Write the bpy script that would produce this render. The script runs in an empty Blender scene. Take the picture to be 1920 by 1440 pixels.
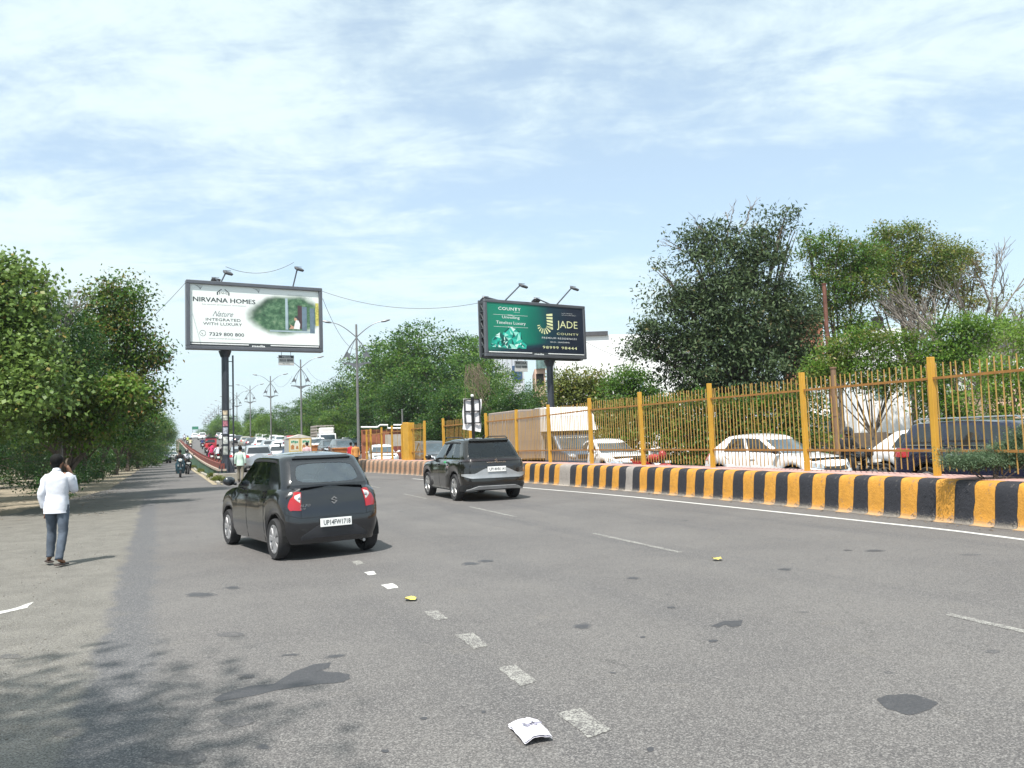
import bpy, bmesh, math, random
import numpy as np
from mathutils import Vector, Matrix, Euler, noise
R = random.Random(7)
NR = np.random.default_rng(11)
PI = math.pi
sc = bpy.context.scene
COL = sc.collection

# ------------------------------------------------------------------ camera
FPX, HOR, ROLL, EYE = 1480.0, 822.0, 0.034, 1.58
cam_d = bpy.data.cameras.new('camera')
cam = bpy.data.objects.new('camera', cam_d)
COL.objects.link(cam)
sc.camera = cam
cam_d.sensor_width = 36.0
cam_d.lens = 36.0 * FPX / 1920.0
cam_d.clip_start = 0.1
cam_d.clip_end = 9000
PITCH = math.atan((HOR - 720) / FPX)
CM = Matrix.Rotation(PI / 2 + PITCH, 3, 'X') @ Matrix.Rotation(-ROLL, 3, 'Z')
cam.matrix_world = Matrix.Translation((0, 0, EYE)) @ CM.to_4x4()

# ------------------------------------------------------------------ light
SUN_EL, SUN_AZ = math.radians(61), math.radians(202)     # azimuth of the sun seen from above, clockwise from +Y
sun_d = bpy.data.lights.new('sun', 'SUN')
sun = bpy.data.objects.new('sun', sun_d)
COL.objects.link(sun)
sun_d.energy = 5.0
sun_d.angle = math.radians(0.55)
sun_d.color = (1.0, 0.955, 0.89)
sv = Vector((math.sin(SUN_AZ) * math.cos(SUN_EL), math.cos(SUN_AZ) * math.cos(SUN_EL), math.sin(SUN_EL)))
sun.rotation_euler = sv.to_track_quat('Z', 'Y').to_euler()
sun.location = sv * 60
sc.view_settings.view_transform = 'Standard'
sc.view_settings.look = 'None'
sc.view_settings.gamma = 1
sc.view_settings.use_curve_mapping = False
sc.view_settings.exposure = 0.50
SKY_STRENGTH = 0.076

# ------------------------------------------------------------------ node helpers
class NT:
    def __init__(s, tree): s.t = tree; s.n = tree.nodes; s.l = tree.links
    def node(s, typ, **kw):
        nd = s.n.new(typ)
        for k, v in kw.items(): setattr(nd, k, v)
        return nd
    def put(s, sock, v):
        if isinstance(v, bpy.types.NodeSocket): s.l.new(v, sock)
        else:
            if hasattr(sock.default_value, '__len__') and not hasattr(v, '__len__'): v = [v] * len(sock.default_value)
            if hasattr(sock.default_value, '__len__') and len(sock.default_value) == 4 and len(v) == 3: v = (*v, 1)
            sock.default_value = v
    def math(s, op, a, b=0.0, c=0.0, clamp=False):
        nd = s.node('ShaderNodeMath', operation=op, use_clamp=clamp)
        s.put(nd.inputs[0], a); s.put(nd.inputs[1], b); s.put(nd.inputs[2], c)
        return nd.outputs[0]
    def mix(s, f, a, b, mode='MIX'):
        nd = s.node('ShaderNodeMix', data_type='RGBA', blend_type=mode)
        s.put(nd.inputs[0], f); s.put(nd.inputs[6], a); s.put(nd.inputs[7], b)
        return nd.outputs[2]
    def noise(s, vec, scale, detail=3, rough=0.5, out=0, dist=0.0):
        nd = s.node('ShaderNodeTexNoise')
        if vec is not None: s.put(nd.inputs['Vector'], vec)
        nd.inputs['Scale'].default_value = scale; nd.inputs['Detail'].default_value = detail
        nd.inputs['Roughness'].default_value = rough; nd.inputs['Distortion'].default_value = dist
        return nd.outputs[out]
    def voro(s, vec, scale, feature='F1', out='Distance'):
        nd = s.node('ShaderNodeTexVoronoi', feature=feature)
        if vec is not None: s.put(nd.inputs['Vector'], vec)
        nd.inputs['Scale'].default_value = scale
        return nd.outputs[out]
    def ramp(s, f, stops, interp='LINEAR'):
        nd = s.node('ShaderNodeValToRGB'); r = nd.color_ramp; r.interpolation = interp
        while len(r.elements) < len(stops): r.elements.new(0.5)
        for e, (p, c) in zip(r.elements, stops):
            e.position = p; e.color = (*c, 1) if hasattr(c, '__len__') else (c, c, c, 1)
        s.put(nd.inputs[0], f)
        return nd.outputs[0]
    def step(s, v, a, b):
        nd = s.node('ShaderNodeMapRange', interpolation_type='SMOOTHSTEP')
        s.put(nd.inputs[0], v); nd.inputs[1].default_value = a; nd.inputs[2].default_value = b
        return nd.outputs[0]
    def mapping(s, vec, scale=(1, 1, 1), rot=(0, 0, 0), loc=(0, 0, 0)):
        nd = s.node('ShaderNodeMapping'); s.put(nd.inputs[0], vec)
        nd.inputs['Scale'].default_value = scale; nd.inputs['Rotation'].default_value = rot; nd.inputs['Location'].default_value = loc
        return nd.outputs[0]
    def sep(s, vec):
        nd = s.node('ShaderNodeSeparateXYZ'); s.put(nd.inputs[0], vec); return nd.outputs
    def bump(s, h, strength=0.3, dist=0.01):
        nd = s.node('ShaderNodeBump'); s.put(nd.inputs['Height'], h)
        nd.inputs['Strength'].default_value = strength; nd.inputs['Distance'].default_value = dist
        return nd.outputs[0]

def newmat(name):
    m = bpy.data.materials.new(name); m.use_nodes = True
    m.node_tree.nodes.clear()
    t = NT(m.node_tree)
    out = t.node('ShaderNodeOutputMaterial')
    b = t.node('ShaderNodeBsdfPrincipled')
    t.l.new(b.outputs[0], out.inputs[0])
    return m, t, b, out

MC = {}
def mat(name, col, rough=0.6, metal=0.0, var=0.12, vscale=3.0, bump=0.0, bscale=40.0, coat=0.0, spec=0.5, dirt=0.0, dirtcol=(0.2, 0.17, 0.13)):
    if name in MC: return MC[name]
    m, t, b, out = newmat(name)
    oc = t.node('ShaderNodeTexCoord').outputs['Object']
    n = t.noise(oc, vscale, 5, 0.6)
    lo = tuple(c * (1 - var) for c in col); hi = tuple(min(1, c * (1 + var)) for c in col)
    c = t.mix(t.step(n, 0.3, 0.7), lo, hi)
    if dirt:
        d = t.step(t.noise(oc, vscale * 2.3, 7, 0.7), 0.62 - dirt * 0.25, 0.8)
        c = t.mix(t.math('MULTIPLY', d, 0.8), c, dirtcol)
    t.put(b.inputs['Base Color'], c)
    b.inputs['Roughness'].default_value = rough; b.inputs['Metallic'].default_value = metal
    b.inputs['Specular IOR Level'].default_value = spec
    if coat: b.inputs['Coat Weight'].default_value = coat; b.inputs['Coat Roughness'].default_value = 0.06
    if bump: t.put(b.inputs['Normal'], t.bump(t.noise(oc, bscale, 4, 0.6), bump, 0.01))
    MC[name] = m
    return m

def paint(name, col, metal=0.0, rough=0.32):
    return mat('paint_' + name, col, rough, metal, 0.04, 2.0, coat=0.7)

def glass(name, tint=(0.12, 0.14, 0.14), refl=0.06):
    if name in MC: return MC[name]
    m, t, b, out = newmat(name)
    t.n.remove(b)
    tr = t.node('ShaderNodeBsdfTransparent'); tr.inputs[0].default_value = (*tint, 1)
    gl = t.node('ShaderNodeBsdfGlossy'); gl.inputs['Roughness'].default_value = 0.02
    gl.inputs[0].default_value = (0.9, 0.95, 1.0, 1)
    lw = t.node('ShaderNodeFresnel'); lw.inputs[0].default_value = 1.5
    f = t.math('ADD', t.math('MULTIPLY', lw.outputs[0], 1.0), refl, clamp=True)
    mx = t.node('ShaderNodeMixShader'); t.l.new(f, mx.inputs[0]); t.l.new(tr.outputs[0], mx.inputs[1]); t.l.new(gl.outputs[0], mx.inputs[2])
    t.l.new(mx.outputs[0], out.inputs[0])
    MC[name] = m
    return m

def leafmat(name, c1, c2, c3=None, amt3=0.08, trans=0.3, rough=0.45):
    if name in MC: return MC[name]
    m, t, b, out = newmat(name)
    geo = t.node('ShaderNodeNewGeometry')
    rnd = geo.outputs['Random Per Island']
    oc = t.node('ShaderNodeTexCoord').outputs['Object']
    n = t.noise(oc, 0.9, 2, 0.5)
    f = t.math('ADD', t.math('MULTIPLY', rnd, 0.55), t.math('MULTIPLY', t.step(n, 0.3, 0.7), 0.45))
    c = t.mix(f, c1, c2)
    if c3:
        k = t.math('MULTIPLY', t.math('GREATER_THAN', t.math('FRACT', t.math('MULTIPLY', rnd, 17.3)), 1 - amt3 * 2.5), t.step(t.noise(oc, 0.7, 2, 0.5, dist=1.0), 0.5, 0.62))
        k = t.math('MAXIMUM', k, t.math('GREATER_THAN', t.math('FRACT', t.math('MULTIPLY', rnd, 31.7)), 1 - amt3 * 0.4))
        c = t.mix(k, c, c3)
    t.put(b.inputs['Base Color'], c)
    b.inputs['Roughness'].default_value = rough
    b.inputs['Specular IOR Level'].default_value = 0.35
    tl = t.node('ShaderNodeBsdfTranslucent'); t.put(tl.inputs[0], t.mix(0.5, c, tuple(min(1, x * 1.8) for x in c2)))
    mx = t.node('ShaderNodeMixShader'); mx.inputs[0].default_value = trans
    t.l.new(b.outputs[0], mx.inputs[1]); t.l.new(tl.outputs[0], mx.inputs[2]); t.l.new(mx.outputs[0], out.inputs[0])
    MC[name] = m
    return m

# ------------------------------------------------------------------ world
w = bpy.data.worlds.new('World'); sc.world = w; w.use_nodes = True
w.node_tree.nodes.clear()
t = NT(w.node_tree)
wo = t.node('ShaderNodeOutputWorld'); bg = t.node('ShaderNodeBackground')
sky = t.node('ShaderNodeTexSky', sky_type='NISHITA')
sky.sun_disc = False; sky.sun_elevation = SUN_EL; sky.sun_rotation = SUN_AZ
sky.air_density = 1.0; sky.dust_density = 1.4; sky.ozone_density = 1.0
gc = t.node('ShaderNodeTexCoord').outputs['Generated']
sx = t.sep(gc)
zc = t.math('MAXIMUM', sx[2], 0.03)
den = t.math('ADD', zc, 0.14)
cmb = t.node('ShaderNodeCombineXYZ')
t.put(cmb.inputs[0], t.math('DIVIDE', sx[0], den)); t.put(cmb.inputs[1], t.math('DIVIDE', sx[1], den))
pl = cmb.outputs[0]
wisp = t.mapping(pl, (1.0, 0.55, 1), (0, 0, math.radians(-35)), (3.1, 1.7, 0))
n1 = t.noise(wisp, 0.75, 5, 0.5, dist=0.3)
n2 = t.noise(t.mapping(pl, (0.75, 1.5, 1), (0, 0, math.radians(20)), (0.4, 5, 0)), 3.2, 9, 0.66, dist=0.5)
n3 = t.noise(t.mapping(pl, (1, 1, 1), (0, 0, 0), (7, 2, 0)), 9.0, 6, 0.62, dist=0.2)
# more cloud to the left of the view and low down, clearer to the right
az = t.math('DIVIDE', sx[0], t.math('ADD', t.math('ABSOLUTE', sx[1]), 0.35))
bias = t.math('SUBTRACT', t.math('MULTIPLY', t.step(az, -0.5, 0.25), -0.17), 0.05)
bias = t.math('ADD', bias, t.math('MULTIPLY', t.step(sx[2], 0.27, 0.42), t.math('MULTIPLY', t.step(az, -0.4, 0.3), 0.20)))
low = t.math('MULTIPLY', t.step(t.math('SUBTRACT', 0.36, sx[2]), 0.02, 0.34), 0.10)
dens = t.math('ADD', t.math('ADD', t.math('MULTIPLY', n1, 0.55), t.math('MULTIPLY', n2, 0.46)), t.math('ADD', t.math('MULTIPLY', n3, 0.20), t.math('ADD', bias, low)))
cl = t.step(dens, 0.41, 0.63)
cl = t.math('ADD', t.math('MULTIPLY', cl, 0.58), 0.40, clamp=True)
skyc = t.mix(1.0, sky.outputs[0], (2.0, 2.1, 2.1), 'MULTIPLY')
CLOUDC = (8.3, 9.8, 10.1)
cc = t.mix(t.math('MULTIPLY', cl, 1.0), skyc, CLOUDC)
hz = t.step(t.math('SUBTRACT', 0.26, sx[2]), 0.0, 0.30)
cc = t.mix(t.math('MULTIPLY', hz, 0.6), cc, (6.6, 8.2, 9.4))
t.put(bg.inputs[0], cc); bg.inputs[1].default_value = SKY_STRENGTH
t.l.new(bg.outputs[0], wo.inputs[0])

# ------------------------------------------------------------------ geometry of the view (where things stand)
def G(px, py, z=0.0):
    d = CM @ Vector(((px - 960) / FPX, -(py - 720) / FPX, -1))
    k = (z - EYE) / d.z
    return Vector((d.x * k, d.y * k, z))
def D(px, py, dep):
    d = CM @ Vector(((px - 960) / FPX, -(py - 720) / FPX, -1))
    k = dep / d.y
    return Vector((d.x * k, dep, EYE + d.z * k))
def proj(p):
    q = CM.transposed() @ (Vector(p) - Vector((0, 0, EYE)))
    return 960 + FPX * q.x / -q.z, 720 - FPX * q.y / -q.z
def XD(px, dep, z=0.8):          # x of the point at depth dep, height z that shows at column px
    x = (px - 960) / FPX * dep
    for _ in range(4): x += (px - proj((x, dep, z))[0]) / FPX * dep
    return x

# ------------------------------------------------------------------ mesh building
class MB:
    def __init__(s): s.v = []; s.f = []; s.m = []; s.uv = None
    def add(s, verts, faces, mi=0, M=None):
        o = len(s.v)
        if M is not None: verts = [M @ Vector(p) for p in verts]
        s.v.extend(tuple(p) for p in verts)
        s.f.extend([tuple(i + o for i in f) for f in faces]); s.m.extend([mi] * len(faces))
        return o
    def box(s, c, d, mi=0, rz=0.0, M=None, taper=1.0):
        x, y, z = d[0] / 2, d[1] / 2, d[2] / 2
        vs = [(-x, -y, -z), (x, -y, -z), (x, y, -z), (-x, y, -z), (-x * taper, -y * taper, z), (x * taper, -y * taper, z), (x * taper, y * taper, z), (-x * taper, y * taper, z)]
        T = Matrix.Translation(c) @ Matrix.Rotation(rz, 4, 'Z')
        if M is not None: T = M @ T
        s.add(vs, [(0, 3, 2, 1), (4, 5, 6, 7), (0, 1, 5, 4), (1, 2, 6, 5), (2, 3, 7, 6), (3, 0, 4, 7)], mi, T)
    def bbox(s, c, d, b=0.01, mi=0, M=None):   # bevelled box
        x, y, z = d[0] / 2, d[1] / 2, d[2] / 2; b = min(b, x * .9, y * .9, z * .9)
        vs = []; idx = {}
        for sx_ in (-1, 1):
            for sy_ in (-1, 1):
                for sz_ in (-1, 1):
                    for k in range(3):
                        p = [sx_ * (x - (b if k != 0 else 0)), sy_ * (y - (b if k != 1 else 0)), sz_ * (z - (b if k != 2 else 0))]
                        idx[(sx_, sy_, sz_, k)] = len(vs); vs.append(p)
        fs = []
        for sg in (-1, 1):
            for k in range(3):
                o = [i for i in range(3) if i != k]
                q = []
                for a, b_ in ((-1, -1), (1, -1), (1, 1), (-1, 1)):
                    key = [0, 0, 0]; key[k] = sg; key[o[0]] = a; key[o[1]] = b_
                    q.append(idx[(*key, k)])
                fs.append(tuple(q))
        for k in range(3):
            o = [i for i in range(3) if i != k]
            for a in (-1, 1):
                for b_ in (-1, 1):
                    def kk(e, w_):
                        key = [0, 0, 0]; key[k] = e; key[o[0]] = a; key[o[1]] = b_; return idx[(*key, w_)]
                    fs.append((kk(-1, o[0]), kk(1, o[0]), kk(1, o[1]), kk(-1, o[1])))
        for a in (-1, 1):
            for b_ in (-1, 1):
                for c_ in (-1, 1): fs.append(tuple(idx[(a, b_, c_, k)] for k in range(3)))
        T = Matrix.Translation(c)
        if M is not None: T = M @ T
        s.add(vs, fs, mi, T)
    def tube(s, pts, rad, n=8, mi=0, cap=True, sq=False):
        pts = [Vector(p) for p in pts]
        if not hasattr(rad, '__len__'): rad = [rad] * len(pts)
        rings = []; prev = None
        for i, p in enumerate(pts):
            d = (pts[min(i + 1, len(pts) - 1)] - pts[max(i - 1, 0)])
            d = d.normalized() if d.length > 1e-9 else Vector((0, 0, 1))
            if prev is None:
                a = d.cross(Vector((0, 0, 1)))
                if a.length < 1e-3: a = d.cross(Vector((0, 1, 0)))
            else: a = prev - d * prev.dot(d)
            a.normalize(); prev = a; b = d.cross(a)
            r = []
            for k in range(n):
                th = 2 * PI * (k + (0.5 if sq else 0)) / n
                r.append(p + (a * math.cos(th) + b * math.sin(th)) * rad[i])
            rings.append(r)
        o = len(s.v)
        for r in rings: s.v.extend(tuple(q) for q in r)
        for i in range(len(rings) - 1):
            for k in range(n):
                k2 = (k + 1) % n
                s.f.append((o + i * n + k, o + i * n + k2, o + (i + 1) * n + k2, o + (i + 1) * n + k)); s.m.append(mi)
        if cap:
            s.f.append(tuple(o + k for k in reversed(range(n)))); s.m.append(mi)
            e = o + (len(rings) - 1) * n
            s.f.append(tuple(e + k for k in range(n))); s.m.append(mi)
    def lathe(s, prof, n=16, axis='Z', c=(0, 0, 0), mi=0, close=False, M=None):
        vs = []; fs = []
        for (r, h) in prof:
            for k in range(n):
                a = 2 * PI * k / n
                x, y = r * math.cos(a), r * math.sin(a)
                p = (x, y, h) if axis == 'Z' else ((h, x, y) if axis == 'X' else (y, h, x))
                vs.append((p[0] + c[0], p[1] + c[1], p[2] + c[2]))
        m = len(prof)
        for i in range(m if close else m - 1):
            j = (i + 1) % m
            for k in range(n):
                k2 = (k + 1) % n
                fs.append((i * n + k, i * n + k2, j * n + k2, j * n + k))
        s.add(vs, fs, mi, M)
    def ball(s, c, r, n=8, m=6, mi=0, M=None):
        if not hasattr(r, '__len__'): r = (r, r, r)
        vs = []; fs = []
        for i in range(m + 1):
            th = PI * i / m
            for k in range(n):
                a = 2 * PI * k / n
                vs.append((c[0] + r[0] * math.sin(th) * math.cos(a), c[1] + r[1] * math.sin(th) * math.sin(a), c[2] + r[2] * math.cos(th)))
        for i in range(m):
            for k in range(n): fs.append((i * n + k, (i + 1) * n + k, (i + 1) * n + (k + 1) % n, i * n + (k + 1) % n))
        s.add(vs, fs, mi, M)
    def prism(s, poly, axis, a, b, mi=0):      # polygon extruded along an axis from a to b
        def P(u, v, w_): return {'X': (w_, u, v), 'Y': (u, w_, v), 'Z': (u, v, w_)}[axis]
        n = len(poly); vs = [P(u, v, a) for u, v in poly] + [P(u, v, b) for u, v in poly]
        fs = [tuple(range(n)), tuple(reversed(range(n, 2 * n)))] + [(i, i + n, (i + 1) % n + n, (i + 1) % n) for i in range(n)]
        s.add(vs, fs, mi)
    def grid(s, rows, mi=0, closed=False):
        n = len(rows[0]); o = len(s.v)
        for r in rows: s.v.extend(tuple(p) for p in r)
        for i in range(len(rows) - 1):
            for k in range(n if closed else n - 1):
                k2 = (k + 1) % n
                s.f.append((o + i * n + k, o + i * n + k2, o + (i + 1) * n + k2, o + (i + 1) * n + k)); s.m.append(mi)
    def mesh(s, name, mats, smooth=False, recalc=True):
        me = bpy.data.meshes.new(name)
        me.from_pydata(s.v, [], s.f)
        if not isinstance(mats, (list, tuple)): mats = [mats]
        for m_ in mats: me.materials.append(m_)
        if len(mats) > 1: me.polygons.foreach_set('material_index', s.m)
        if recalc:
            bm = bmesh.new(); bm.from_mesh(me)
            bmesh.ops.remove_doubles(bm, verts=bm.verts, dist=1e-5)
            bmesh.ops.recalc_face_normals(bm, faces=bm.faces)
            bm.to_mesh(me); bm.free()
        if smooth:
            me.polygons.foreach_set('use_smooth', [True] * len(me.polygons))
            if smooth != 'all':
                ang = math.radians(38 if smooth is True else smooth)
                me.set_sharp_from_angle(angle=ang)
        me.update()
        return me
    def build(s, name, mats, parent=None, smooth=False, recalc=True, loc=None):
        o = bpy.data.objects.new(name, s.mesh(name, mats, smooth, recalc))
        COL.objects.link(o)
        if parent: o.parent = parent
        if loc is not None: o.location = loc
        return o

def thing(name, label, cat, loc=(0, 0, 0), rz=0.0, group=None):
    o = bpy.data.objects.new(name, None); COL.objects.link(o); o.empty_display_size = 0.2
    o.location = loc; o.rotation_euler = (0, 0, rz); o['label'] = label; o['category'] = cat
    if group: o['group'] = group
    return o
def tag(o, label=None, cat=None, group=None, kind=None):
    if label: o['label'] = label
    if cat: o['category'] = cat
    if group: o['group'] = group
    if kind: o['kind'] = kind
    return o
def link(name, me, parent=None, loc=(0, 0, 0), rot=(0, 0, 0), scale=(1, 1, 1)):
    o = bpy.data.objects.new(name, me); COL.objects.link(o); o.parent = parent
    o.location = loc; o.rotation_euler = rot; o.scale = scale
    return o
KIDS = {}
def copy_tree(o, parent=None):
    c = o.copy(); COL.objects.link(c)
    if parent: c.parent = parent
    for ch in o.children: copy_tree(ch, c)
    return c
def dup(o, label, loc, rz, recolor=None, scale=None):
    c = copy_tree(o); c['label'] = label; c.location = loc; c.rotation_euler = (0, 0, rz)
    if scale: c.scale = (scale,) * 3
    if recolor:
        a, b = recolor
        for ch in [c] + list(c.children_recursive):
            if ch.type == 'MESH':
                for sl in ch.material_slots:
                    if sl.material == a: sl.link = 'OBJECT'; sl.material = b
    return c

def text_mesh(s_, x0, z0, w_, h_, m, parent, y=0.0, name='lettering', bold=0.0, align='L', flip=False, spacing=1.0, shear=0.0):
    cu = bpy.data.curves.new(name, 'FONT'); cu.body = s_; cu.size = 1; cu.offset = bold; cu.resolution_u = 2; cu.space_character = spacing; cu.shear = shear
    ob = bpy.data.objects.new('tmp', cu); COL.objects.link(ob)
    dg = bpy.context.evaluated_depsgraph_get(); dg.update()
    me = bpy.data.meshes.new_from_object(ob.evaluated_get(dg)); me.name = name
    bpy.data.objects.remove(ob); 
    n = len(me.vertices); co = np.empty(n * 3); me.vertices.foreach_get('co', co); co = co.reshape(-1, 3)
    mn, mx = co.min(0), co.max(0); sz = mx - mn
    k = h_ / sz[1]; kx = w_ / sz[0] if w_ else k
    out = np.zeros_like(co)
    out[:, 0] = x0 + (co[:, 0] - mn[0]) * kx; out[:, 2] = z0 + (co[:, 1] - mn[1]) * k; out[:, 1] = y
    if align == 'C': out[:, 0] -= sz[0] * kx / 2
    me.vertices.foreach_set('co', out.ravel()); me.materials.clear(); me.materials.append(m); me.update()
    o = bpy.data.objects.new(name, me); COL.objects.link(o); o.parent = parent
    return o
def lerp(a, b, k): return a + (b - a) * k
def tab(tb, x):
    if x <= tb[0][0]: return tb[0][1]
    for (x0, y0), (x1, y1) in zip(tb, tb[1:]):
        if x <= x1: return lerp(y0, y1, (x - x0) / (x1 - x0))
    return tb[-1][1]
# ------------------------------------------------------------------ lie of the land
U = Vector((-0.442, 1, 0)).normalized()               # the way the flyover runs
ZT = [(33, 0.0), (42, 0.02), (50, 0.1), (60, 0.26), (80, 0.72), (100, 1.3), (126, 2.12), (160, 3.15), (200, 4.25), (250, 5.2), (300, 5.7), (380, 5.9)]
def zdeck(d): return tab(ZT, d)
def xm(d): return 11.9 - 0.4257 * d
_w0 = G(415, 905)
def xl(d): return _w0.x - 0.442 * (d - _w0.y)
def xe(d): return G(205, 918).x - 0.437 * (d - G(205, 918).y)      # left kerb of the service road
# barrier: foot of the painted face
BP = [(2560, 1062), (2180, 1022), (1920, 994), (1758, 977), (1600, 961), (1400, 941), (1200, 922.5), (1100, 914), (990, 905), (890, 899), (790, 892.5), (670, 885.5)]
bl = [G(*p) for p in BP]
def arc(poly):
    s = [0]
    for a, b in zip(poly, poly[1:]): s.append(s[-1] + (b - a).length)
    return s
bs = arc(bl)
def bpt(s_, off=0.0, z=0.0):
    s_ = min(max(s_, 0), bs[-1] - 1e-6)
    def raw(q):
        q = min(max(q, 0), bs[-1] - 1e-6)
        for i in range(len(bl) - 1):
            if q <= bs[i + 1]:
                return bl[i].lerp(bl[i + 1], (q - bs[i]) / (bs[i + 1] - bs[i]))
    p = (raw(s_ - 0.8) + raw(s_) * 2 + raw(s_ + 0.8)) / 4
    if s_ < .8 or s_ > bs[-1] - .8: p = raw(s_)
    tdir = (raw(s_ + 0.9) - raw(s_ - 0.9)).normalized()
    nrm = Vector((-tdir.y, tdir.x, 0))
    if nrm.dot(Vector((0.9, 0.4, 0))) < 0: nrm = -nrm
    return Vector((p.x + nrm.x * off, p.y + nrm.y * off, z)), tdir, nrm
def s_at(px, off=0.0, z=0.0):
    lo, hi = 0.0, bs[-1]
    for _ in range(40):
        m_ = (lo + hi) / 2
        if proj(bpt(m_, off, z)[0])[0] > px: lo = m_
        else: hi = m_
    return (lo + hi) / 2

# ------------------------------------------------------------------ road materials
def asphalt_mat(name, mode=None):
    m, t, b, out = newmat(name)
    oc = t.node('ShaderNodeTexCoord').outputs['Object']
    sx = t.sep(oc)
    u_ = t.math('ADD', t.math('ADD', sx[0], t.math('MULTIPLY', sx[1], 0.45)), 0.27)
    wob = t.math('MULTIPLY', t.math('SUBTRACT', t.noise(oc, 1.6, 6, 0.7), 0.5), 0.55)
    u2 = t.math('ADD', u_, wob)
    fade = t.step(t.math('SUBTRACT', 34, sx[1]), 0, 14)
    shoulder = t.math('MULTIPLY', t.step(t.math('MULTIPLY', u2, -1), 0.16, 0.30), fade)
    strip = t.math('MULTIPLY', t.math('MULTIPLY', t.step(u2, -0.30, -0.12), t.step(t.math('MULTIPLY', u2, -1), -0.34, -0.12)), fade)
    al = t.mapping(oc, rot=(0, 0, math.radians(-23.8)))
    wheel = t.mapping(al, (1.0, 0.055, 1)); wheel2 = t.mapping(al, (3.2, 0.22, 1))
    g1 = t.noise(oc, 88, 3, 0.8); g4 = t.noise(oc, 210, 2, 0.6)
    g3 = t.noise(oc, 21, 4, 0.75)
    blotch = t.noise(oc, 0.45, 6, 0.65)
    streak = t.noise(wheel, 0.85, 5, 0.6); streak2 = t.noise(wheel2, 1.0, 5, 0.7)
    c = t.mix(t.step(blotch, 0.34, 0.66), (0.104, 0.098, 0.097), (0.136, 0.128, 0.123))
    c = t.mix(t.math('MULTIPLY', t.step(streak, 0.50, 0.66), 0.50), c, (0.072, 0.070, 0.075))
    c = t.mix(t.math('MULTIPLY', t.step(streak2, 0.55, 0.72), 0.30), c, (0.088, 0.086, 0.09))
    c = t.mix(t.math('MULTIPLY', strip, 0.85), c, (0.088, 0.090, 0.098))
    sh = t.mix(t.step(t.noise(oc, 2.2, 7, 0.7), 0.36, 0.66), (0.135, 0.126, 0.105), (0.200, 0.188, 0.160))
    c = t.mix(t.math('MULTIPLY', shoulder, 0.85), c, sh)
    dust = t.math('MULTIPLY', t.step(t.noise(oc, 1.1, 7, 0.75), 0.56, 0.72), 0.28)
    c = t.mix(dust, c, (0.19, 0.17, 0.14))
    near = t.math('DIVIDE', 1.0, t.math('ADD', 1.0, t.math('MULTIPLY', sx[1], 0.07)))
    rough_ = t.math('ADD', 0.75, t.math('MULTIPLY', shoulder, 0.5))
    lg = t.math('MULTIPLY', t.math('MULTIPLY', t.step(g1, 0.50, 0.66), near), rough_)
    dg_ = t.math('MULTIPLY', t.math('MULTIPLY', t.step(g1, 0.50, 0.38), near), rough_)
    c = t.mix(t.math('MULTIPLY', lg, 1.0, clamp=True), c, (0.27, 0.262, 0.25))
    c = t.mix(t.math('MULTIPLY', dg_, 0.9, clamp=True), c, (0.038, 0.037, 0.039))
    c = t.mix(t.math('MULTIPLY', t.step(g3, 0.55, 0.75), 0.30), c, (0.19, 0.183, 0.172))
    c = t.mix(t.math('MULTIPLY', t.step(g3, 0.45, 0.25), 0.35), c, (0.07, 0.069, 0.072))
    vo = t.node('ShaderNodeTexVoronoi'); t.put(vo.inputs['Vector'], t.mapping(al, (1.3, 0.8, 1))); vo.inputs['Scale'].default_value = 1.25
    cr_ = t.sep(vo.outputs['Color'])
    spot = t.math('MULTIPLY', t.step(t.math('SUBTRACT', t.math('MULTIPLY', t.math('POWER', cr_[0], 3.0), 0.12), t.math('ADD', vo.outputs['Distance'], t.math('MULTIPLY', g3, 0.05))), -0.03, 0.005), t.math('GREATER_THAN', cr_[1], 0.3))
    vo2 = t.node('ShaderNodeTexVoronoi'); t.put(vo2.inputs['Vector'], oc); vo2.inputs['Scale'].default_value = 3.4
    cr2 = t.sep(vo2.outputs['Color'])
    spot2 = t.math('MULTIPLY', t.step(t.math('SUBTRACT', t.math('MULTIPLY', t.math('POWER', cr2[0], 2.0), 0.12), vo2.outputs['Distance']), -0.02, 0.02), t.math('GREATER_THAN', cr2[1], 0.62))
    c = t.mix(t.math('MULTIPLY', t.math('MAXIMUM', spot, t.math('MULTIPLY', spot2, 0.8)), 0.6), c, (0.045, 0.046, 0.052))
    ck = t.voro(t.mix(0.12, t.mapping(al, (0.45, 0.16, 1)), t.noise(oc, 1.3, 7, 0.75, out=1)), 1.0, 'DISTANCE_TO_EDGE')
    ckm = t.math('MULTIPLY', t.step(t.math('MULTIPLY', ck, -1), -0.004, -0.001), t.step(t.noise(oc, 0.5, 3), 0.54, 0.64))
    c = t.mix(t.math('MULTIPLY', ckm, 0.4), c, (0.04, 0.04, 0.04))
    vc = t.node('ShaderNodeTexVoronoi'); t.put(vc.inputs['Vector'], oc); vc.inputs['Scale'].default_value = 120
    cell = t.sep(vc.outputs['Color'])[0]
    c = t.mix(t.math('MULTIPLY', t.math('MULTIPLY', t.step(cell, 0.70, 0.95), near), 0.85), c, (0.26, 0.25, 0.24))
    c = t.mix(t.math('MULTIPLY', t.math('MULTIPLY', t.step(cell, 0.30, 0.10), near), 0.8), c, (0.05, 0.049, 0.051))
    if mode == 'stain': c = t.mix(t.math('MULTIPLY', t.step(g3, 0.80, 0.60), 0.80), c, (0.040, 0.041, 0.047))
    if mode == 'faint': c = t.mix(t.math('MULTIPLY', t.step(g3, 0.70, 0.45), 0.55), c, (0.060, 0.061, 0.068))
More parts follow.
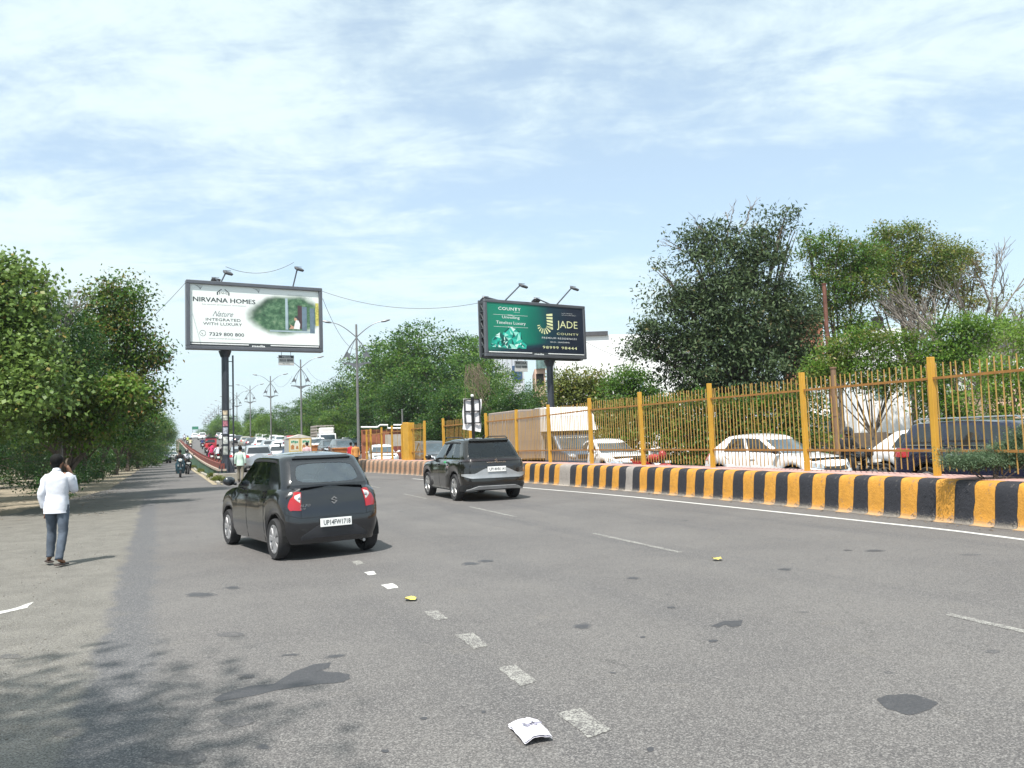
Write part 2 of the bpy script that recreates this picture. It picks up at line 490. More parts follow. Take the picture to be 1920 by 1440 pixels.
    if mode in ('worn', 'line'):
        k = t.math('ADD', t.math('MULTIPLY', t.noise(oc, 75, 3, 0.8), 0.7), t.math('ADD', t.math('MULTIPLY', g3, 0.25), t.math('MULTIPLY', t.noise(oc, 4, 4, 0.6), 0.2)))
        w0 = 0.57 if mode == 'worn' else 0.44
        c = t.mix(t.math('MULTIPLY', t.step(k, w0 - 0.03, w0 + 0.06), 0.9), c, (0.34, 0.335, 0.31) if mode == 'worn' else (0.58, 0.575, 0.55))
    t.put(b.inputs['Base Color'], c)
    t.put(b.inputs['Roughness'], t.ramp(g1, [(0, 0.68), (1, 0.95)]) if mode != 'stain' else 0.55)
    b.inputs['Specular IOR Level'].default_value = 0.3
    t.put(b.inputs['Normal'], t.bump(t.math('ADD', g1, t.math('MULTIPLY', g4, 0.5)), 0.28 if mode != 'stain' else 0.15, 0.006))
    return m
m_asph = asphalt_mat('asphalt')

m_dirt, t, b, out = newmat('dirt')
oc = t.node('ShaderNodeTexCoord').outputs['Object']
n = t.noise(oc, 0.6, 6, 0.65); n2_ = t.noise(oc, 9, 4, 0.7)
c = t.mix(t.step(n, 0.35, 0.68), (0.30, 0.25, 0.185), (0.20, 0.175, 0.13))
c = t.mix(t.math('MULTIPLY', t.step(n2_, 0.5, 0.75), 0.5), c, (0.15, 0.125, 0.09))
c = t.mix(t.math('MULTIPLY', t.step(t.voro(oc, 7.0), 0.16, 0.06), 0.6), c, (0.36, 0.33, 0.28))
t.put(b.inputs['Base Color'], c); b.inputs['Roughness'].default_value = 0.95
t.put(b.inputs['Normal'], t.bump(n2_, 0.5, 0.04))

m_stain = asphalt_mat('oil_stain', 'stain'); m_faint = asphalt_mat('faint_stain', 'faint')
m_line = asphalt_mat('road_paint_white', 'line'); m_worn = asphalt_mat('road_paint_worn', 'worn')

def sheet(name, pts, m, parent=None, z=None, kind=None):
    mb = MB(); mb.add(pts, [tuple(range(len(pts)))])
    o = mb.build(name, m, parent, recalc=False)
    me = o.data
    if me.polygons[0].normal.z < 0: me.flip_normals()
    if kind: o['kind'] = kind
    return o

# ground and roads --------------------------------------------------
mb = MB()
N = 24
mb.grid([[(-900 + 1800 * i / N, -60 + 1500 * j / N, -0.03) for i in range(N + 1)] for j in range(N + 1)])
ground = tag(mb.build('ground', m_dirt, recalc=False), kind='structure')

pts = []
edge = [G(115, 940), G(0, 968), G(-160, 1010), Vector((-9, 4, 0)), Vector((-6, -12, 0))]
left = [Vector((xe(d), d, 0)) for d in (170, 140, 120, 100, 80, 65, 50, 42, 35)] + [G(205, 918)] + edge
lp = []
for a, b_ in zip(left, left[1:]):
    n_ = max(1, int((b_ - a).length / 0.35)) if a.y < 60 else max(1, int((b_ - a).length / 1.2))
    for i in range(n_):
        p = a.lerp(b_, i / n_)
        q = 0.12 * noise.noise(p * 1.7) + 0.1 * noise.noise(p * 0.5)
        lp.append((p.x + q * 1.6, p.y, 0.0))
right = [(30, -12, 0.0), (26, 10, 0.0), (17.6, 24, 0.0), (11, 38, 0.0), (6.0, 48, 0.0), (-2, 66, 0), (-22, 108, 0), (-40, 170, 0.0)]
road = sheet('road', lp + right, m_asph, kind='structure')

# flyover deck with its side walls ---------------------------------
m_green = mat('green_wall_paint', (0.050, 0.115, 0.072), 0.8, var=0.35, vscale=1.2, dirt=0.45, dirtcol=(0.12, 0.12, 0.08), bump=0.3, bscale=14)
m_conc = mat('concrete', (0.33, 0.31, 0.27), 0.85, var=0.2, vscale=2.5, dirt=0.4, bump=0.3, bscale=25)
m_redp = mat('oxide_red_paint', (0.17, 0.045, 0.035), 0.75, var=0.3, vscale=4, dirt=0.4)
ds = [34 + 4 * i for i in range(0, 30)] + [155, 165, 180, 200, 225, 250, 280, 310, 350]
rows = []
for d in ds:
    z = zdeck(d) + 0.006
    x0, x1 = (xl(d) + 0.15 if d < 142 else xm(d) - 11.8), xm(d) + 11.5
    rows.append([(lerp(x0, x1, k / 6), d, z) for k in range(7)])
mb = MB(); mb.grid(rows)
deck = tag(mb.build('flyover_road', m_asph, recalc=False), kind='structure')
wall = thing('flyover_wall', 'long dark green retaining wall with oxide red parapet climbing beside the flyover ramp', 'wall')
def seg_wall(name, m, off0, off1, z0, z1, dlist, parent):
    mb = MB(); r = []
    for d in dlist:
        zb = zdeck(d)
        a, b_ = z0(d, zb), z1(d, zb)
        r.append([(xl(d) + off0, d, a), (xl(d) + off0, d, b_), (xl(d) + off1, d, b_), (xl(d) + off1, d, a)])
    mb.grid(r, closed=True); mb.f.append((0, 1, 2, 3)); mb.m.append(0); e = 4 * (len(dlist) - 1); mb.f.append((e, e + 1, e + 2, e + 3)); mb.m.append(0)
    return mb.build(name, m, parent)
dl = [_w0.y + 0.7 + i * 3.55 for i in range(30)]
PARA = 0.86
for i in range(0, 29, 2):       # wall panels poured in lengths
    dd = dl[i:i + 3]
    seg_wall('wall_panel', m_green, -0.05 + 0.015 * (i % 4 == 0), 0.26, lambda d, z: -0.02, lambda d, z: z + PARA * 0.58, [dd[0] + 0.02] + dd[1:-1] + [dd[-1] - 0.02], wall)
    seg_wall('parapet', m_redp, 0.02, 0.22, lambda d, z: z + PARA * 0.58 + 0.1, lambda d, z: z + PARA, [dd[0] + 0.01] + dd[1:-1] + [dd[-1] - 0.01], wall)
m_pale = mat('pale_coping', (0.36, 0.30, 0.25), 0.8, var=0.2, vscale=3, dirt=0.3)
seg_wall('coping', m_pale, -0.10, 0.30, lambda d, z: z + PARA * 0.58 + 0.002, lambda d, z: z + PARA * 0.58 + 0.098, dl[:29], wall)
mb = MB(); x_, d_ = xl(dl[28] + .9), dl[28] + 0.9
mb.box((x_ + .1, d_, (zdeck(d_) + PARA) / 2), (0.7, 1.7, zdeck(d_) + PARA))
mb.build('end_pillar', m_pale, wall)
# posts of the red parapet rail
pm = MB(); pm.box((0, 0, 0.06), (0.1, 0.1, 0.16)); pmesh = pm.mesh('rail_stub', m_redp)
for i in range(26):
    d = _w0.y + 2 + i * 2.4
    link('rail_stub', pmesh, wall, (xl(d) + 0.12, d, zdeck(d) + PARA))
# kerb and weeds at the foot of the wall
mb = MB(); kp = [G(410, 909), G(385, 893), G(366, 882), G(352, 874)]
for a, b_ in zip(kp, kp[1:]):
    pass
kp2 = [p + Vector((0, 0, 0.0)) for p in kp]
verge = tag(sheet('verge', [tuple(p + Vector((-0.25, 0, 0.012))) for p in kp2] + [tuple(Vector((xl(p.y) - 0.06, p.y, 0.012))) for p in reversed(kp2)], mat('verge_dust', (0.34, 0.29, 0.20), 0.95, var=0.3, vscale=3, bump=0.5, bscale=20)), kind='structure')
kerb = thing('kerb', 'low broken dusty kerb at the foot of the green flyover wall', 'kerb')
cum = arc(kp); kn = 9
for i in range(kn):
    def at(s_):
        for j in range(len(kp) - 1):
            if s_ <= cum[j + 1] + 1e-6: return kp[j].lerp(kp[j + 1], (s_ - cum[j]) / (cum[j + 1] - cum[j]))
    a, b_ = at(cum[-1] * i / kn), at(cum[-1] * (i + 0.96) / kn)
    m_ = MB(); L = (b_ - a).length; m_.bbox((0, 0, 0.06), (L, 0.14, 0.14), 0.015)
    o = m_.build('kerb_stone', m_conc, kerb); o.location = (a + b_) / 2 + Vector((0.05, 0, R.uniform(-.015, .01))); o.rotation_euler = (0, 0, math.atan2((b_ - a).y, (b_ - a).x) + R.uniform(-.02, .02))

# median on the flyover --------------------------------------------
m_med = mat('median_fill', (0.30, 0.17, 0.10), 0.9, var=0.3, vscale=2, dirt=0.3)
mb = MB(); r = []
for d in [44 + 6 * i for i in range(45)]:
    z = zdeck(d); r.append([(xm(d) - 0.55, d, z), (xm(d) - 0.5, d, z + 0.42), (xm(d) + 0.5, d, z + 0.42), (xm(d) + 0.55, d, z)])
mb.grid(r); mb.f.append((0, 1, 2, 3)); mb.m.append(0)
tag(mb.build('flyover_median', m_med), kind='structure')

# striped barrier ----------------------------------------------------
def stripemat(name, col, dirtcol, wear, amt=0.8):
    m, t, b, out = newmat(name)
    oc = t.node('ShaderNodeTexCoord').outputs['Object']
    n = t.noise(oc, 7, 6, 0.65); f = t.noise(oc, 38, 4, 0.7); z = t.sep(oc)[2]
    base = t.mix(t.step(n, 0.3, 0.7), tuple(x * 0.84 for x in col), tuple(min(1, x * 1.1) for x in col))
    chips = t.step(t.math('ADD', t.math('MULTIPLY', t.noise(oc, 4.5, 7, 0.72), 0.8), t.math('MULTIPLY', f, 0.2)), wear, wear + 0.03)
    c = t.mix(t.math('MULTIPLY', chips, amt), base, dirtcol)
    foot = t.math('MULTIPLY', t.step(t.math('ADD', z, t.math('MULTIPLY', f, -0.22)), -0.01, -0.10), 0.5)
    c = t.mix(foot, c, (0.33, 0.29, 0.24))
    ck = t.voro(t.mix(0.25, oc, t.noise(oc, 3, 5, 0.7, out=1)), 1.3, 'DISTANCE_TO_EDGE')
    c = t.mix(t.math('MULTIPLY', t.math('MULTIPLY', t.step(t.math('MULTIPLY', ck, -1), -0.012, -0.002), t.step(n, 0.5, 0.6)), 0.8), c, (0.06, 0.045, 0.03))
    t.put(b.inputs['Base Color'], c); b.inputs['Roughness'].default_value = 0.72
    t.put(b.inputs['Normal'], t.bump(t.math('ADD', t.math('MULTIPLY', n, 2.0), t.math('SUBTRACT', f, t.math('MULTIPLY', chips, 0.6))), 0.5, 0.02))
    return m
m_yel = stripemat('barrier_yellow', (0.56, 0.265, 0.035), (0.30, 0.18, 0.095), 0.535)
m_blk = stripemat('barrier_black', (0.020, 0.021, 0.028), (0.15, 0.13, 0.115), 0.56, 0.55)
m_gry = stripemat('barrier_bare', (0.30, 0.27, 0.245), (0.20, 0.17, 0.15), 0.6)
m_oy = stripemat('barrier_old_orange', (0.42, 0.235, 0.14), (0.30, 0.24, 0.19), 0.50)
m_ob = stripemat('barrier_old_brown', (0.150, 0.105, 0.075), (0.26, 0.22, 0.17), 0.52)
barrier = thing('road_barrier', 'low concrete median barrier painted in yellow and black stripes, faded brown at its far end', 'barrier')
HB, WB_ = 0.68, 1.15
sA, sB = s_at(1006), s_at(1772)
per = (sA - sB) / 22.0 / 2
prof = [(-0.11, 0.004), (-0.02, 0.012), (0.0, 0.05), (0.012, 0.2), (0.03, 0.36), (0.045, 0.52), (0.06, 0.60), (0.095, 0.655), (0.16, 0.678), (0.30, 0.684)]
s0 = sB - per / 2 - 12 * per
i = 0; fadeS = s_at(800)
bounds = []
s_ = s0
while s_ < bs[-1] - per:
    far = s_ > fadeS
    p_ = per * (0.86 if far else 1)
    bounds.append(s_); s_ += p_
bounds.append(s_)
def wobb(k, z): return 0.020 * noise.noise(Vector((k * 3.1, z * 4.2, 1.7))) + 0.012 * noise.noise(Vector((k * 7.7, z * 15, 9)))
for k in range(len(bounds) - 1):
    a, b_ = bounds[k], bounds[k + 1]
    if b_ < 0: continue
    yellow = (k % 2 == 0)
    far = a > fadeS
    mid = (a + b_) / 2; sp = proj(bpt(mid)[0])[0]
    m_ = (m_oy if yellow else m_ob) if far else (m_yel if yellow else m_blk)
    mb = MB(); bul = R.uniform(0.0, 0.014); org = bpt(mid)[0]
    rows = []
    for j in range(5):
        fr = j / 4
        row = []
        for (o_, z_) in prof:
            kk = wobb(k, z_) if fr < 0.5 else wobb(k + 1, z_)
            ss = lerp(a + wobb(k, z_), b_ + wobb(k + 1, z_) - 0.004, fr)
            o2 = o_ - bul * math.sin(PI * fr) - 0.012 * noise.noise(Vector((ss * 2.2, z_ * 3, 5)))
            if z_ < 0.01: o2 += 0.07 * noise.noise(Vector((ss * 6, k, 3)))
            p, td, nn = bpt(ss, o2, z_ * HB / 0.684)
            row.append(p - org)
        rows.append(row)
    mb.grid(rows)
    o = mb.build('painted_block', m_, barrier, smooth='all', recalc=False, loc=org)
    if abs(sp - 1060) < 12 or abs(sp - 1182) < 9:
        o.data.materials[0] = m_gry; o['label'] = 'bare grey block where the striped paint has worn away'
# paving that fills the barrier behind its painted face
m_pink = mat('barrier_top_paving', (0.44, 0.27, 0.24), 0.85, var=0.22, vscale=5, dirt=0.35, bump=0.35, bscale=18)
rows = []
q = 0.0
while q < bs[-1]:
    rows.append([bpt(q, 0.27, HB - 0.03), bpt(q, 0.30, HB + 0.008), bpt(q, 0.62, HB + 0.012), bpt(q, WB_, HB + 0.004), bpt(q, WB_ + .03, 0)]); rows[-1] = [r_[0] for r_ in rows[-1]]
    q += 0.8
mb = MB(); mb.grid(rows)
mb.build('paving', m_pink, barrier, smooth=True)

# white edge line and lane dashes ------------------------------------
def ribbon(name, pts, w_, m, z=0.003, jag=0.006, close=0.0, parent=None):
    mb = MB(); L = []; Rr = []
    n = len(pts)
    for i, p in enumerate(pts):
        d = (pts[min(i + 1, n - 1)] - pts[max(i - 1, 0)]).normalized(); nn = Vector((-d.y, d.x, 0))
        ww = w_ / 2
        L.append(p + nn * (ww + jag * R.uniform(-1, 1))); Rr.append(p - nn * (ww + jag * R.uniform(-1, 1)))
    mb.grid([[(l.x, l.y, z), (r_.x, r_.y, z)] for l, r_ in zip(L, Rr)])
    o = mb.build(name, m, parent, recalc=False)
    if o.data.polygons[0].normal.z < 0: o.data.flip_normals()
    return o
ELP = [(2500, 1094), (2200, 1052), (1920, 1012), (1780, 994), (1600, 975), (1400, 954), (1200, 933), (1100, 924), (990, 915), (890, 906), (790, 899), (680, 890)]
ep = [G(*p) for p in ELP]; es = arc(ep)
epts = []
for i in range(len(ep) - 1):
    for k in range(6): epts.append(ep[i].lerp(ep[i + 1], k / 6))
epts.append(ep[-1])
for _ in range(3): epts = [epts[0]] + [(epts[i - 1] + epts[i] * 2 + epts[i + 1]) / 4 for i in range(1, len(epts) - 1)] + [epts[-1]]
ribbon('edge_line', epts, 0.115, m_line, parent=road)
def quadmark(name, pl_, m, z=0.003):
    ps = [G(*p) for p in pl_]; cc_ = []
    for a, b_ in zip(ps, ps[1:] + ps[:1]):
        for k in range(5):
            p = a.lerp(b_, k / 5); cc_.append((p.x + R.uniform(-.008, .008), p.y + R.uniform(-.012, .012), z))
    return sheet(name, cc_, m, road)
quadmark('lane_dash', [(1042, 1338), (1088, 1328), (1145, 1371), (1103, 1383)], m_worn)
quadmark('lane_dash', [(932, 1253), (966, 1246), (1007, 1277), (976, 1287)], m_worn)
quadmark('lane_dash', [(853, 1191), (886, 1186), (917, 1211), (890, 1217)], m_worn)
quadmark('lane_dash', [(795, 1147), (820, 1144), (840, 1160), (816, 1164)], m_worn)
quadmark('lane_dash', [(714, 1097), (736, 1094), (748, 1102), (726, 1105)], m_line)
quadmark('lane_dash', [(684, 1073), (700, 1071), (707, 1077), (692, 1079)], m_line)
quadmark('lane_dash', [(660, 1053), (674, 1051), (683, 1057), (668, 1060)], m_worn)
def dash(p0, p1, w_=0.09, m=m_worn):
    a, b_ = G(*p0), G(*p1)
    return ribbon('lane_dash', [a.lerp(b_, k / 8) for k in range(9)], w_, m, z=0.003, parent=road)
dash((1112, 1000), (1275, 1036)); dash((880, 950), (967, 969)); dash((757, 926), (800, 935)); dash((1778, 1152), (1990, 1200)); dash((690, 910), (712, 915))
quadmark('lane_mark', [(-30, 1152), (20, 1143), (62, 1129), (50, 1140), (15, 1148), (-40, 1162)], m_line)

# tar patches and stains
def blobsheet(name, outline_px, m, z=0.0018, jag=0.02):
    ps = [G(*p) for p in outline_px]; cc_ = []
    for a, b_ in zip(ps, ps[1:] + ps[:1]):
        n_ = max(2, int((b_ - a).length / 0.035))
        for k in range(n_):
            p = a.lerp(b_, k / n_); q = jag * (noise.noise(Vector((p.x * 8, p.y * 8, 4))) + .6 * noise.noise(Vector((p.x * 27, p.y * 27, 2))))
            cc_.append((p.x + q, p.y + q * 1.3, z))
    return sheet(name, cc_, m, road)
def halo(pts, k, m, z):
    cx, cy = sum(p[0] for p in pts) / len(pts), sum(p[1] for p in pts) / len(pts)
    blobsheet('tar_stain', [(cx + (p[0] - cx) * k, cy + (p[1] - cy) * (k * 1.12)) for p in pts], m, z, 0.05)
blobsheet('tar_stain', [(398, 1313), (420, 1300), (470, 1286), (515, 1282), (545, 1262), (590, 1245), (622, 1242), (618, 1252), (585, 1262), (600, 1258), (655, 1264), (658, 1272), (640, 1280), (590, 1284), (520, 1294), (450, 1310), (405, 1316)], m_stain)
blobsheet('tar_stain', [(1642, 1312), (1668, 1302), (1720, 1302), (1760, 1318), (1745, 1330), (1706, 1341), (1664, 1331)], m_stain)
blobsheet('tar_stain', [(1334, 1173), (1360, 1164), (1392, 1163), (1392, 1172), (1372, 1177), (1358, 1172), (1346, 1177)], m_stain)
def ell(cx, cy, rx, ry, m=m_stain, n=14, z=0.0018):
    if m is m_stain and rx > 9: blobsheet('tar_stain', [(cx + 1.3 * rx * math.cos(2 * PI * k / n), cy + 1.4 * ry * math.sin(2 * PI * k / n)) for k in range(n)], m_faint, 0.0010, .04)
    blobsheet('tar_stain', [(cx + rx * math.cos(2 * PI * k / n) * R.uniform(.85, 1.1), cy + ry * math.sin(2 * PI * k / n) * R.uniform(.85, 1.1)) for k in range(n)], m, z)
ell(1091, 1175, 13, 4); ell(376, 1115, 22, 3.5); ell(437, 1102, 12, 2); ell(460, 1268, 20, 4, m_faint); ell(228, 1326, 26, 7, m_faint); ell(445, 1352, 34, 11, m_faint)
ell(330, 1420, 62, 15, m_faint); ell(120, 1375, 24, 8, m_faint); ell(22, 1231, 22, 5, m_faint); ell(430, 1190, 26, 5, m_faint); ell(496, 1400, 10, 5); ell(545, 1228, 12, 2); ell(632, 1230, 11, 2.5)
ell(722, 1408, 8, 4.5); ell(794, 1348, 6, 3.2); ell(907, 1335, 5, 3); ell(1220, 1405, 8, 4); ell(1205, 1195, 5, 2); ell(1258, 1139, 9, 2); ell(1336, 1202, 9, 2.5); ell(1149, 1262, 6, 2.2); ell(911, 1052, 12, 2); ell(882, 1057, 13, 2); ell(1188, 1084, 10, 1.6)
ell(1640, 1033, 16, 1.6); ell(1470, 1068, 11, 1.8); ell(1820, 1040, 22, 1.6, m_faint); ell(1590, 1032, 9, 1.4); ell(1505, 1148, 12, 1.8, m_faint); ell(1860, 1222, 14, 3, m_faint)

# litter -----------------------------------------------------------------
m_pack = mat('white_plastic', (0.78, 0.76, 0.82), 0.4, var=0.06, vscale=20, bump=0.4, bscale=30)
pk = thing('plastic_packet', 'crumpled white plastic packet lying on the road beside the nearest lane dash', 'litter', G(990, 1384))
mb = MB(); a_, b_, c_, d_ = [G(*p) - G(990, 1384) for p in ((953, 1365), (1008, 1356), (1036, 1390), (985, 1400))]
rows = []
for i in range(10):
    row = []
    for j in range(12):
        u, v = j / 11, i / 9
        p = (a_.lerp(b_, u)).lerp(d_.lerp(c_, u), v)
        z = 0.008 + 0.042 * math.sin(PI * min(1, (1 - v) * 0.5 + 0.28)) * (0.45 + 0.75 * math.sin(PI * u)) + 0.010 * noise.noise(Vector((u * 5, v * 5, 2)))
        row.append((p.x, p.y, max(z, 0.006)))
    rows.append(row)
mb.grid(rows); mb.grid([[(x, y, max(0.003, z - 0.010)) for x, y, z in r_] for r_ in rows])
mb.build('wrapper', m_pack, pk, smooth='all')
mb = MB(); 
for k in range(5):
    p = (a_.lerp(b_, 0.3 + 0.1 * k)).lerp(d_.lerp(c_, 0.3 + 0.1 * k), 0.55)
    mb.box((p.x, p.y, 0.062), (0.012, 0.05, 0.004), rz=0.7 + k)
mb.build('print', mat('packet_print', (0.30, 0.29, 0.36), 0.5), pk)
m_yl = mat('yellow_litter', (0.72, 0.60, 0.12), 0.5)
for (px_, py_, lb) in ((770, 1126, 'small yellow wrapper on the road left of the lane dashes'), (1345, 1051, 'small yellow wrapper on the road out towards the barrier')):
    mb = MB(); o_ = G(px_, py_)
    mb.grid([[(x * 0.035, y * 0.05, 0.012 + 0.022 * abs(noise.noise(Vector((x * 1.7, y * 1.3, px_)))) * 2) for x in (-1.6, -.8, 0, .8, 1.6)] for y in (-1, -.3, .4, 1.1)])
    o = mb.build('wrapper', m_yl, loc=o_ + Vector((0, 0, .004))); tag(o, lb, 'litter')
# ------------------------------------------------------------------ fence on the barrier
m_fy = mat('fence_yellow', (0.55, 0.30, 0.035), 0.5, var=0.12, vscale=2.5, dirt=0.22, dirtcol=(0.26, 0.13, 0.04), bump=0.15, bscale=30)
m_fb = mat('fence_bar_paint', (0.42, 0.25, 0.07), 0.55, var=0.18, vscale=4, dirt=0.3, dirtcol=(0.17, 0.09, 0.04))
m_fr = mat('fence_rail_shaded_paint', (0.30, 0.14, 0.035), 0.55, var=0.15, vscale=4, dirt=0.25, dirtcol=(0.16, 0.08, 0.04))  # rail colour darkened to brown to carry the shade of the undersides
OFF = 0.58
post_me = {}
barmb = MB(); barmb.box((0, 0, 0.5), (0.0145, 0.0145, 1.0)); bar_mesh = barmb.mesh('bar', m_fb)
pmb = MB(); pmb.bbox((0, 0, 0.5), (0.092, 0.092, 1.0), 0.004)
post_mesh = pmb.mesh('post', m_fy)
def fence(label, posts, htop, nb, loc_px, nbs=None, pw=1.0, railz=(0.45, 1.72), barz=(0.09, 1.98)):
    """posts: list of s along the barrier; htop(s) height of post tops above ground"""
    f = thing('steel_fence', label, 'fence', bpt(posts[0], OFF, HB)[0])
    org = bpt(posts[0], OFF, HB)[0]
    for i, s_ in enumerate(posts):
        p, td, nn = bpt(s_, OFF, HB)
        H = htop(s_) - HB
        lean = R.uniform(-.012, .012)
        link('post', post_mesh, f, p - org, (lean, R.uniform(-.01, .01), math.atan2(td.y, td.x)), (pw, pw, H))
        if i == len(posts) - 1: break
        s2 = posts[i + 1]; q = bpt(s2, OFF, HB)[0]; H2 = htop(s2) - HB
        k = H / 2.13
        if nb == 0 and not nbs: continue
        a = Vector((p.x, p.y, 0)) - Vector((org.x, org.y, 0)); b_ = Vector((q.x, q.y, 0)) - Vector((org.x, org.y, 0)); d = (b_ - a).normalized(); L = (b_ - a).length; ang = math.atan2(d.y, d.x)
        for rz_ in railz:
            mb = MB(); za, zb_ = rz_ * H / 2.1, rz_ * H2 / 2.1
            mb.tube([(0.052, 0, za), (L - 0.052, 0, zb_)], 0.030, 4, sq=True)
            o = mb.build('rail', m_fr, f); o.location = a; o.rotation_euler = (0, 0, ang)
        n_ = nbs[i] if nbs else nb
        for j in range(n_):
            fr = (j + 0.7) / (n_ + 0.4)
            hh_ = lerp(H, H2, fr) / 2.1
            pp = a.lerp(b_, fr)
            z0_ = (barz[0] + R.uniform(-.02, .02)) * hh_; z1_ = (barz[1] + R.uniform(-.015, .02)) * hh_
            nrm_ = Vector((-d.y, d.x, 0)) * -0.03
            link('bar', bar_mesh, f, (pp.x + nrm_.x, pp.y + nrm_.y, z0_), (R.uniform(-.008, .008), R.uniform(-.012, .012), ang), (1, 1, z1_ - z0_))
    return f
HT = [(s_at(2100, OFF, HB), 2.72), (s_at(1758, OFF, HB), 2.74), (s_at(1337, OFF, HB), 2.78), (s_at(1109, OFF, HB), 2.78), (s_at(1032, OFF, HB), 2.72), (s_at(970, OFF, HB), 2.66), (s_at(830, OFF, HB), 2.58), (s_at(735, OFF, HB), 2.5), (s_at(670, OFF, HB), 2.4)]
def ht(s_): return tab(HT, s_)
sp_ = [s_at(px, OFF, HB) for px in (1758, 1514, 1337, 1207, 1110, 1032, 970, 914)]
extra = sp_[0] - (sp_[1] - sp_[0]) * 1.05
fence('long yellow steel bar fence on the striped barrier, from white banner to right edge', [extra] + sp_, ht, 23, None, [24, 23, 25, 24, 23, 23, 22, 22])
fence('short yellow bar fence panel behind the dark suv, left of the white banner', [s_at(884, OFF, HB), s_at(833, OFF, HB)], ht, 20, None)
fence('short yellow bar fence panel between the thick yellow pillar and the gap', [s_at(797, OFF, HB), s_at(768, OFF, HB)], ht, 14, None)
fence('sparse yellow rail fence panels by the white hatchback, left of the thick pillar', [s_at(px, OFF, HB) for px in (755, 736, 716, 696, 676)], lambda s_: ht(s_) - 0.05, 0, None, [1, 1, 1, 1], pw=0.9)
pp_, td_, nn_ = bpt(s_at(768, OFF, HB), OFF, HB)
mb = MB(); mb.bbox((0, 0, 0.92), (0.62, 0.34, 1.84), 0.01); mb.bbox((0.36, 0.02, 0.94), (0.1, 0.3, 1.88), 0.01)
o = mb.build('gate_pillar', m_fy, loc=pp_); o.rotation_euler = (0, 0, math.atan2(td_.y, td_.x)); tag(o, 'thick yellow sheet metal pillar standing on the faded barrier', 'pillar')

# ------------------------------------------------------------------ street lamps
m_pole = mat('galvanised_pole', (0.22, 0.215, 0.21), 0.5, 0.5, var=0.15, vscale=1.5, dirt=0.25)
m_arm = mat('lamp_arm', (0.16, 0.17, 0.18), 0.45, 0.5)
m_lens = mat('lamp_lens', (0.55, 0.58, 0.6), 0.25)
def make_lamp(name, label, loc, H=9.4, n=8, full=True):
    r = thing(name, label, 'street lamp', loc, math.atan2(-0.4257, -1) * 0 + 0.1)
    mb = MB(); mb.tube([(0, 0, 0), (0, 0, 1.6), (0, 0, H * .6), (0, 0, H)], [0.11, 0.10, 0.08, 0.065], n)
    if full: mb.box((0, 0, 0.02), (0.4, 0.4, 0.04)); mb.tube([(0, 0, 0), (0, 0, .35)], [.15, .14], n)
    mb.build('pole', m_pole, r, smooth=True)
    hj = H - 0.86
    for s_ in (-1, 1):
        mb = MB(); pts = []
        for k in range(9):
            u = k / 8; pts.append((s_ * 1.62 * u, 0, hj + 1.02 * math.sin(u * PI / 2 * 0.92)))
        mb.tube(pts, [0.036 - 0.01 * k / 8 for k in range(9)], 6)
        a = mb.build('arm', m_arm, r, smooth=True)
        mb = MB(); e = Vector(pts[-1]); dx = Vector((s_ * 0.62, 0, 0.12))
        mb.tube([e, e + dx * .22, e + dx * .5, e + dx * .9, e + dx], [0.045, 0.075, 0.085, 0.05, 0.02], 8)
        mb.build('lamp_head', m_arm, a, smooth=True)
        # curved ornament hanging from the joint: strut, inner wire and gusset
        mb = MB()
        mb.tube([(s_ * .03, 0, hj - .05), (s_ * .4, 0, hj - .55), (s_ * .72, 0, hj - 1.08), (s_ * .88, 0, hj - 1.38)], [.035, .036, .036, .03], 6)
        mb.tube([(s_ * .1, 0, hj - .15), (s_ * .33, 0, hj - .75), (s_ * .47, 0, hj - 1.3), (s_ * .47, 0, hj - 1.66)], [.012, .018, .022, .014], 5)
        mb.prism([(s_ * .40, hj - 1.02), (s_ * .48, hj - 1.42), (s_ * .62, hj - 1.30), (s_ * .86, hj - 1.36), (s_ * .60, hj - .92), (s_ * .5, hj - 1.12)], 'Y', -.012, .012)
        mb.ball((s_ * .95, 0, hj - 1.46), .045, 6, 4)
        mb.build('ornament', m_arm, r)
        mb = MB(); mb.prism([(s_ * .06, hj - 2.05), (s_ * .06, hj - 1.75), (s_ * .45, hj - 1.68), (s_ * .92, hj - 1.66), (s_ * .94, hj - 1.74), (s_ * .5, hj - 1.8)], 'Y', -.03, .03)
        mb.build('bracket', m_arm, r)
    return r
lamp = None
ordn = ['nearest', 'second', 'third', 'fourth', 'fifth', 'sixth', 'seventh', 'eighth', 'ninth', 'tenth', 'eleventh', 'twelfth', 'farthest']
lampX = [(52, XD(671, 52, 4)), (76, XD(560, 76, 4)), (101, XD(503.5, 101, 5)), (126, XD(465.5, 126, 6)), (151, XD(441, 151, 7))]
for i in range(13):
    d = 52 + 25 * i
    x = lampX[i][1] if i < 5 else xm(d)
    lb = f'{ordn[i]} twin-arm grey street lamp on the flyover median' + (', beside the striped barrier end' if i == 0 else ', counting from the camera')
    if lamp is None:
        lamp = make_lamp('street_lamp', lb, (x, d, zdeck(d)), 9.35); lamp['group'] = 'street lamps along the flyover median'
    else:
        c_ = dup(lamp, lb, (x, d, zdeck(d)), 0.1 + R.uniform(-.05, .05)); c_['group'] = lamp['group']
# planters on the median
m_terra = mat('terracotta', (0.42, 0.17, 0.055), 0.8, var=0.25, vscale=3, dirt=0.3)
for i, d in enumerate((58, 70, 83, 96, 112, 130, 152)):
    o = thing('planter', f'orange planter block on the flyover median, {ordn[i]} from the camera', 'planter', (xm(d), d, zdeck(d) + 0.43), 0.4, 'planters on the flyover median')
    mb = MB(); mb.box((0, 0, 0.3), (0.75, 0.75, 0.6), taper=1.25); mb.build('pot', m_terra, o)
    mb = MB(); mb.bbox((0, 0, .63), (1.02, 1.02, .08), .01); mb.build('rim', m_terra, o)

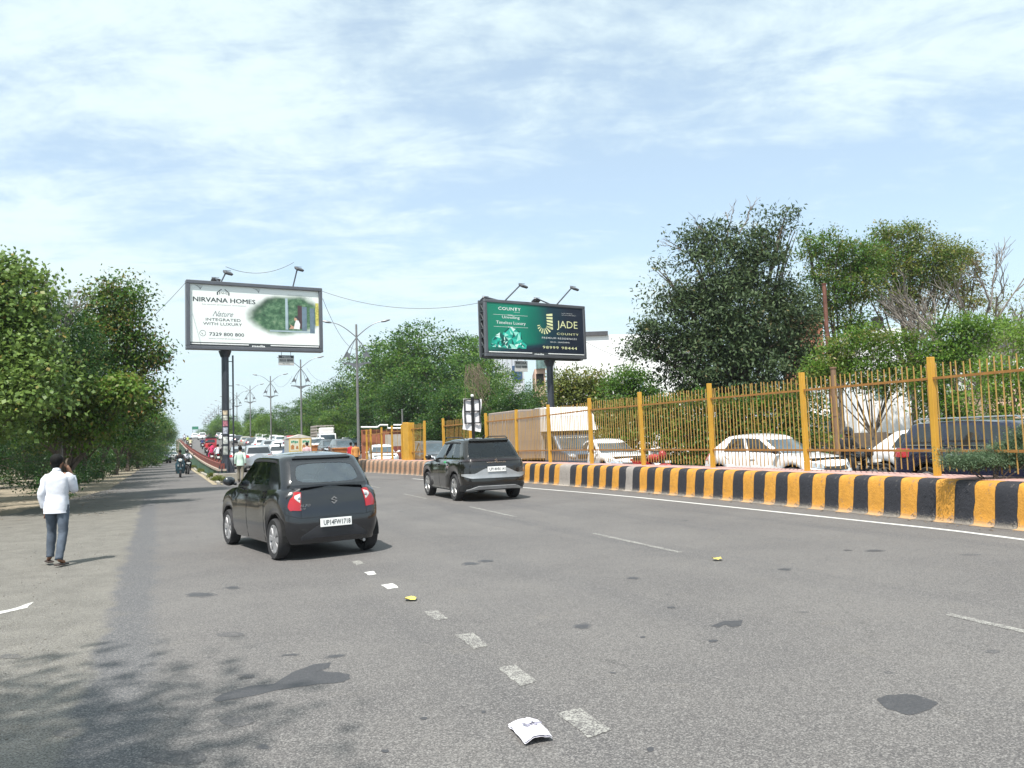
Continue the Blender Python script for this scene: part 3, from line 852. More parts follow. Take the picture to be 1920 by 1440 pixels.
# second set of lamps with single arm behind trees + camera pole
# ------------------------------------------------------------------ billboards
m_bf = mat('billboard_frame', (0.135, 0.14, 0.155), 0.42, 0.5, var=0.08, vscale=1, dirt=0.12)
m_bp = mat('billboard_pole', (0.055, 0.062, 0.078), 0.36, 0.3, var=0.15, vscale=1.0, dirt=0.03, dirtcol=(0.12, 0.12, 0.12))
m_ink = mat('print_ink_dark', (0.045, 0.055, 0.06), 0.5)
m_inkg = mat('print_ink_grey', (0.22, 0.24, 0.25), 0.5)
m_white = mat('print_white', (0.80, 0.82, 0.80), 0.5, var=0.03)
m_cream = mat('print_cream', (0.74, 0.76, 0.42), 0.5, var=0.05)
m_wrail = mat('rail_white', (0.78, 0.79, 0.78), 0.5, var=0.05)
def make_board(name, label, TLpx, width, height, z0, d0, uvec, thick, pole_u, pole_r, base):
    ang = math.atan2(uvec[1], uvec[0])
    o = thing(name, label, 'billboard', base, ang)
    return o
def uvpanel(name, m, parent, W, H, y, x0, z0):
    me = bpy.data.meshes.new(name)
    nx, nz = 8, 4
    vs = [(x0 + W * i / nx, y, z0 + H * j / nz) for j in range(nz + 1) for i in range(nx + 1)]
    fs = [(j * (nx + 1) + i, j * (nx + 1) + i + 1, (j + 1) * (nx + 1) + i + 1, (j + 1) * (nx + 1) + i) for j in range(nz) for i in range(nx)]
    me.from_pydata(vs, [], fs); me.materials.append(m)
    uv = me.uv_layers.new(name='UVMap')
    for p in me.polygons:
        for li in p.loop_indices:
            v = vs[me.loops[li].vertex_index]; uv.data[li].uv = ((v[0] - x0) / W, (v[2] - z0) / H)
    o = bpy.data.objects.new(name, me); COL.objects.link(o); o.parent = parent
    return o
def poly_print(name, polys, m, parent, y):
    mb = MB()
    for p in polys: mb.add([(q[0], y, q[1]) for q in p], [tuple(range(len(p)))])
    o = mb.build(name, m, parent, recalc=False)
    return o
def frame_bars(o, W, H, T, z0, fr, back=True):
    mb = MB()
    mb.bbox((W / 2, 0, z0 + H - fr / 2), (W, T, fr), 0.02); mb.build('frame_bar', m_bf, o)
    for x in (fr / 2, W - fr / 2):
        mb = MB(); mb.bbox((x, 0, z0 + H / 2), (fr, T - 0.004, H - 2 * fr), 0.02); mb.build('frame_bar', m_bf, o)
    mb = MB(); mb.bbox((W / 2, 0, z0 + fr / 2), (W, T, fr), 0.02); mb.build('frame_bar', m_bf, o)
def spot_arm(o, base, tip, yaw=0.0, parent_name='spotlight_arm'):
    mb = MB(); mb.tube([base, tip], 0.035, 6); a = mb.build(parent_name, m_bp, o)
    mb = MB(); t_ = Vector(tip)
    mb.bbox((0, 0, 0), (0.42, 0.32, 0.10), 0.03); mb.box((0, 0, -.06), (0.34, 0.24, 0.03))
    h = mb.build('spotlight', mat('spotlight_body', (0.10, 0.10, 0.11), 0.4, 0.4), a); h.location = t_ + Vector((0.05, -0.10 if t_.y < 0 else .12, -0.10)); h.rotation_euler = (0.5 if t_.y < 0 else -.5, 0.1, yaw)
    mb = MB(); mb.tube([t_, h.location], .02, 5); mb.tube([t_ + Vector((-.16, 0, .03)), t_ + Vector((.2, 0, .03))], .012, 5); mb.build('bracket', m_bp, a)

# board 1 ----------------------------------------------------------
d1 = G(424, 903).y - 1.15
bL, bR_ = D(348, 590, d1), D(603, 600, d1 + 3.2)
u1 = (Vector((bR_.x, bR_.y, 0)) - Vector((bL.x, bL.y, 0))); W1 = u1.length
z1b = D(348, 655, d1).z; H1 = D(348, 525, d1).z - z1b
pole_base = G(424, 903)
B1 = thing('billboard', 'white and green real estate billboard on a single dark pole left of centre', 'billboard', (bL.x, bL.y, 0), math.atan2(u1.y, u1.x))
T1 = 0.42
frame_bars(B1, W1, H1, T1, z1b, 0.17)
mb = MB(); mb.box((W1 / 2, 0.10, z1b + H1 / 2), (W1 - 0.36, 0.16, H1 - 0.36)); mb.build('backing', m_bf, B1)
m_p1, t, b, out = newmat('poster_white_green')
uvn = t.node('ShaderNodeUVMap').outputs[0]; sx = t.sep(uvn); u, v = sx[0], sx[1]
n = t.noise(t.mapping(uvn, (7, 3.5, 1)), 3.2, 6, 0.65); n_l = t.noise(t.mapping(uvn, (4, 2, 1)), 1.6, 3, 0.5)
gcol = t.ramp(n, [(0.25, (0.015, 0.035, 0.02)), (0.45, (0.05, 0.13, 0.065)), (0.6, (0.13, 0.24, 0.13)), (0.8, (0.36, 0.42, 0.30))])
uu = t.math('DIVIDE', t.math('SUBTRACT', u, 0.74), 0.30); vv = t.math('DIVIDE', t.math('SUBTRACT', v, t.math('ADD', 0.53, t.math('MULTIPLY', t.math('SUBTRACT', u, 0.74), 0.10))), 0.36)
rr = t.math('SQRT', t.math('ADD', t.math('MULTIPLY', uu, uu), t.math('MULTIPLY', vv, vv)))
rr = t.math('ADD', rr, t.math('MULTIPLY', t.math('SUBTRACT', n_l, 0.5), 0.35))
mk_ = t.step(t.math('MULTIPLY', rr, -1), -1.12, -0.82)
rim = t.math('MULTIPLY', t.step(rr, 0.60, 0.85), t.step(t.math('MULTIPLY', u, -1), -0.8, -0.55))
gcol = t.mix(t.math('MULTIPLY', t.math('MULTIPLY', rim, t.step(v, 0.35, 0.6)), 0.6), gcol, (0.03, 0.05, 0.035))
c = t.mix(mk_, (0.82, 0.86, 0.83), gcol)
t.put(b.inputs['Base Color'], c); b.inputs['Roughness'].default_value = 0.45
PW, PH = W1 - 0.34, H1 - 0.52; px0, pz0 = 0.17, z1b + 0.35; yf = -0.10
uvpanel('poster', m_p1, B1, PW, PH, yf, px0, pz0)
def U1(u, v): return px0 + PW * u, pz0 + PH * v
mb = MB(); mb.box((px0 + PW * .22, yf - .012, pz0 - 0.075), (PW * .43, .02, .05)); mb.box((px0 + PW * .80, yf - .012, pz0 - 0.075), (PW * .39, .02, .05)); mb.build('white_rail', m_wrail, B1)
mb = MB(); mb.box((px0 + PW / 2, yf + .02, pz0 - 0.085), (PW, .03, .15)); mb.build('bottom_panel', m_ink, B1)
text_mesh('media', *U1(0.46, -0.062), 0.62, 0.10, m_white, B1, y=yf - .012, bold=0.03)
text_mesh('NIRVANA HOMES', *U1(0.022, 0.70), PW * .465, 0.215, m_ink, B1, y=yf - .004)
for q in (.010, .018): text_mesh('NIRVANA HOMES', U1(0.022, 0.70)[0] + q, U1(0.022, 0.70)[1] + .004, PW * .465, 0.215, m_ink, B1, y=yf - .004 - q * .03)
text_mesh('RAJ NAGAR EXTENSION, GHAZIABAD', *U1(0.09, 0.645), PW * .33, 0.055, m_inkg, B1, y=yf - .004)
text_mesh('Nature', *U1(0.165, 0.455), PW * .155, 0.26, m_inkg, B1, y=yf - .004, shear=0.6)
text_mesh('INTEGRATED', *U1(0.115, 0.375), PW * .26, 0.13, m_ink, B1, y=yf - .005)
text_mesh('WITH LUXURY', *U1(0.095, 0.30), PW * .29, 0.13, m_ink, B1, y=yf - .005)
text_mesh('7329 800 800', *U1(0.14, 0.115), PW * .26, 0.165, m_ink, B1, y=yf - .004, bold=0.012)
text_mesh('www.nirvanahomes.com', *U1(0.135, 0.062), PW * .24, 0.05, m_inkg, B1, y=yf - .004)
def ringp(cx, cz, r0, r1, n=20, a0=0, a1=2 * PI):
    return [[(cx + r0 * math.cos(a), cz + r0 * math.sin(a)), (cx + r1 * math.cos(a), cz + r1 * math.sin(a)), (cx + r1 * math.cos(b_), cz + r1 * math.sin(b_)), (cx + r0 * math.cos(b_), cz + r0 * math.sin(b_))] for a, b_ in [(a0 + (a1 - a0) * k / n, a0 + (a1 - a0) * (k + 1) / n) for k in range(n)]]
cx_, cz_ = U1(0.092, 0.155)
poly_print('phone_mark', ringp(cx_, cz_, .125, .14) + ringp(cx_ + .02, cz_ + .02, .05, .075, 8, PI, 1.5 * PI), m_ink, B1, yf - .004)
lx, lz = U1(0.245, 0.83)
def bar2(x0, z0_, x1, z1_, w_):
    d = Vector((x1 - x0, z1_ - z0_)).normalized() * w_ / 2; n_ = (-d.y, d.x)
    return [(x0 + n_[0], z0_ + n_[1]), (x0 - n_[0], z0_ - n_[1]), (x1 - n_[0], z1_ - n_[1]), (x1 + n_[0], z1_ + n_[1])]
poly_print('logo', [bar2(lx - .26, lz, lx - .26, lz + .14, .06), bar2(lx - .26, lz + .13, lx - .07, lz + .29, .035), bar2(lx - .17, lz + .03, lx - .17, lz + .16, .03), bar2(lx + .26, lz, lx + .26, lz + .14, .06), bar2(lx + .26, lz + .13, lx + .07, lz + .29, .035), bar2(lx + .17, lz + .03, lx + .17, lz + .16, .03)], m_ink, B1, yf - .004)
text_mesh('NH', lx - .11, lz + .05, .22, .11, m_ink, B1, y=yf - .004)
for k, (u_q, v_q) in enumerate(((.745, .885), (.785, .862), (.80, .84))): text_mesh(['The project is registered under the real estate act', 'Registration details available on website', 'Terms and conditions apply to all the offers shown'][k], *U1(u_q, v_q + .01), PW * (.945 - u_q), .028, m_inkg, B1, y=yf - .005)
# fronds printed in the top corners
fr_ = []
for (uu_, ln) in ((.03, 9), (.47, 8)):
    bx, bz = U1(uu_, .985)
    for k in range(ln):
        a = -0.35 - 0.22 * k; fr_.append(bar2(bx + k * .05, bz, bx + k * .05 + .28 * math.cos(a) * .8, bz + .22 * math.sin(a), .010))
poly_print('leaf_print', fr_, m_inkg, B1, yf - .004)
# window frame and reader printed in the green picture
m_pb = mat('print_blue_grey', (0.13, 0.19, 0.24), 0.5, var=0.2, vscale=3); m_pl = mat('print_light_blue', (0.36, 0.46, 0.50), 0.5, var=.15, vscale=2)
def rc(u0, v0, u1_, v1_): (a, b_), (c_, d_) = U1(u0, v0), U1(u1_, v1_); return [(a, b_), (c_, b_), (c_, d_), (a, d_)]
poly_print('window_print', [rc(.86, .26, .90, .70), rc(.925, .22, .965, .68), rc(.745, .26, .75, .72)], m_pb, B1, yf - .004)
poly_print('window_print', [rc(.725, .27, .745, .84), rc(.60, .225, .925, .255)], m_pl, B1, yf - .0045)
poly_print('curtain_print', [rc(.825, .30, .86, .72)], mat('print_maroon', (0.07, 0.04, 0.045), .5), B1, yf - .0035)
poly_print('garden_print', [rc(.972, .36, .998, .78)], mat('print_yellow', (0.55, 0.5, 0.12), .5, var=.4, vscale=9), B1, yf - .004)
px_, pz_ = U1(.795, .29)
poly_print('figure_print', [[(px_ - .02, pz_), (px_ + .27, pz_ - .02), (px_ + .30, pz_ + .25), (px_ + .22, pz_ + .42), (px_ + .10, pz_ + .44), (px_ + .03, pz_ + .25)]], m_white, B1, yf - .006)
poly_print('figure_print', [[(px_ - .25, pz_ - .02), (px_ + .02, pz_), (px_ + .06, pz_ + .08), (px_ - .12, pz_ + .16), (px_ - .2, pz_ + .22), (px_ - .16, pz_ + .1)], [(px_ + .02, pz_ + .42), (px_ + .06, pz_ + .40), (px_ + .16, pz_ + .44), (px_ + .16, pz_ + .58), (px_ + .05, pz_ + .60), (px_ + .01, pz_ + .52)]], mat('print_skin', (0.55, 0.33, 0.22), .5), B1, yf - .0055)
poly_print('figure_print', [[(px_ + .03, pz_ + .57), (px_ + .13, pz_ + .52), (px_ + .20, pz_ + .42), (px_ + .22, pz_ + .55), (px_ + .16, pz_ + .64), (px_ + .07, pz_ + .64)]], m_ink, B1, yf - .0065)
def to_local(o, p): return o.matrix_basis.inverted() @ Vector(p)
lp_ = to_local(B1, (pole_base.x, pole_base.y, 0))
mb = MB(); mb.tube([(lp_.x, lp_.y, 0.62), (lp_.x, lp_.y, z1b + 0.05)], 0.168, 20); mb.build('pole', m_bp, B1, smooth=True)
mb = MB(); mb.tube([(lp_.x, lp_.y, z1b - 0.30), (lp_.x, lp_.y, z1b - .01)], [0.2, .30], 20); mb.tube([(lp_.x, lp_.y, z1b - .02), (lp_.x, min(lp_.y, 0.1), z1b + .02)], .18, 8); mb.build('collar', m_bp, B1, smooth=True)
mb = MB()
mb.box((lp_.x, lp_.y, .42), (.78, .78, .05))
for k in range(8):
    a = 2 * PI * k / 8
    M_ = Matrix.Translation((lp_.x, lp_.y, .445)) @ Matrix.Rotation(a, 4, 'Z')
    mb.add([(.18, -.012, 0), (.40, -.012, 0), (.185, -.012, .62), (.18, .012, 0), (.40, .012, 0), (.185, .012, .62)], [(0, 1, 2), (5, 4, 3), (0, 3, 4, 1), (1, 4, 5, 2), (2, 5, 3, 0)], M=M_)
mb.tube([(lp_.x, lp_.y, .445), (lp_.x, lp_.y, 1.06)], [.24, .19], 16)
mb.build('base_plate', m_bp, B1)
mb = MB(); mb.bbox((lp_.x, lp_.y, .20), (1.0, 1.0, .40), .02); mb.build('footing', mat('footing_concrete', (0.36, 0.33, 0.28), .9, var=.2, vscale=3, dirt=.4, bump=.4, bscale=22), B1)
# pasted bills on the pole
bills = [(1.78, .34, .2, (0.50, 0.52, 0.50)), (2.26, .30, .2, (0.42, 0.44, 0.52)), (2.62, .26, .2, (0.42, 0.16, 0.2)), (2.9, .22, .2, (0.50, 0.50, 0.44)), (1.28, .4, .18, (0.30, 0.32, 0.30)), (3.16, .2, .19, (0.5, 0.42, 0.3))]
cang = math.atan2(-lp_.y - 30, -lp_.x + 10)
camdir = to_local(B1, (0, 0, 0)) - lp_; ca = math.atan2(camdir.y, camdir.x)
for k, (zz, hh_, rr_, col) in enumerate(bills):
    mb = MB(); mb.grid([[(lp_.x + (.171 + .001 * k) * math.cos(ca + a), lp_.y + (.171 + .001 * k) * math.sin(ca + a), zz + z_) for a in np.linspace(-.75, .55, 7)] for z_ in (0, hh_)])
    mb.build('pasted_bill', mat(f'bill_{k}', col, .7, var=.45, vscale=9), B1)
# ladder rail beside the pole and small contact plate
mb = MB(); mb.tube([(lp_.x + .36, lp_.y + .02, 0.05), (lp_.x + .36, lp_.y + .02, z1b - .2)], .04, 8)
for zz in (1.4, 3.0, 4.55, z1b - .5): mb.tube([(lp_.x + .1, lp_.y, zz), (lp_.x + .36, lp_.y + .02, zz)], .02, 6)
mb.build('conduit', m_bp, B1)
sxl = W1 * .66
mb = MB(); mb.bbox((sxl + .38, 0, z1b - .42), (.76, .03, .50), .005); pl_ = mb.build('contact_plate', mat('plate_white', (.50, .50, .48), .6, var=.1, dirt=.3), B1)
mb = MB(); mb.box((sxl + .15, 0, z1b - .10), (.02, .02, .2)); mb.box((sxl + .6, 0, z1b - .10), (.02, .02, .2)); mb.build('hanger', m_bp, B1)
mb = MB(); mb.box((sxl + .38, -.018, z1b - .25), (.72, .006, .12)); mb.build('plate_band', m_ink, pl_)
text_mesh('MEDIA', sxl + .18, z1b - .29, .42, .07, m_white, pl_, y=-.0225)
text_mesh('93555 98989', sxl + .05, z1b - .49, .66, .13, m_ink, pl_, y=-.018, bold=.03)
text_mesh('MD SIGNS', sxl + .2, z1b - .62, .34, .05, m_ink, pl_, y=-.018)
zt1 = z1b + H1
spot_arm(B1, (W1 * .245, -.1, zt1), (W1 * .285, -.06, zt1 + .55), .3)
spot_arm(B1, (W1 * .235, .1, zt1), (W1 * .215, .45, zt1 + .28), .1)
spot_arm(B1, (W1 * .775, -.1, zt1), (W1 * .815, -.06, zt1 + 1.0), .3)

# board 2 ----------------------------------------------------------
d2 = 36.8
qL, qR = D(908, 615, d2), D(1097, 620, d2 + 3.2)
u2v = (Vector((qR.x, qR.y, 0)) - Vector((qL.x, qL.y, 0))); W2 = u2v.length
z2b = D(911, 668, d2).z; H2 = D(911, 560, d2).z - z2b
B2 = thing('billboard', 'dark green residences billboard on a dark pole behind the yellow fence', 'billboard', (qL.x, qL.y, 0), math.atan2(u2v.y, u2v.x))
T2 = 0.16
frame_bars(B2, W2, H2, T2, z2b, 0.15)
m_p2, t, b, out = newmat('poster_green_navy')
uvn = t.node('ShaderNodeUVMap').outputs[0]; sx = t.sep(uvn)
n = t.noise(t.mapping(uvn, (2, 1, 1)), 1.3, 3, .5)
f = t.math('ADD', sx[0], t.math('MULTIPLY', t.math('SUBTRACT', n, .5), .18))
edge_ = t.math('MULTIPLY', t.step(t.math('MULTIPLY', sx[1], -1), -0.22, 0.0), 0.5)
c = t.ramp(t.math('ADD', f, edge_), [(0.0, (0.004, 0.19, 0.115)), (0.28, (0.004, 0.24, 0.15)), (0.46, (0.004, 0.15, 0.105)), (0.62, (0.012, 0.045, 0.065)), (0.85, (0.014, 0.02, 0.036))])
t.put(b.inputs['Base Color'], c); b.inputs['Roughness'].default_value = .4
PW, PH = W2 - .30, H2 - .42; px0, pz0 = .15, z2b + .27; yf = -.05
uvpanel('poster', m_p2, B2, PW, PH, yf, px0, pz0)
mb = MB(); mb.box((W2 / 2, .02, z2b + H2 / 2), (W2 - .3, .05, H2 - .3)); mb.build('backing', m_ink, B2)
mb = MB(); mb.box((px0 + PW * .22, yf - .02, pz0 - .05), (PW * .43, .02, .045)); mb.box((px0 + PW * .80, yf - .02, pz0 - .05), (PW * .39, .02, .045)); mb.build('white_rail', m_wrail, B2)
mb = MB(); mb.box((px0 + PW / 2, yf, pz0 - .06), (PW, .03, .10)); mb.build('bottom_panel', m_ink, B2)
text_mesh('media', *U1(.46, -.055), .56, .08, m_white, B2, y=yf - .024, bold=.03)
text_mesh('COUNTY', *U1(.11, .855), PW * .225, .15, m_white, B2, y=yf - .005, bold=.008, spacing=1.1)
text_mesh('GROUP', *U1(.265, .82), PW * .06, .035, m_white, B2, y=yf - .005)
text_mesh('Unveiling', *U1(.145, .665), PW * .175, .175, m_white, B2, y=yf - .005)
text_mesh('Timeless Luxury', *U1(.085, .545), PW * .295, .19, m_white, B2, y=yf - .005)
poly_print('rule', [bar2(*U1(.06, .755), *U1(.405, .76), .012), bar2(*U1(.06, .505), *U1(.405, .51), .012)] + [bar2(*U1(.20, .757), *U1(.25, .757), .035), bar2(*U1(.20, .507), *U1(.25, .507), .035)], m_white, B2, yf - .005)
text_mesh('JADE', *U1(.71, .50), PW * .225, .47, m_cream, B2, y=yf - .005, bold=-.004)
text_mesh('COUNTY', *U1(.705, .395), PW * .24, .11, m_cream, B2, y=yf - .005, spacing=1.15)
text_mesh('PREMIUM RESIDENCES', *U1(.545, .30), PW * .375, .085, m_white, B2, y=yf - .005, spacing=1.2)
text_mesh('NH-24 - GHAZIABAD', *U1(.63, .222), PW * .21, .055, m_white, B2, y=yf - .005)
text_mesh('98999 98444', *U1(.55, .085), PW * .37, .135, m_cream, B2, y=yf - .005, bold=.005, spacing=1.15)
text_mesh('RERA REGISTERED PROJECT', *U1(.765, .825), PW * .16, .03, m_white, B2, y=yf - .005); text_mesh('COUNTY INFRA ESTATES', *U1(.765, .865), PW * .12, .03, m_white, B2, y=yf - .005)
fan = []
for k in range(13):
    a0, a1 = 1.30 - 0.235 * k, 0  # angle down the sweep of the letter
    fr__ = k / 12
    if k < 5:
        (xa, za), (xb, zb_) = U1(.600, .83 - .062 * k), U1(.665, .85 - .075 * k)
        fan.append([(xa, za), (xa + .01 * k, za - .085), (xb, zb_ - .10 - .02), (xb, zb_)])
    else:
        th = math.radians(lerp(-20, -168, (k - 5) / 7)); cxu, czv = U1(.565, .60)
        r0, r1 = .20, lerp(.56, .36, (k - 5) / 7)
        da = .085
        fan.append([(cxu + r0 * math.cos(th - da), czv + r0 * math.sin(th - da)), (cxu + r0 * math.cos(th + da * .5), czv + r0 * math.sin(th + da * .5)), (cxu + r1 * math.cos(th + da), czv + r1 * math.sin(th + da)), (cxu + r1 * math.cos(th - da), czv + r1 * math.sin(th - da))])
poly_print('fan_mark', fan, m_cream, B2, yf - .005)
RC = random.Random(5)
cols = [(0.01, 0.32, 0.24), (0.03, 0.48, 0.36), (0.30, 0.72, 0.60), (0.62, 0.85, 0.78), (0.004, 0.10, 0.085)]
pol = {k: [] for k in range(5)}
def gem(cu, cv, ru, rv, n, seed):
    g = random.Random(seed); cxg, czg = U1(cu, cv); ru *= PW; rv *= PH
    rings_ = [[(cxg, czg + rv * .1)] * n]
    for q, kk in ((.42, .3), (.75, .5), (1.0, .2)):
        rings_.append([(cxg + ru * q * math.cos(2 * PI * (i + kk * g.random()) / n) * g.uniform(.85, 1.08), max(czg - rv * .72, czg + rv * q * math.sin(2 * PI * (i + kk * g.random()) / n) * g.uniform(.85, 1.1))) for i in range(n)])
    for a_, b2 in zip(rings_, rings_[1:]):
        for i in range(n):
            j = (i + 1) % n
            pol[g.choice([0, 1, 1, 2, 3, 4, 0, 4, 1])].append([a_[i], b2[i], b2[j]]); pol[g.choice([0, 1, 4, 2, 0, 1])].append([a_[i], b2[j], a_[j]])
gem(.115, .20, .085, .17, 9, 3); gem(.235, .25, .115, .27, 11, 8); gem(.34, .13, .05, .09, 7, 5); gem(.05, .12, .035, .06, 6, 6)
for k in range(5): poly_print('crystal_print', pol[k], mat(f'print_teal_{k}', cols[k], .4), B2, yf - .003 - .0006 * k)
# its twin face behind, with open bracing between
mb = MB(); mb.box((W2 / 2, .50, z2b + H2 / 2), (W2, .08, H2)); mb.build('rear_panel', m_bf, B2)
for x in (.08, W2 - .08):
    mb = MB()
    for j in range(7):
        z_ = z2b + .15 + (H2 - .3) * j / 6; mb.box((x, .28, z_), (.05, .38, .05))
    for yy in (.12, .44): mb.box((x, yy, z2b + H2 / 2), (.07, .07, H2 - .02))
    for j in range(5): z_ = z2b + .35 + .45 * j; mb.tube([(x, .14, z_), (x, .43, z_ + .4)], .02, 4)
    mb.build('bracing', m_ink, B2)
mb = MB(); mb.box((W2 / 2, .26, z2b - .03), (W2 * .94, .44, .05)); mb.build('catwalk', m_ink, B2)
lpx = to_local(B2, (XD(1035.5, d2 + 2.4, 5), d2 + 2.4, 0))
mb = MB(); mb.tube([(lpx.x, .5, 0), (lpx.x, .5, z2b - .02)], .165, 20); mb.build('pole', m_bp, B2, smooth=True)
mb = MB(); mb.tube([(lpx.x, .5, z2b - .35), (lpx.x, .5, z2b - .06)], [.18, .30], 16); mb.build('collar', m_bp, B2, smooth=True)
zt2 = z2b + H2
for xa, tipx, ty, hz_ in ((.18, .06, .6, .22), (.20, .34, -.06, .85), (.68, .56, .6, .35), (.71, .86, -.06, .95)):
    spot_arm(B2, (W2 * xa, .2 if ty > 0 else -.05, zt2), (W2 * tipx + .1, ty, zt2 + hz_), .2)
sxl = W2 * .285
mb = MB(); mb.bbox((sxl + .36, .1, z2b - .42), (.74, .03, .52), .005); pl_ = mb.build('contact_plate', MC['plate_white'], B2)
mb = MB(); mb.box((sxl + .15, .1, z2b - .10), (.02, .02, .2)); mb.box((sxl + .6, .1, z2b - .10), (.02, .02, .2)); mb.build('hanger', m_bp, B2)
text_mesh('MEDIA', sxl + .06, z2b - .32, .62, .12, m_ink, pl_, y=.08, bold=.03)
text_mesh('93555 98989', sxl + .04, z2b - .52, .66, .13, m_ink, pl_, y=.08, bold=.03)

# wires ---------------------------------------------------------------
m_wire = mat('wire', (0.05, 0.05, 0.055), .6)
def wire(label, a, b_, sag, r=.011):
    a, b_ = Vector(a), Vector(b_); pts = []
    for k in range(17):
        u = k / 16; p = a.lerp(b_, u); p.z -= sag * 4 * u * (1 - u); pts.append(p)
    mb = MB(); mb.tube([p - a for p in pts], r, 5); tag(mb.build('overhead_wire', m_wire, loc=a), label, 'wire')
wire('thin wire sagging between the two spotlights over the white billboard', D(423, 500, d1 + .8), D(551, 492, d1 + 2.2), .42)
wire('long thin wire between the right side of the white billboard and the green billboard', D(604, 546, d1 + 3.2), D(903, 567, d2), .55)
wire('thin wire from the left corner of the white billboard down into the left trees', D(347, 531, d1), D(262, 618, 30), .04)
wire('thin wire from the white billboard down to the nearest street lamp', D(605, 560, d1 + 3.2), D(664, 655, 52), .5)
wire('thin wire hanging between the nearest and second street lamps', D(655, 672, 52), D(575, 690, 76), 1.4)
wire('thin wire from the green billboard towards the big dark tree', D(1097, 640, d2 + 3.2), D(1200, 678, 36), .15)
wire('thin wire hanging between the second and third street lamps', D(548, 705, 76), D(511, 712, 101), 1.0)

# banner on a black stand ----------------------------------------------
bd = 29.5
bn = thing('banner_stand', 'torn white cloth banner in a black metal stand behind the fence gap', 'banner', (XD(888, bd, 1.5), bd, 0), 0.12)
m_bk = mat('black_metal', (0.012, 0.012, 0.014), .45, .3)
def ZB(py, dd=bd, px=888): return D(px, py, dd).z
zt_, zb_ = ZB(749), ZB(793)
mb = MB(); mb.tube([(0, 0, 0), (0, 0, ZB(745))], .06, 8); mb.build('pole', m_bk, bn)
mb = MB(); mb.ball((0, 0, ZB(742)), .06, 8, 6); mb.build('finial', m_white, bn)
mb = MB()
for x in (-.30, .26): mb.box((x, -.02, (zt_ + zb_) / 2), (.045, .05, zt_ - zb_))
for z_ in (zt_, (zt_ + zb_) / 2, zb_): mb.box((-.02, -.02, z_), (.60, .05, .04))
mb.build('frame', m_bk, bn)
mb = MB(); rows = []
for j in range(8):
    v = j / 7; row = []
    for i in range(8):
        u = i / 7
        row.append((-.34 + .68 * u - .06 * (1 - v) + .02 * math.sin(v * 9), .03 + .03 * math.sin(u * 8 + v * 5) * (.4 + (1 - v)), zb_ - .22 + (zt_ - zb_ + .26) * v - .10 * u * (1 - v) - .03 * u))
    rows.append(row)
mb.grid(rows); mb.build('cloth', mat('banner_cloth', (.74, .72, .74), .8, var=.08), bn, smooth='all', recalc=False)
# ------------------------------------------------------------------ vehicles
m_tyre = mat('tyre', (0.022, 0.022, 0.024), .85, var=.2, vscale=8, dirt=.2, dirtcol=(.12, .11, .09))
m_rim = mat('alloy', (0.42, 0.42, 0.42), .35, .7)
m_hub = mat('hubcap', (0.34, 0.34, 0.35), .4, .4)
m_trim = mat('black_plastic', (0.022, 0.023, 0.025), .55, var=.1)
m_int = mat('car_interior', (0.03, 0.031, 0.034), .8)
m_seat = mat('seat_cloth', (0.10, 0.10, 0.105), .9)
m_under = mat('underbody', (0.006, 0.006, 0.006), .9)
m_red = mat('tail_lamp_red', (0.36, 0.006, 0.010), .12, var=.05, coat=1)
m_dred = mat('tail_lamp_dark', (0.16, 0.006, 0.01), .12, coat=1)
m_clear = mat('lamp_clear', (0.70, 0.66, 0.64), .1, .3, var=.3, vscale=12, coat=1)
m_head = mat('headlamp', (0.50, 0.53, 0.56), .08, .5, var=.35, vscale=9, coat=1)
m_chrome = mat('chrome', (0.62, 0.63, 0.65), .12, 1.0)
m_silv = mat('skid_silver', (0.40, 0.41, 0.42), .38, .5)
m_plate = mat('number_plate', (0.78, 0.78, 0.76), .45, var=.03)
m_seam = mat('panel_gap', (0.004, 0.004, 0.004), .9)
gl_c = glass('car_glass', (0.30, 0.36, 0.36), 0.02)
gl_rear = glass('rear_glass', (0.80, 0.88, 0.92), 0.20)
gl_front = glass('front_glass', (0.84, 0.90, 0.90), 0.03)
m_dk = mat('dark_glass', (0.012, 0.016, 0.020), .05, coat=1, var=.2)
m_dkb = mat('dark_glass_blue', (0.035, 0.055, 0.070), .05, coat=1, var=.4, vscale=2)

class Shell:
    """rings of a car body: outline in plan at each level, shared point count"""
    def __init__(s, rings): s.r = rings; s.nj = len(rings[0]); s.nt = len(rings)
    def p(s, j, t_, side=1):          # j, t_ floats in index units
        j = min(max(j, 0), s.nj - 1); t_ = min(max(t_, 0), s.nt - 1)
        j0 = min(int(j), s.nj - 2); t0 = min(int(t_), s.nt - 2); a, b_ = j - j0, t_ - t0
        r = s.r
        q = (r[t0][j0] * (1 - a) + r[t0][j0 + 1] * a) * (1 - b_) + (r[t0 + 1][j0] * (1 - a) + r[t0 + 1][j0 + 1] * a) * b_
        return Vector((q.x * side, q.y, q.z))
    def n(s, j, t_, side=1):
        e = .3
        a = s.p(j + e, t_, side) - s.p(j - e, t_, side); b_ = s.p(j, t_ + e, side) - s.p(j, t_ - e, side)
        n_ = a.cross(b_)
        if n_.length < 1e-9: return Vector((0, 0, 1))
        n_.normalize(); q = s.p(j, t_, side)
        ref = Vector((q.x, (q.y - s.cy) * .6, .1))
        return n_ if n_.dot(ref) > 0 else -n_
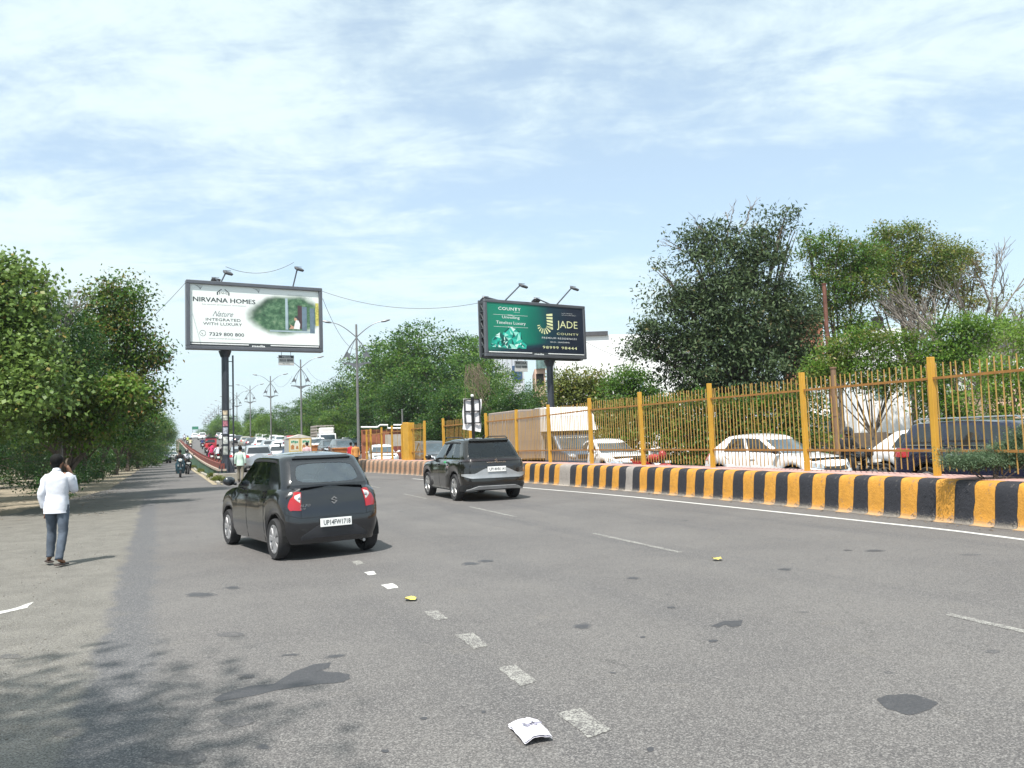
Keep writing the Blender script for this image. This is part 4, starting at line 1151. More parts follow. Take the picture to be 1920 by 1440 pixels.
def outline(w_, yF, yR, rF, rR, bF, bR, sy, taper=.02, frac=False):
    pts = []
    cxF = w_ - rF - taper; cyF = yF - bF * (cxF / w_) ** 2 - rF
    for i in range(4):
        x = cxF * i / 4; pts.append((x, yF - bF * (x / w_) ** 2))
    cxR = w_ - rR - taper; cyR = yR + bR * (cxR / w_) ** 2 + rR
    ys = [lerp(cyF, cyR, y) for y in sy] if frac else list(sy)
    aF = math.asin(min(.92, max(0, (ys[0] + .012 - cyF) / rF))); aR = math.asin(min(.92, max(0, (cyR - ys[-1] + .012) / rR)))
    for i in range(5):
        a = lerp(PI / 2, aF, i / 4); pts.append((cxF + rF * math.cos(a), cyF + rF * math.sin(a)))
    for y in ys:
        k = (y - (cyF + cyR) / 2) / ((cyF - cyR) / 2 + 1e-6)
        x = w_ - taper * min(1, abs(k)) ** 3
        if y > cyF: x = cxF + math.sqrt(max(.0004, rF * rF - (y - cyF) ** 2))
        if y < cyR: x = cxR + math.sqrt(max(.0004, rR * rR - (cyR - y) ** 2))
        pts.append((x, y))
    for i in range(5):
        a = lerp(aR, PI / 2, i / 4); pts.append((cxR + rR * math.cos(a), cyR - rR * math.sin(a)))
    for i in range(3, -1, -1):
        x = cxR * i / 4; pts.append((x, yR + bR * (x / w_) ** 2))
    return pts
def patchm(mb, fn, nrm, a0, a1, b0, b1, na, nb, off, mi=0, side=1, thick=None):
    """surface patch standing 'off' proud of a shell"""
    def P(a, b_, o): q = fn(a, b_, side); n_ = nrm(a, b_, side); return q + n_ * o
    def BB(v, a):
        return v(a) if callable(v) else v
    top = [[P(lerp(a0, a1, i / na), lerp(BB(b0, i / na), BB(b1, i / na), k / nb), off) for k in range(nb + 1)] for i in range(na + 1)]
    bot = [[P(lerp(a0, a1, i / na), lerp(BB(b0, i / na), BB(b1, i / na), k / nb), -0.01 if thick is None else off - thick) for k in range(nb + 1)] for i in range(na + 1)]
    mb.grid(top, mi)
    mb.grid([[r[0] for r in top], [r[0] for r in bot]], mi); mb.grid([[r[-1] for r in top], [r[-1] for r in bot]], mi)
    mb.grid([top[0], bot[0]], mi); mb.grid([top[-1], bot[-1]], mi)

WHEEL = {}
def wheel_meshes(r, w_, style, n):
    k = (r, w_, style, n)
    if k in WHEEL: return WHEEL[k]
    rr = r * .70
    mb = MB(); h = w_ / 2
    mb.lathe([(rr, -h * .8), (r * .93, -h), (r * .985, -h * .75), (r, -h * .5), (r, h * .5), (r * .985, h * .75), (r * .93, h), (rr, h * .8), (rr * .97, h * .5), (rr * .97, -h * .5)], n, 'X', close=True)
    ty = mb.mesh('tyre', m_tyre, smooth=True)
    mb = MB()
    mb.lathe([(rr, h * .84), (rr * .94, h * .86), (rr * .90, h * .55)], n, 'X', mi=0)
    mb.lathe([(rr * .93, h * .52), (0.001, h * .52)], n, 'X', mi=1)
    mb.lathe([(0.001, h * .86), (rr * .2, h * .84), (rr * .24, h * .55)], 12, 'X', mi=0)
    ns = {'alloy': 5, 'cap': 8, 'far': 5}[style]
    for i in range(ns):
        a = 2 * PI * i / ns; M_ = Matrix.Rotation(a, 4, 'X')
        ww = rr * (.34 if style == 'alloy' else .30)
        mb.add([(h * .82, -ww * .30, rr * .15), (h * .82, ww * .30, rr * .15), (h * .85, ww * .62, rr * .93), (h * .85, -ww * .62, rr * .93), (h * .6, -ww * .4, rr * .15), (h * .6, ww * .4, rr * .15), (h * .6, ww * .7, rr * .93), (h * .6, -ww * .7, rr * .93)], [(0, 1, 2, 3), (0, 4, 5, 1), (1, 5, 6, 2), (2, 6, 7, 3), (3, 7, 4, 0)], 0, M_)
    ri = mb.mesh('rim', [m_rim if style != 'cap' else m_hub, m_trim], smooth=25)
    WHEEL[k] = (ty, ri)
    return WHEEL[k]
HATCH = dict(L=3.53, wF=1.095, wR=-1.285, yF=1.765, yR=-1.765, W=.745, r=.285, tw=.165, track=.655, sill=.20, arch=.345,
    top=[(-2, .985), (.2, .975), (.9, .93), (1.3, .86), (1.60, .76), (1.8, .66)], cowl=.93,
    wt=[(0, .70), (.15, .725), (.4, .745), (.7, .742), (.9, .72), (1, .69)],
    yFt=[(0, -.06), (.25, 0), (.55, 0), (.8, -.04), (1, -.09)], yRt=[(0, .05), (.2, 0), (.42, .0), (.55, .02), (.8, .06), (1, .155)],
    rF=.34, rR=.24, bF=.14, bR=.05, gF0=.95, gF1=.22, gR0=-1.60, gR1=-1.28, gw0=.705, gw1=.585, roof=1.485, crown=.04, grF=.16, grR=.18, gbF=.12, gbR=.05,
    side=[.03, .22, .40, .455, .62, .80, .845, .97], win=[(0, 2), (3, 5)], quarter=None, rowb=1, rowt=6, style='cap')
def spec(base, **kw): d = dict(base); d.update(kw); return d
SUV = spec(HATCH, L=4.36, wF=1.36, wR=-1.24, yF=2.18, yR=-2.18, W=.895, r=.345, tw=.21, track=.78, sill=.26, arch=.425,
    top=[(-3, 1.08), (.4, 1.06), (1.05, 1.02), (1.7, .96), (2.0, .88), (2.3, .78)], cowl=1.10,
    wt=[(0, .85), (.12, .875), (.4, .895), (.7, .89), (.9, .865), (1, .82)], rF=.34, rR=.32, bF=.12, bR=.07,
    yRt=[(0, .10), (.18, .0), (.36, .0), (.45, .03), (.8, .04), (1, .10)],
    gF0=1.14, gF1=.36, gR0=-2.00, gR1=-1.62, gw0=.81, gw1=.665, roof=1.635, crown=.03, grR=.16, gbR=.08,
    side=[.03, .18, .345, .385, .54, .66, .70, .80, .90], win=[(0, 2), (3, 5), (6, 8)], style='alloy')
MUV = spec(SUV, L=4.75, wF=1.42, wR=-1.35, yF=2.36, yR=-2.38, W=.92, roof=1.665, top=[(-3, 1.10), (.9, 1.06), (1.2, 1.02), (1.9, .96), (2.15, .88), (2.5, .78)],
    gF0=1.38, gF1=.52, gR0=-2.20, gR1=-1.93, gw0=.83, gw1=.68, side=[.03, .17, .32, .35, .50, .63, .66, .80, .93], win=[(0, 2), (3, 5), (6, 8)])
BAL = spec(HATCH, L=3.99, wF=1.27, wR=-1.25, yF=2.0, yR=-1.99, W=.87, r=.315, tw=.19, track=.765, arch=.375, top=[(-3, .99), (.2, .955), (1.0, .925), (1.6, .83), (1.9, .70), (2.1, .62)],
    wt=[(0, .82), (.15, .85), (.4, .87), (.7, .86), (.9, .83), (1, .79)], gF0=1.12, gF1=.22, gR0=-1.82, gR1=-1.25, gw0=.76, gw1=.575, roof=1.485, rR=.34, rF=.4, bF=.2, style='alloy')
SEDAN = spec(BAL, L=4.45, wF=1.38, wR=-1.27, yF=2.2, yR=-2.25, gF0=1.12, gF1=.30, gR0=-1.70, gR1=-.85, roof=1.46, top=[(-3, .99), (-1.6, .98), (.2, .95), (1.1, .93), (1.7, .84), (2.1, .70), (2.3, .62)])
VAN = spec(HATCH, L=3.7, wF=1.18, wR=-1.2, yF=1.83, yR=-1.84, W=.74, r=.28, roof=1.80, top=[(-3, 1.05), (.6, 1.03), (1.2, 1.0), (1.55, .93), (1.9, .8)], gF0=1.55, gF1=.98, gR0=-1.72, gR1=-1.6, gw0=.70, gw1=.62,
    side=[.03, .18, .30, .34, .52, .66, .70, .86, .95], win=[(0, 2), (3, 5), (6, 8)])

def make_car(name, label, S, pm, near=False, group=None, tail='wrap', head=True, glassy=False, roofm=None, lower=None, cat='car'):
    o = thing(name, label, cat, group=group)
    n = 26 if near else (18 if near is None else 12)
    sy = []
    a = S['arch']
    for yw in (S['wF'], S['wR']):
        for k in ((1.012, 1.0, .93, .75, .42, 0, -.42, -.75, -.93, -1.0, -1.012) if near is not False else (1.012, 1.0, .75, 0, -.75, -1.0, -1.012)): sy.append(yw + a * k)
        if yw == S['wF']:
            for k in (.2, .4, .6, .8): sy.append(lerp(S['wF'] - a, S['wR'] + a, k))
    zc = S['r'] + .01
    def zb(x, y):
        z = S['sill']
        for yw in (S['wF'], S['wR']):
            d = abs(y - yw)
            if d <= a * 1.0001: z = max(z, zc + math.sqrt(max(0, a * a - d * d)))
        if y > S['yF'] - .35 or y < S['yR'] + .3: z = max(z, S['sill'] + .02)
        return z
    def zt(y): return tab(S['top'], y)
    ts = [0, .06, .15, .3, .45, .58, .7, .82, .92, 1.0] if near is not False else [0, .2, .5, .8, 1.0]
    rings = []
    for t_ in ts:
        ol = outline(tab(S['wt'], t_), S['yF'] + tab(S['yFt'], t_), S['yR'] + tab(S['yRt'], t_), S['rF'], S['rR'], S['bF'], S['bR'], sy)
        r = []
        for (x, y) in ol:
            b_ = zb(x, y); tt = zt(y)
            zz = b_ + (tt - b_) * t_
            if b_ > S['sill'] + .05: x += .012 * max(0, 1 - t_ * 4)     # slight flare over the wheels
            r.append(Vector((x, y, zz)))
        rings.append(r)
    LB = Shell(rings); LB.cy = 0
    NJ = LB.nj; T = len(ts) - 1
    body = MB()
    for sd in (1, -1): body.grid([[Vector((q.x * sd, q.y, q.z)) for q in r] for r in rings])
    # shoulder and bonnet caps
    top = rings[-1]; rows = []
    for j in range(NJ):
        q = top[j]; row = []
        fr = min(1, max(0, (S['yF'] - q.y) / .4)) * min(1, max(0, (q.y - S['yR']) / .3))
        for k in range(9):
            s_ = -1 + 2 * k / 8
            row.append((q.x * s_, q.y, q.z + .045 * fr * (1 - s_ * s_)))
        rows.append(row)
    body.grid(rows)
    # greenhouse
    gts = [0, .10, .30, .50, .68, .84, .93, 1.0]
    gr = []
    zmid = (S['gF1'] + S['gR1']) / 2
    for t_ in gts:
        tt = t_
        if t_ <= .93:
            k = t_ / .93
            w_ = lerp(S['gw0'], S['gw1'] + .02, k ** 1.15); yF = lerp(S['gF0'], S['gF1'], k ** .95); yR = lerp(S['gR0'], S['gR1'], k ** 1.2)
        else: w_ = S['gw1'] - .04; yF = S['gF1'] - .10; yR = S['gR1'] + .03
        ol = outline(w_, yF, yR, S['grF'], S['grR'], S['gbF'], S['gbR'], S['side'], .03, True)
        r = []
        for (x, y) in ol:
            z0 = zt(y) - .04 if t_ == 0 else zt(min(y, S['gF0'] * .8))
            zr = S['roof'] - .035 - .05 * (max(0, (y - zmid)) / max(.1, S['gF1'] - zmid)) ** 2 - .035 * (max(0, (zmid - y)) / max(.1, zmid - S['gR1'])) ** 2
            zz = z0 + (zr - z0) * min(1, t_ * (1.0 if t_ < .95 else 1.0))
            r.append(Vector((x, y, zz)))
        gr.append(r)
    GH = Shell(gr); GH.cy = zmid; GJ = GH.nj; s0 = 9
    rb, rt = S['rowb'], S['rowt']
    glass_cells = {}
    nside = len(S['side'])
    for j in range(GJ - 1):
        for i in range(len(gts) - 1):
            g = None
            if rb <= i < rt - 1:
                if j < 6: g = 'windscreen'
                elif j >= s0 + nside + 3: g = 'rear_window'
                else:
                    for wi, (a0, a1) in enumerate(S['win']):
                        if s0 + a0 <= j < s0 + a1: g = ('side_window', wi)
            glass_cells[(i, j)] = g
    gm = {}
    for sd in (1, -1):
        for (i, j), g in glass_cells.items():
            q = [Vector((gr[a_][b_].x * sd, gr[a_][b_].y, gr[a_][b_].z)) for a_, b_ in ((i, j), (i, j + 1), (i + 1, j + 1), (i + 1, j))]
            key = None if g is None else ((g[0], g[1], sd) if isinstance(g, tuple) else (g, 0, 0))
            if key is None: body.add(q, [(0, 1, 2, 3)], 1 if roofm and i >= 0 else 0)
            else:
                gm.setdefault(key, MB()).add(q, [(0, 1, 2, 3)])
    rows = []
    for j in range(GJ):
        q = gr[-1][j]; row = []
        fr = min(1, max(0, (gr[-1][0].y - q.y) / .35)) * min(1, max(0, (q.y - gr[-1][-1].y) / .3))
        for k in range(9):
            s_ = -1 + 2 * k / 8; row.append((q.x * s_, q.y, q.z + S['crown'] * (.25 + .75 * fr) * (1 - s_ * s_)))
        rows.append(row)
    body.grid(rows, 1 if roofm else 0)
    body.build('body', [pm, roofm or pm], o, smooth=34)
    GM = {'windscreen': (gl_front if glassy else gl_c) if near else m_dkb, 'rear_window': gl_rear if glassy else (gl_c if near else m_dk), 'side_window': gl_c if near else m_dk}
    for key, m_ in gm.items(): m_.build(key[0], GM[key[0]], o, smooth='all')
    # underside, wheel housings
    mb = MB(); mb.box((0, (S['yF'] + S['yR']) / 2, (S['sill'] + zt(0) * .85) / 2 + .03), (2 * (S['track'] - S['tw'] * .5 - .05), S['L'] - .5, zt(0) * .85 - S['sill']))
    for yw in (S['wF'], S['wR']):
        for sd in (1, -1):
            xo = S['W'] - .03; xi = S['track'] - S['tw'] * .5 - .06
            arc_ = [(yw + (a + .002) * math.cos(th), zc + (a + .002) * math.sin(th)) for th in np.linspace(-.12, PI + .12, 13)]
            mb.grid([[(sd * xx, y_, z_) for (y_, z_) in arc_] for xx in (xo, xi)])
    mb.build('underbody', m_under, o)
    ty, ri = wheel_meshes(S['r'], S['tw'], S['style'] if near is not False else 'far', n)
    for yw in (S['wF'], S['wR']):
        for sd in (1, -1):
            w_ = link('wheel', ty, o, (sd * S['track'], yw, S['r']), (0, 0, 0 if sd > 0 else PI))
            link('rim', ri, w_)
    fn, nr = LB.p, LB.n
    o['_'] = 0; del o['_']
    return o, LB, GH, T, NJ, GJ

def plate_at(o, y, z, txt, w_=.50, h_=.12, rear=True, tilt=0.0, near=True):
    mb = MB(); mb.bbox((0, 0, 0), (w_, .012, h_), .003)
    p = mb.build('number_plate', m_plate, o); p.location = (0, y, z); p.rotation_euler = (tilt, 0, 0 if rear else PI)
    if near:
        text_mesh(txt, -w_ / 2 + .045, -h_ * .30, w_ - .065, h_ * .60, m_ink, p, y=-.008, bold=.02)
    return p
def seats(o, S, m=m_seat, rear=True):
    f = S['gF0'] - .95; zs = .55 if S['roof'] < 1.6 else .65
    for sd in (1, -1):
        mb = MB(); x = .36 * sd
        mb.bbox((x, f - .45, zs + .05), (.46, .5, .2), .05)
        mb.bbox((x, f - .78, zs + .38), (.46, .16, .56), .06)
        mb.bbox((x, f - .84, zs + .74), (.26, .10, .16), .04)
        mb.build('seat', m, o, smooth=True)
    if rear:
        mb = MB(); rbz = max(f - 1.62, S['gR0'] + .50); mb.bbox((0, rbz, zs + .22), (1.1, .14, .48), .06)
        for x in (-.38, .38): mb.bbox((x, rbz + .02, zs + .50), (.24, .09, .10), .03)
        mb.build('rear_bench', m, o, smooth=True)
    mb = MB(); mb.bbox((0, S['gF0'] - .42, zt_(S) - .03), (2 * S['gw0'] - .2, .5, .12), .04); mb.build('dashboard', m_int, o)
    mb = MB()
    M_ = Matrix.Translation((.36, S['gF0'] - .72, zt_(S) - .02)) @ Matrix.Rotation(1.15, 4, 'X')
    mb.lathe([(.17 + .016 * math.cos(a), .016 * math.sin(a)) for a in np.linspace(0, 2 * PI, 7)[:-1]], 18, 'Z', close=True, M=M_); mb.box((0, 0, 0), (.32, .03, .02), M=M_); mb.build('steering_wheel', m_int, o)
def zt_(S): return tab(S['top'], 0)
def mirror(o, S, pm, far=False):
    for sd in (1, -1):
        mb = MB(); y = S['gF0'] - .24; z = zt_(S) + .07; x = S['W'] + .055
        mb.ball((sd * x, y, z), (.10, .065, .075), 10, 6); mb.tube([(sd * (S['gw0'] - .02), y, z - .05), (sd * x, y, z - .03)], .025, 6)
        m_ = mb.build('wing_mirror', pm, o, smooth=True)
        if not far:
            mb = MB(); mb.ball((sd * x, y - .052, z), (.075, .016, .05), 10, 6); mb.build('mirror_glass', m_dk, m_, smooth=True)
def seams(o, LB, GH, ys, T, hand=True, hm=None, tz=(.5, 9)):
    mb = MB(); hb = MB()
    J = [j for j in range(9, LB.nj - 9)]
    def jfor(y):
        for j in range(9, LB.nj - 10):
            if LB.r[-1][j].y >= y >= LB.r[-1][j + 1].y: return j + (LB.r[-1][j].y - y) / max(1e-6, LB.r[-1][j].y - LB.r[-1][j + 1].y)
        return 20
    for sd in (1, -1):
        for y in ys:
            j = jfor(y); patchm(mb, LB.p, LB.n, j - .02, j + .02, .3, T, 1, 8, .0022, 0, sd, .001)
        if hand:
            for y in ys[1:]:
                j = jfor(y + .16); k = jfor(y + .02)
                patchm(hb, LB.p, LB.n, j, k, T * .77, T * .81, 4, 2, .028, 0, sd, .02)
    mb.build('door_gap', m_seam, o)
    if hand: hb.build('door_handle', hm or m_trim, o, smooth=True)
    return jfor

# ---- small dark hatchback in front ------------------------------------
p_grey = mat('paint_granite_grey', (0.009, 0.010, 0.013), .18, .15, .05, 2.0, coat=1)
p_black = mat('paint_magma', (0.010, 0.009, 0.008), .18, .15, .05, 2.0, coat=1)
alto, LB, GH, T, NJ, GJ = make_car('parked_hatchback', 'small dark grey hatchback with red tail lamps turning left, nearest car on the road', HATCH, p_grey, near=True, glassy=True)
alto.name = 'hatchback'
S = HATCH
seats(alto, S); mirror(alto, S, p_grey)
jf = seams(alto, LB, GH, [.80, .0 - .02, -.86], T, hm=p_grey)
je = NJ - 1                                  # centre line at the back
lat = MB(); clr = MB()
for sd in (1, -1):
    lat = MB(); patchm(lat, LB.p, LB.n, NJ - 9.8, NJ - 4.95, lambda a: lerp(6.9, 5.2, 1 - abs(2 * a - 1) ** 2 * .8) if a < .5 else lerp(5.4, 5.2, a), lambda a: 8.15 - .4 * (1 - a) ** 2 - .25 * a ** 3, 12, 6, .012, 0, sd)
    L_ = lat.build('tail_lamp', m_red, alto, smooth=True)
    clr = MB(); patchm(clr, LB.p, LB.n, NJ - 7.9, NJ - 5.2, lambda a: lerp(7.05, 6.35, a), lambda a: lerp(7.4, 7.75, a), 8, 4, .016, 0, sd, .01); clr.build('reverse_lens', m_clear, L_, smooth=True)
    mb = MB(); c_ = LB.p(NJ - 5.7, 7.0, sd) + LB.n(NJ - 5.7, 7.0, sd) * .018; mb.ball(c_, (.024, .012, .024), 8, 6); mb.build('bulb', m_chrome, L_, smooth=True)
# hatch outline, bumper crease and black valance
mb = MB()
for sd in (1, -1):
    patchm(mb, LB.p, LB.n, NJ - 5.0, je, 4.15, 4.2, 8, 1, .002, 0, sd, .001)
    patchm(mb, LB.p, LB.n, NJ - 5.02, NJ - 4.97, 4.15, 9, 1, 6, .002, 0, sd, .001)
    patchm(mb, LB.p, LB.n, NJ - 12.0, NJ - 5.0, lambda a: lerp(5.0, 4.15, a), lambda a: lerp(5.05, 4.2, a), 8, 1, .002, 0, sd, .001)
mb.build('hatch_gap', m_seam, alto)
mb = MB()
for sd in (1, -1): patchm(mb, LB.p, LB.n, NJ - 5.6, je, lambda a: lerp(1.1, 1.5, min(1, a * 2)), lambda a: lerp(1.7, 3.2, min(1, a * 1.8)), 8, 3, .006, 0, sd)
mb.build('bumper_insert', mat('bumper_grey', (.030, .031, .036), .55, var=.05), alto, smooth=True)
mb = MB()
for sd in (1, -1): patchm(mb, LB.p, LB.n, 9, NJ - 6, -0.0, .9, 26, 2, .004, 0, sd) if False else None
# rear screen: dark printed border around a clear rounded middle
fr_mb = MB(); outer = []; inner = []
for k in range(48):
    a = 2 * PI * k / 48; ca_, sa_ = math.cos(a), math.sin(a)
    m_ = max(abs(ca_), abs(sa_)); us, vs_ = ca_ / m_, sa_ / m_
    e = 2 / 4.2
    ui, vi = math.copysign(abs(ca_) ** e, ca_) * .80, math.copysign(abs(sa_) ** e, sa_) * .83
    def SP(u, v, off):
        sd = 1 if u >= 0 else -1; j = (GJ - 1) - abs(u) * 5.0; tt = 3.0 + v * 2.0
        return GH.p(j, tt, sd) + Vector((0, -1, .35)).normalized() * off
    outer.append(SP(us, vs_, .004)); inner.append(SP(ui, vi, .004))
fr_mb.grid([outer, inner], closed=True); fr_mb.build('rear_window_border', mat('screen_border', (.020, .022, .026), .12, coat=1), alto, smooth='all')
# lip over the rear screen
mb = MB()
for sd in (1, -1):
    patchm(mb, GH.p, GH.n, GJ - 5.6, GJ - 1, 5.9, 6.9, 8, 3, .022, 0, sd)
mb.build('spoiler', p_grey, alto, smooth=True)
# weather strips over the side windows
mb = MB()
for sd in (1, -1): patchm(mb, GH.p, GH.n, 9.6, 9 + 6.6, 4.75, 5.35, 12, 2, .03, 0, sd)
mb.build('rain_guard', m_trim, alto, smooth=True)
plate_at(alto, LB.p(je, 2.9).y - .022, .50, 'UP14FW1718', .46, .115, tilt=-.05)
y_ = LB.p(je, 6.6).y
bad = thing('badge', '', '') if False else None
text_mesh('ALTO', -.50, .735, .155, .034, m_chrome, alto, y=LB.p(NJ - 4, 6).y - .014, name='badge', shear=.35, bold=.01); text_mesh('K10', -.50, .695, .085, .026, m_chrome, alto, y=LB.p(NJ - 4, 6).y - .016, name='badge', shear=.35, bold=.01)
zq = .80
poly = [[(-.045, .0), (-.005, .045), (.02, .045), (-.012, .008), (.0, .0), (.045, -.0), (.005, -.045), (-.02, -.045), (.012, -.008)]]
S_l = [[(-.05, .012), (0, .055), (.048, .018), (.022, .018), (0, .036), (-.022, .014)], [(.05, -.012), (0, -.055), (-.048, -.018), (-.022, -.018), (0, -.036), (.022, -.014)], [(-.05, .012), (-.022, .014), (.05, -.012), (.022, -.014)]]
mb = MB()
for P_ in S_l: mb.add([(x, y_ - .018, zq + z) for x, z in P_], [tuple(range(len(P_)))])
mb.build('emblem', m_chrome, alto, recalc=False)
mb = MB(); mb.lathe([(.001, -.012), (.012, -.010), (.013, 0)], 10, 'Y', c=(0, y_ - .01, .715)); mb.build('lock', m_chrome, alto)
for sd in (1, -1):
    mb = MB(); patchm(mb, LB.p, LB.n, 4.2, 8.4, 6.2, 8.6, 8, 4, .012, 0, sd); mb.build('headlamp', m_head, alto, smooth=True)
mb = MB(); mb.tube([(.45, -1.70, .20), (.45, -1.50, .22)], .022, 8); mb.build('exhaust', m_silv, alto)
# place by its wheels
fl, rl = G(441.6, 1023.6), G(513, 1050)
def place(o, S, rl_, head, track):
    """rl_: contact of the left rear tyre's outer edge"""
    h = Vector(head).normalized(); left = Vector((-h.y, h.x, 0))
    c_ = Vector((rl_.x, rl_.y, 0)) - left * (S['track'] + S['tw'] * .45) - h * S['wR']
    o.location = (c_.x, c_.y, 0.002); o.rotation_euler = (0, 0, math.atan2(h.y, h.x) - PI / 2)
h_a = (fl - rl); rr_ = G(690, 1029)
ax = (rr_ - rl); hperp = Vector((-ax.y, ax.x, 0))
h1 = (h_a.normalized() + hperp.normalized()).normalized()
place(alto, HATCH, rl, h1, .655)

# ---- dark suv ------------------------------------------------------------
suv, LB, GH, T, NJ, GJ = make_car('suv', 'dark bronze compact suv with silver rear skid plate beside the striped barrier', SUV, p_black, near=True)
S = SUV; je = NJ - 1
seats(suv, S); mirror(suv, S, p_black)
seams(suv, LB, GH, [1.02, .06, -.90], T, hm=p_black)
mb = MB()
for sd in (1, -1):
    patchm(mb, LB.p, LB.n, 9, NJ - 9, 0.0, .55, 40, 1, .010, 0, sd, .02)
    patchm(mb, LB.p, LB.n, NJ - 10, je, 0, 2.3, 14, 4, .008, 0, sd, .02)
    patchm(mb, LB.p, LB.n, 0, 9, 0, 2.0, 14, 4, .008, 0, sd, .02)
mb.build('cladding', m_trim, suv, smooth=True)
mb = MB()
for sd in (1, -1): patchm(mb, LB.p, LB.n, NJ - 7.2, je, lambda a: lerp(.35, 1.0, min(1, a * 2.2)), lambda a: lerp(.7, 2.0, min(1, a * 2.5)), 10, 3, .035, 0, sd)
mb.build('skid_plate', m_silv, suv, smooth=True)
mb = MB()
for sd in (1, -1): patchm(mb, LB.p, LB.n, NJ - 8.4, je, lambda a: lerp(4.3, 3.6, min(1, a * 3)), lambda a: lerp(4.7, 6.0, max(0, min(1, (a - .45) * 4))), 14, 4, .012, 0, sd)
mb.build('tailgate_trim', m_silv, suv, smooth=True)
mb = MB()
for sd in (1, -1): patchm(mb, LB.p, LB.n, NJ - 11.4, je, lambda a: lerp(8.0, 8.2, a), lambda a: 8.9, 14, 2, .02, 0, sd)
mb.build('light_bar', mat('smoked_lamp', (.012, .004, .005), .08, coat=1), suv, smooth=True)
mb = MB()
for sd in (1, -1): patchm(mb, GH.p, GH.n, GJ - 5.8, GJ - 1, 5.7, 7.0, 8, 3, .05, 0, sd)
mb.build('spoiler', p_black, suv, smooth=True)
mb = MB()
for sd in (1, -1): patchm(mb, GH.p, GH.n, 9.6, 9 + 8, 4.75, 5.35, 12, 2, .03, 0, sd)
mb.build('rain_guard', m_trim, suv, smooth=True)
for sd in (1, -1):
    mb = MB(); mb.tube([(sd * .60, 0.25, 1.615), (sd * .63, .1, 1.66), (sd * .63, -1.2, 1.65), (sd * .60, -1.4, 1.60)], .016, 6); mb.build('roof_rail', m_trim, suv, smooth=True)
    mb = MB(); patchm(mb, LB.p, LB.n, 4.2, 8.6, 7.2, 8.6, 8, 3, .012, 0, sd); mb.build('headlamp', m_head, suv, smooth=True)
plate_at(suv, LB.p(je, 5).y - .03, .815, 'UP14HR1141', .50, .13, tilt=-.05)
text_mesh('VICTORIS', -.27, .975, .54, .028, m_chrome, suv, y=LB.p(je, 7).y - .012, name='badge', bold=.02)
mb = MB()
for P_ in S_l: mb.add([(x * .9, LB.p(je, 7.5).y - .014, 1.03 + z * .9) for x, z in P_], [tuple(range(len(P_)))])
mb.build('emblem', m_chrome, suv, recalc=False)
mb = MB(); mb.tube([(0, -1.2, 1.63), (0, -1.24, 1.66), (0, -1.36, 1.68)], [.03, .025, .008], 6); mb.build('antenna', m_trim, suv)
m_stk = mat('green_sticker', (.03, .30, .10), .5, var=.4, vscale=20)
mb = MB(); patchm(mb, LB.p, LB.n, 22.6, 23.2, 7.6, 8.3, 4, 2, .003, 0, -1, .001); patchm(mb, LB.p, LB.n, 24.6, 25.6, 7.3, 8.5, 4, 2, .003, 0, -1, .001); mb.build('sticker', m_stk, suv)
fl, rl, rr_ = G(800.8, 929), G(851.7, 939), G(968, 931.7)
ax = rr_ - rl; hperp = Vector((-ax.y, ax.x, 0)); h2 = ((fl - rl).normalized() + hperp.normalized()).normalized()
place(suv, SUV, rl, h2, .78)

# ---- medium detail cars ---------------------------------------------------
p_white = mat('paint_white', (.76, .77, .78), .28, 0, .02, 2, coat=.8)
p_silver = mat('paint_silver', (.42, .44, .46), .3, .6, .03, 2, coat=.8)
p_dgrey = mat('paint_dark_grey', (.10, .105, .115), .3, .5, .03, 2, coat=.8)
p_blk = mat('paint_black', (.014, .014, .016), .25, .2, .03, 2, coat=.9)
p_navy = mat('paint_navy', (.014, .020, .048), .25, .3, .03, 2, coat=.9)
p_redc = mat('paint_red', (.40, .022, .025), .3, .1, .05, 2, coat=.8)
p_beige = mat('paint_beige', (.40, .36, .29), .3, .4, .03, 2, coat=.8)
p_blue = mat('paint_blue', (.05, .12, .28), .3, .3, .03, 2, coat=.8)
def dress(o, LB, GH, T, NJ, GJ, S, front=True, rear=True, lamp_=None, pl_=True, grille=True, far=False):
    k = T / 9.0
    for sd in (1, -1):
        if front:
            mb = MB(); patchm(mb, LB.p, LB.n, 4.0, 8.8, 6.6 * k, 8.5 * k, 6, 3, .014, 0, sd); mb.build('headlamp', m_head, o, smooth=True)
        if rear:
            mb = MB(); patchm(mb, LB.p, LB.n, NJ - 10.4, NJ - 5.2, 6.4 * k, 8.6 * k, 6, 3, .018, 0, sd); mb.build('tail_lamp', lamp_ or m_red, o, smooth=True)
    if front and grille:
        mb = MB()
        for sd in (1, -1): patchm(mb, LB.p, LB.n, 0, 4, 5.9 * k, 7.6 * k, 4, 2, .012, 0, sd); patchm(mb, LB.p, LB.n, 0, 4.4, 1.2 * k, 3.4 * k, 4, 2, .012, 0, sd)
        mb.build('grille', m_trim, o)
        plate_at(o, LB.p(0, 4.2 * k).y + .02, LB.p(0, 4.2 * k).z, '', .46, .11, rear=False, near=False)
    if rear and pl_:
        j = NJ - 1; plate_at(o, LB.p(j, 4.6 * k).y - .02, LB.p(j, 4.6 * k).z, '', .46, .13, near=False)
    if far:
        mb = MB()
        for sd in (1, -1): patchm(mb, LB.p, LB.n, 9, NJ - 9, 0, .5 * k, 12, 1, .006, 0, sd, .02); patchm(mb, LB.p, LB.n, NJ - 9, NJ - 1, 0, 1.4 * k, 6, 1, .008, 0, sd, .02)
        mb.build('sill_trim', m_trim, o)
hd = Vector((.36, -.93, 0)).normalized()
def rz_of(h): return math.atan2(h[1], h[0]) - PI / 2
def fenceframe(px, off, z=HB):
    s_ = s_at(px, OFF, z); p, td, nn = bpt(s_, off, 0); return p, td, nn
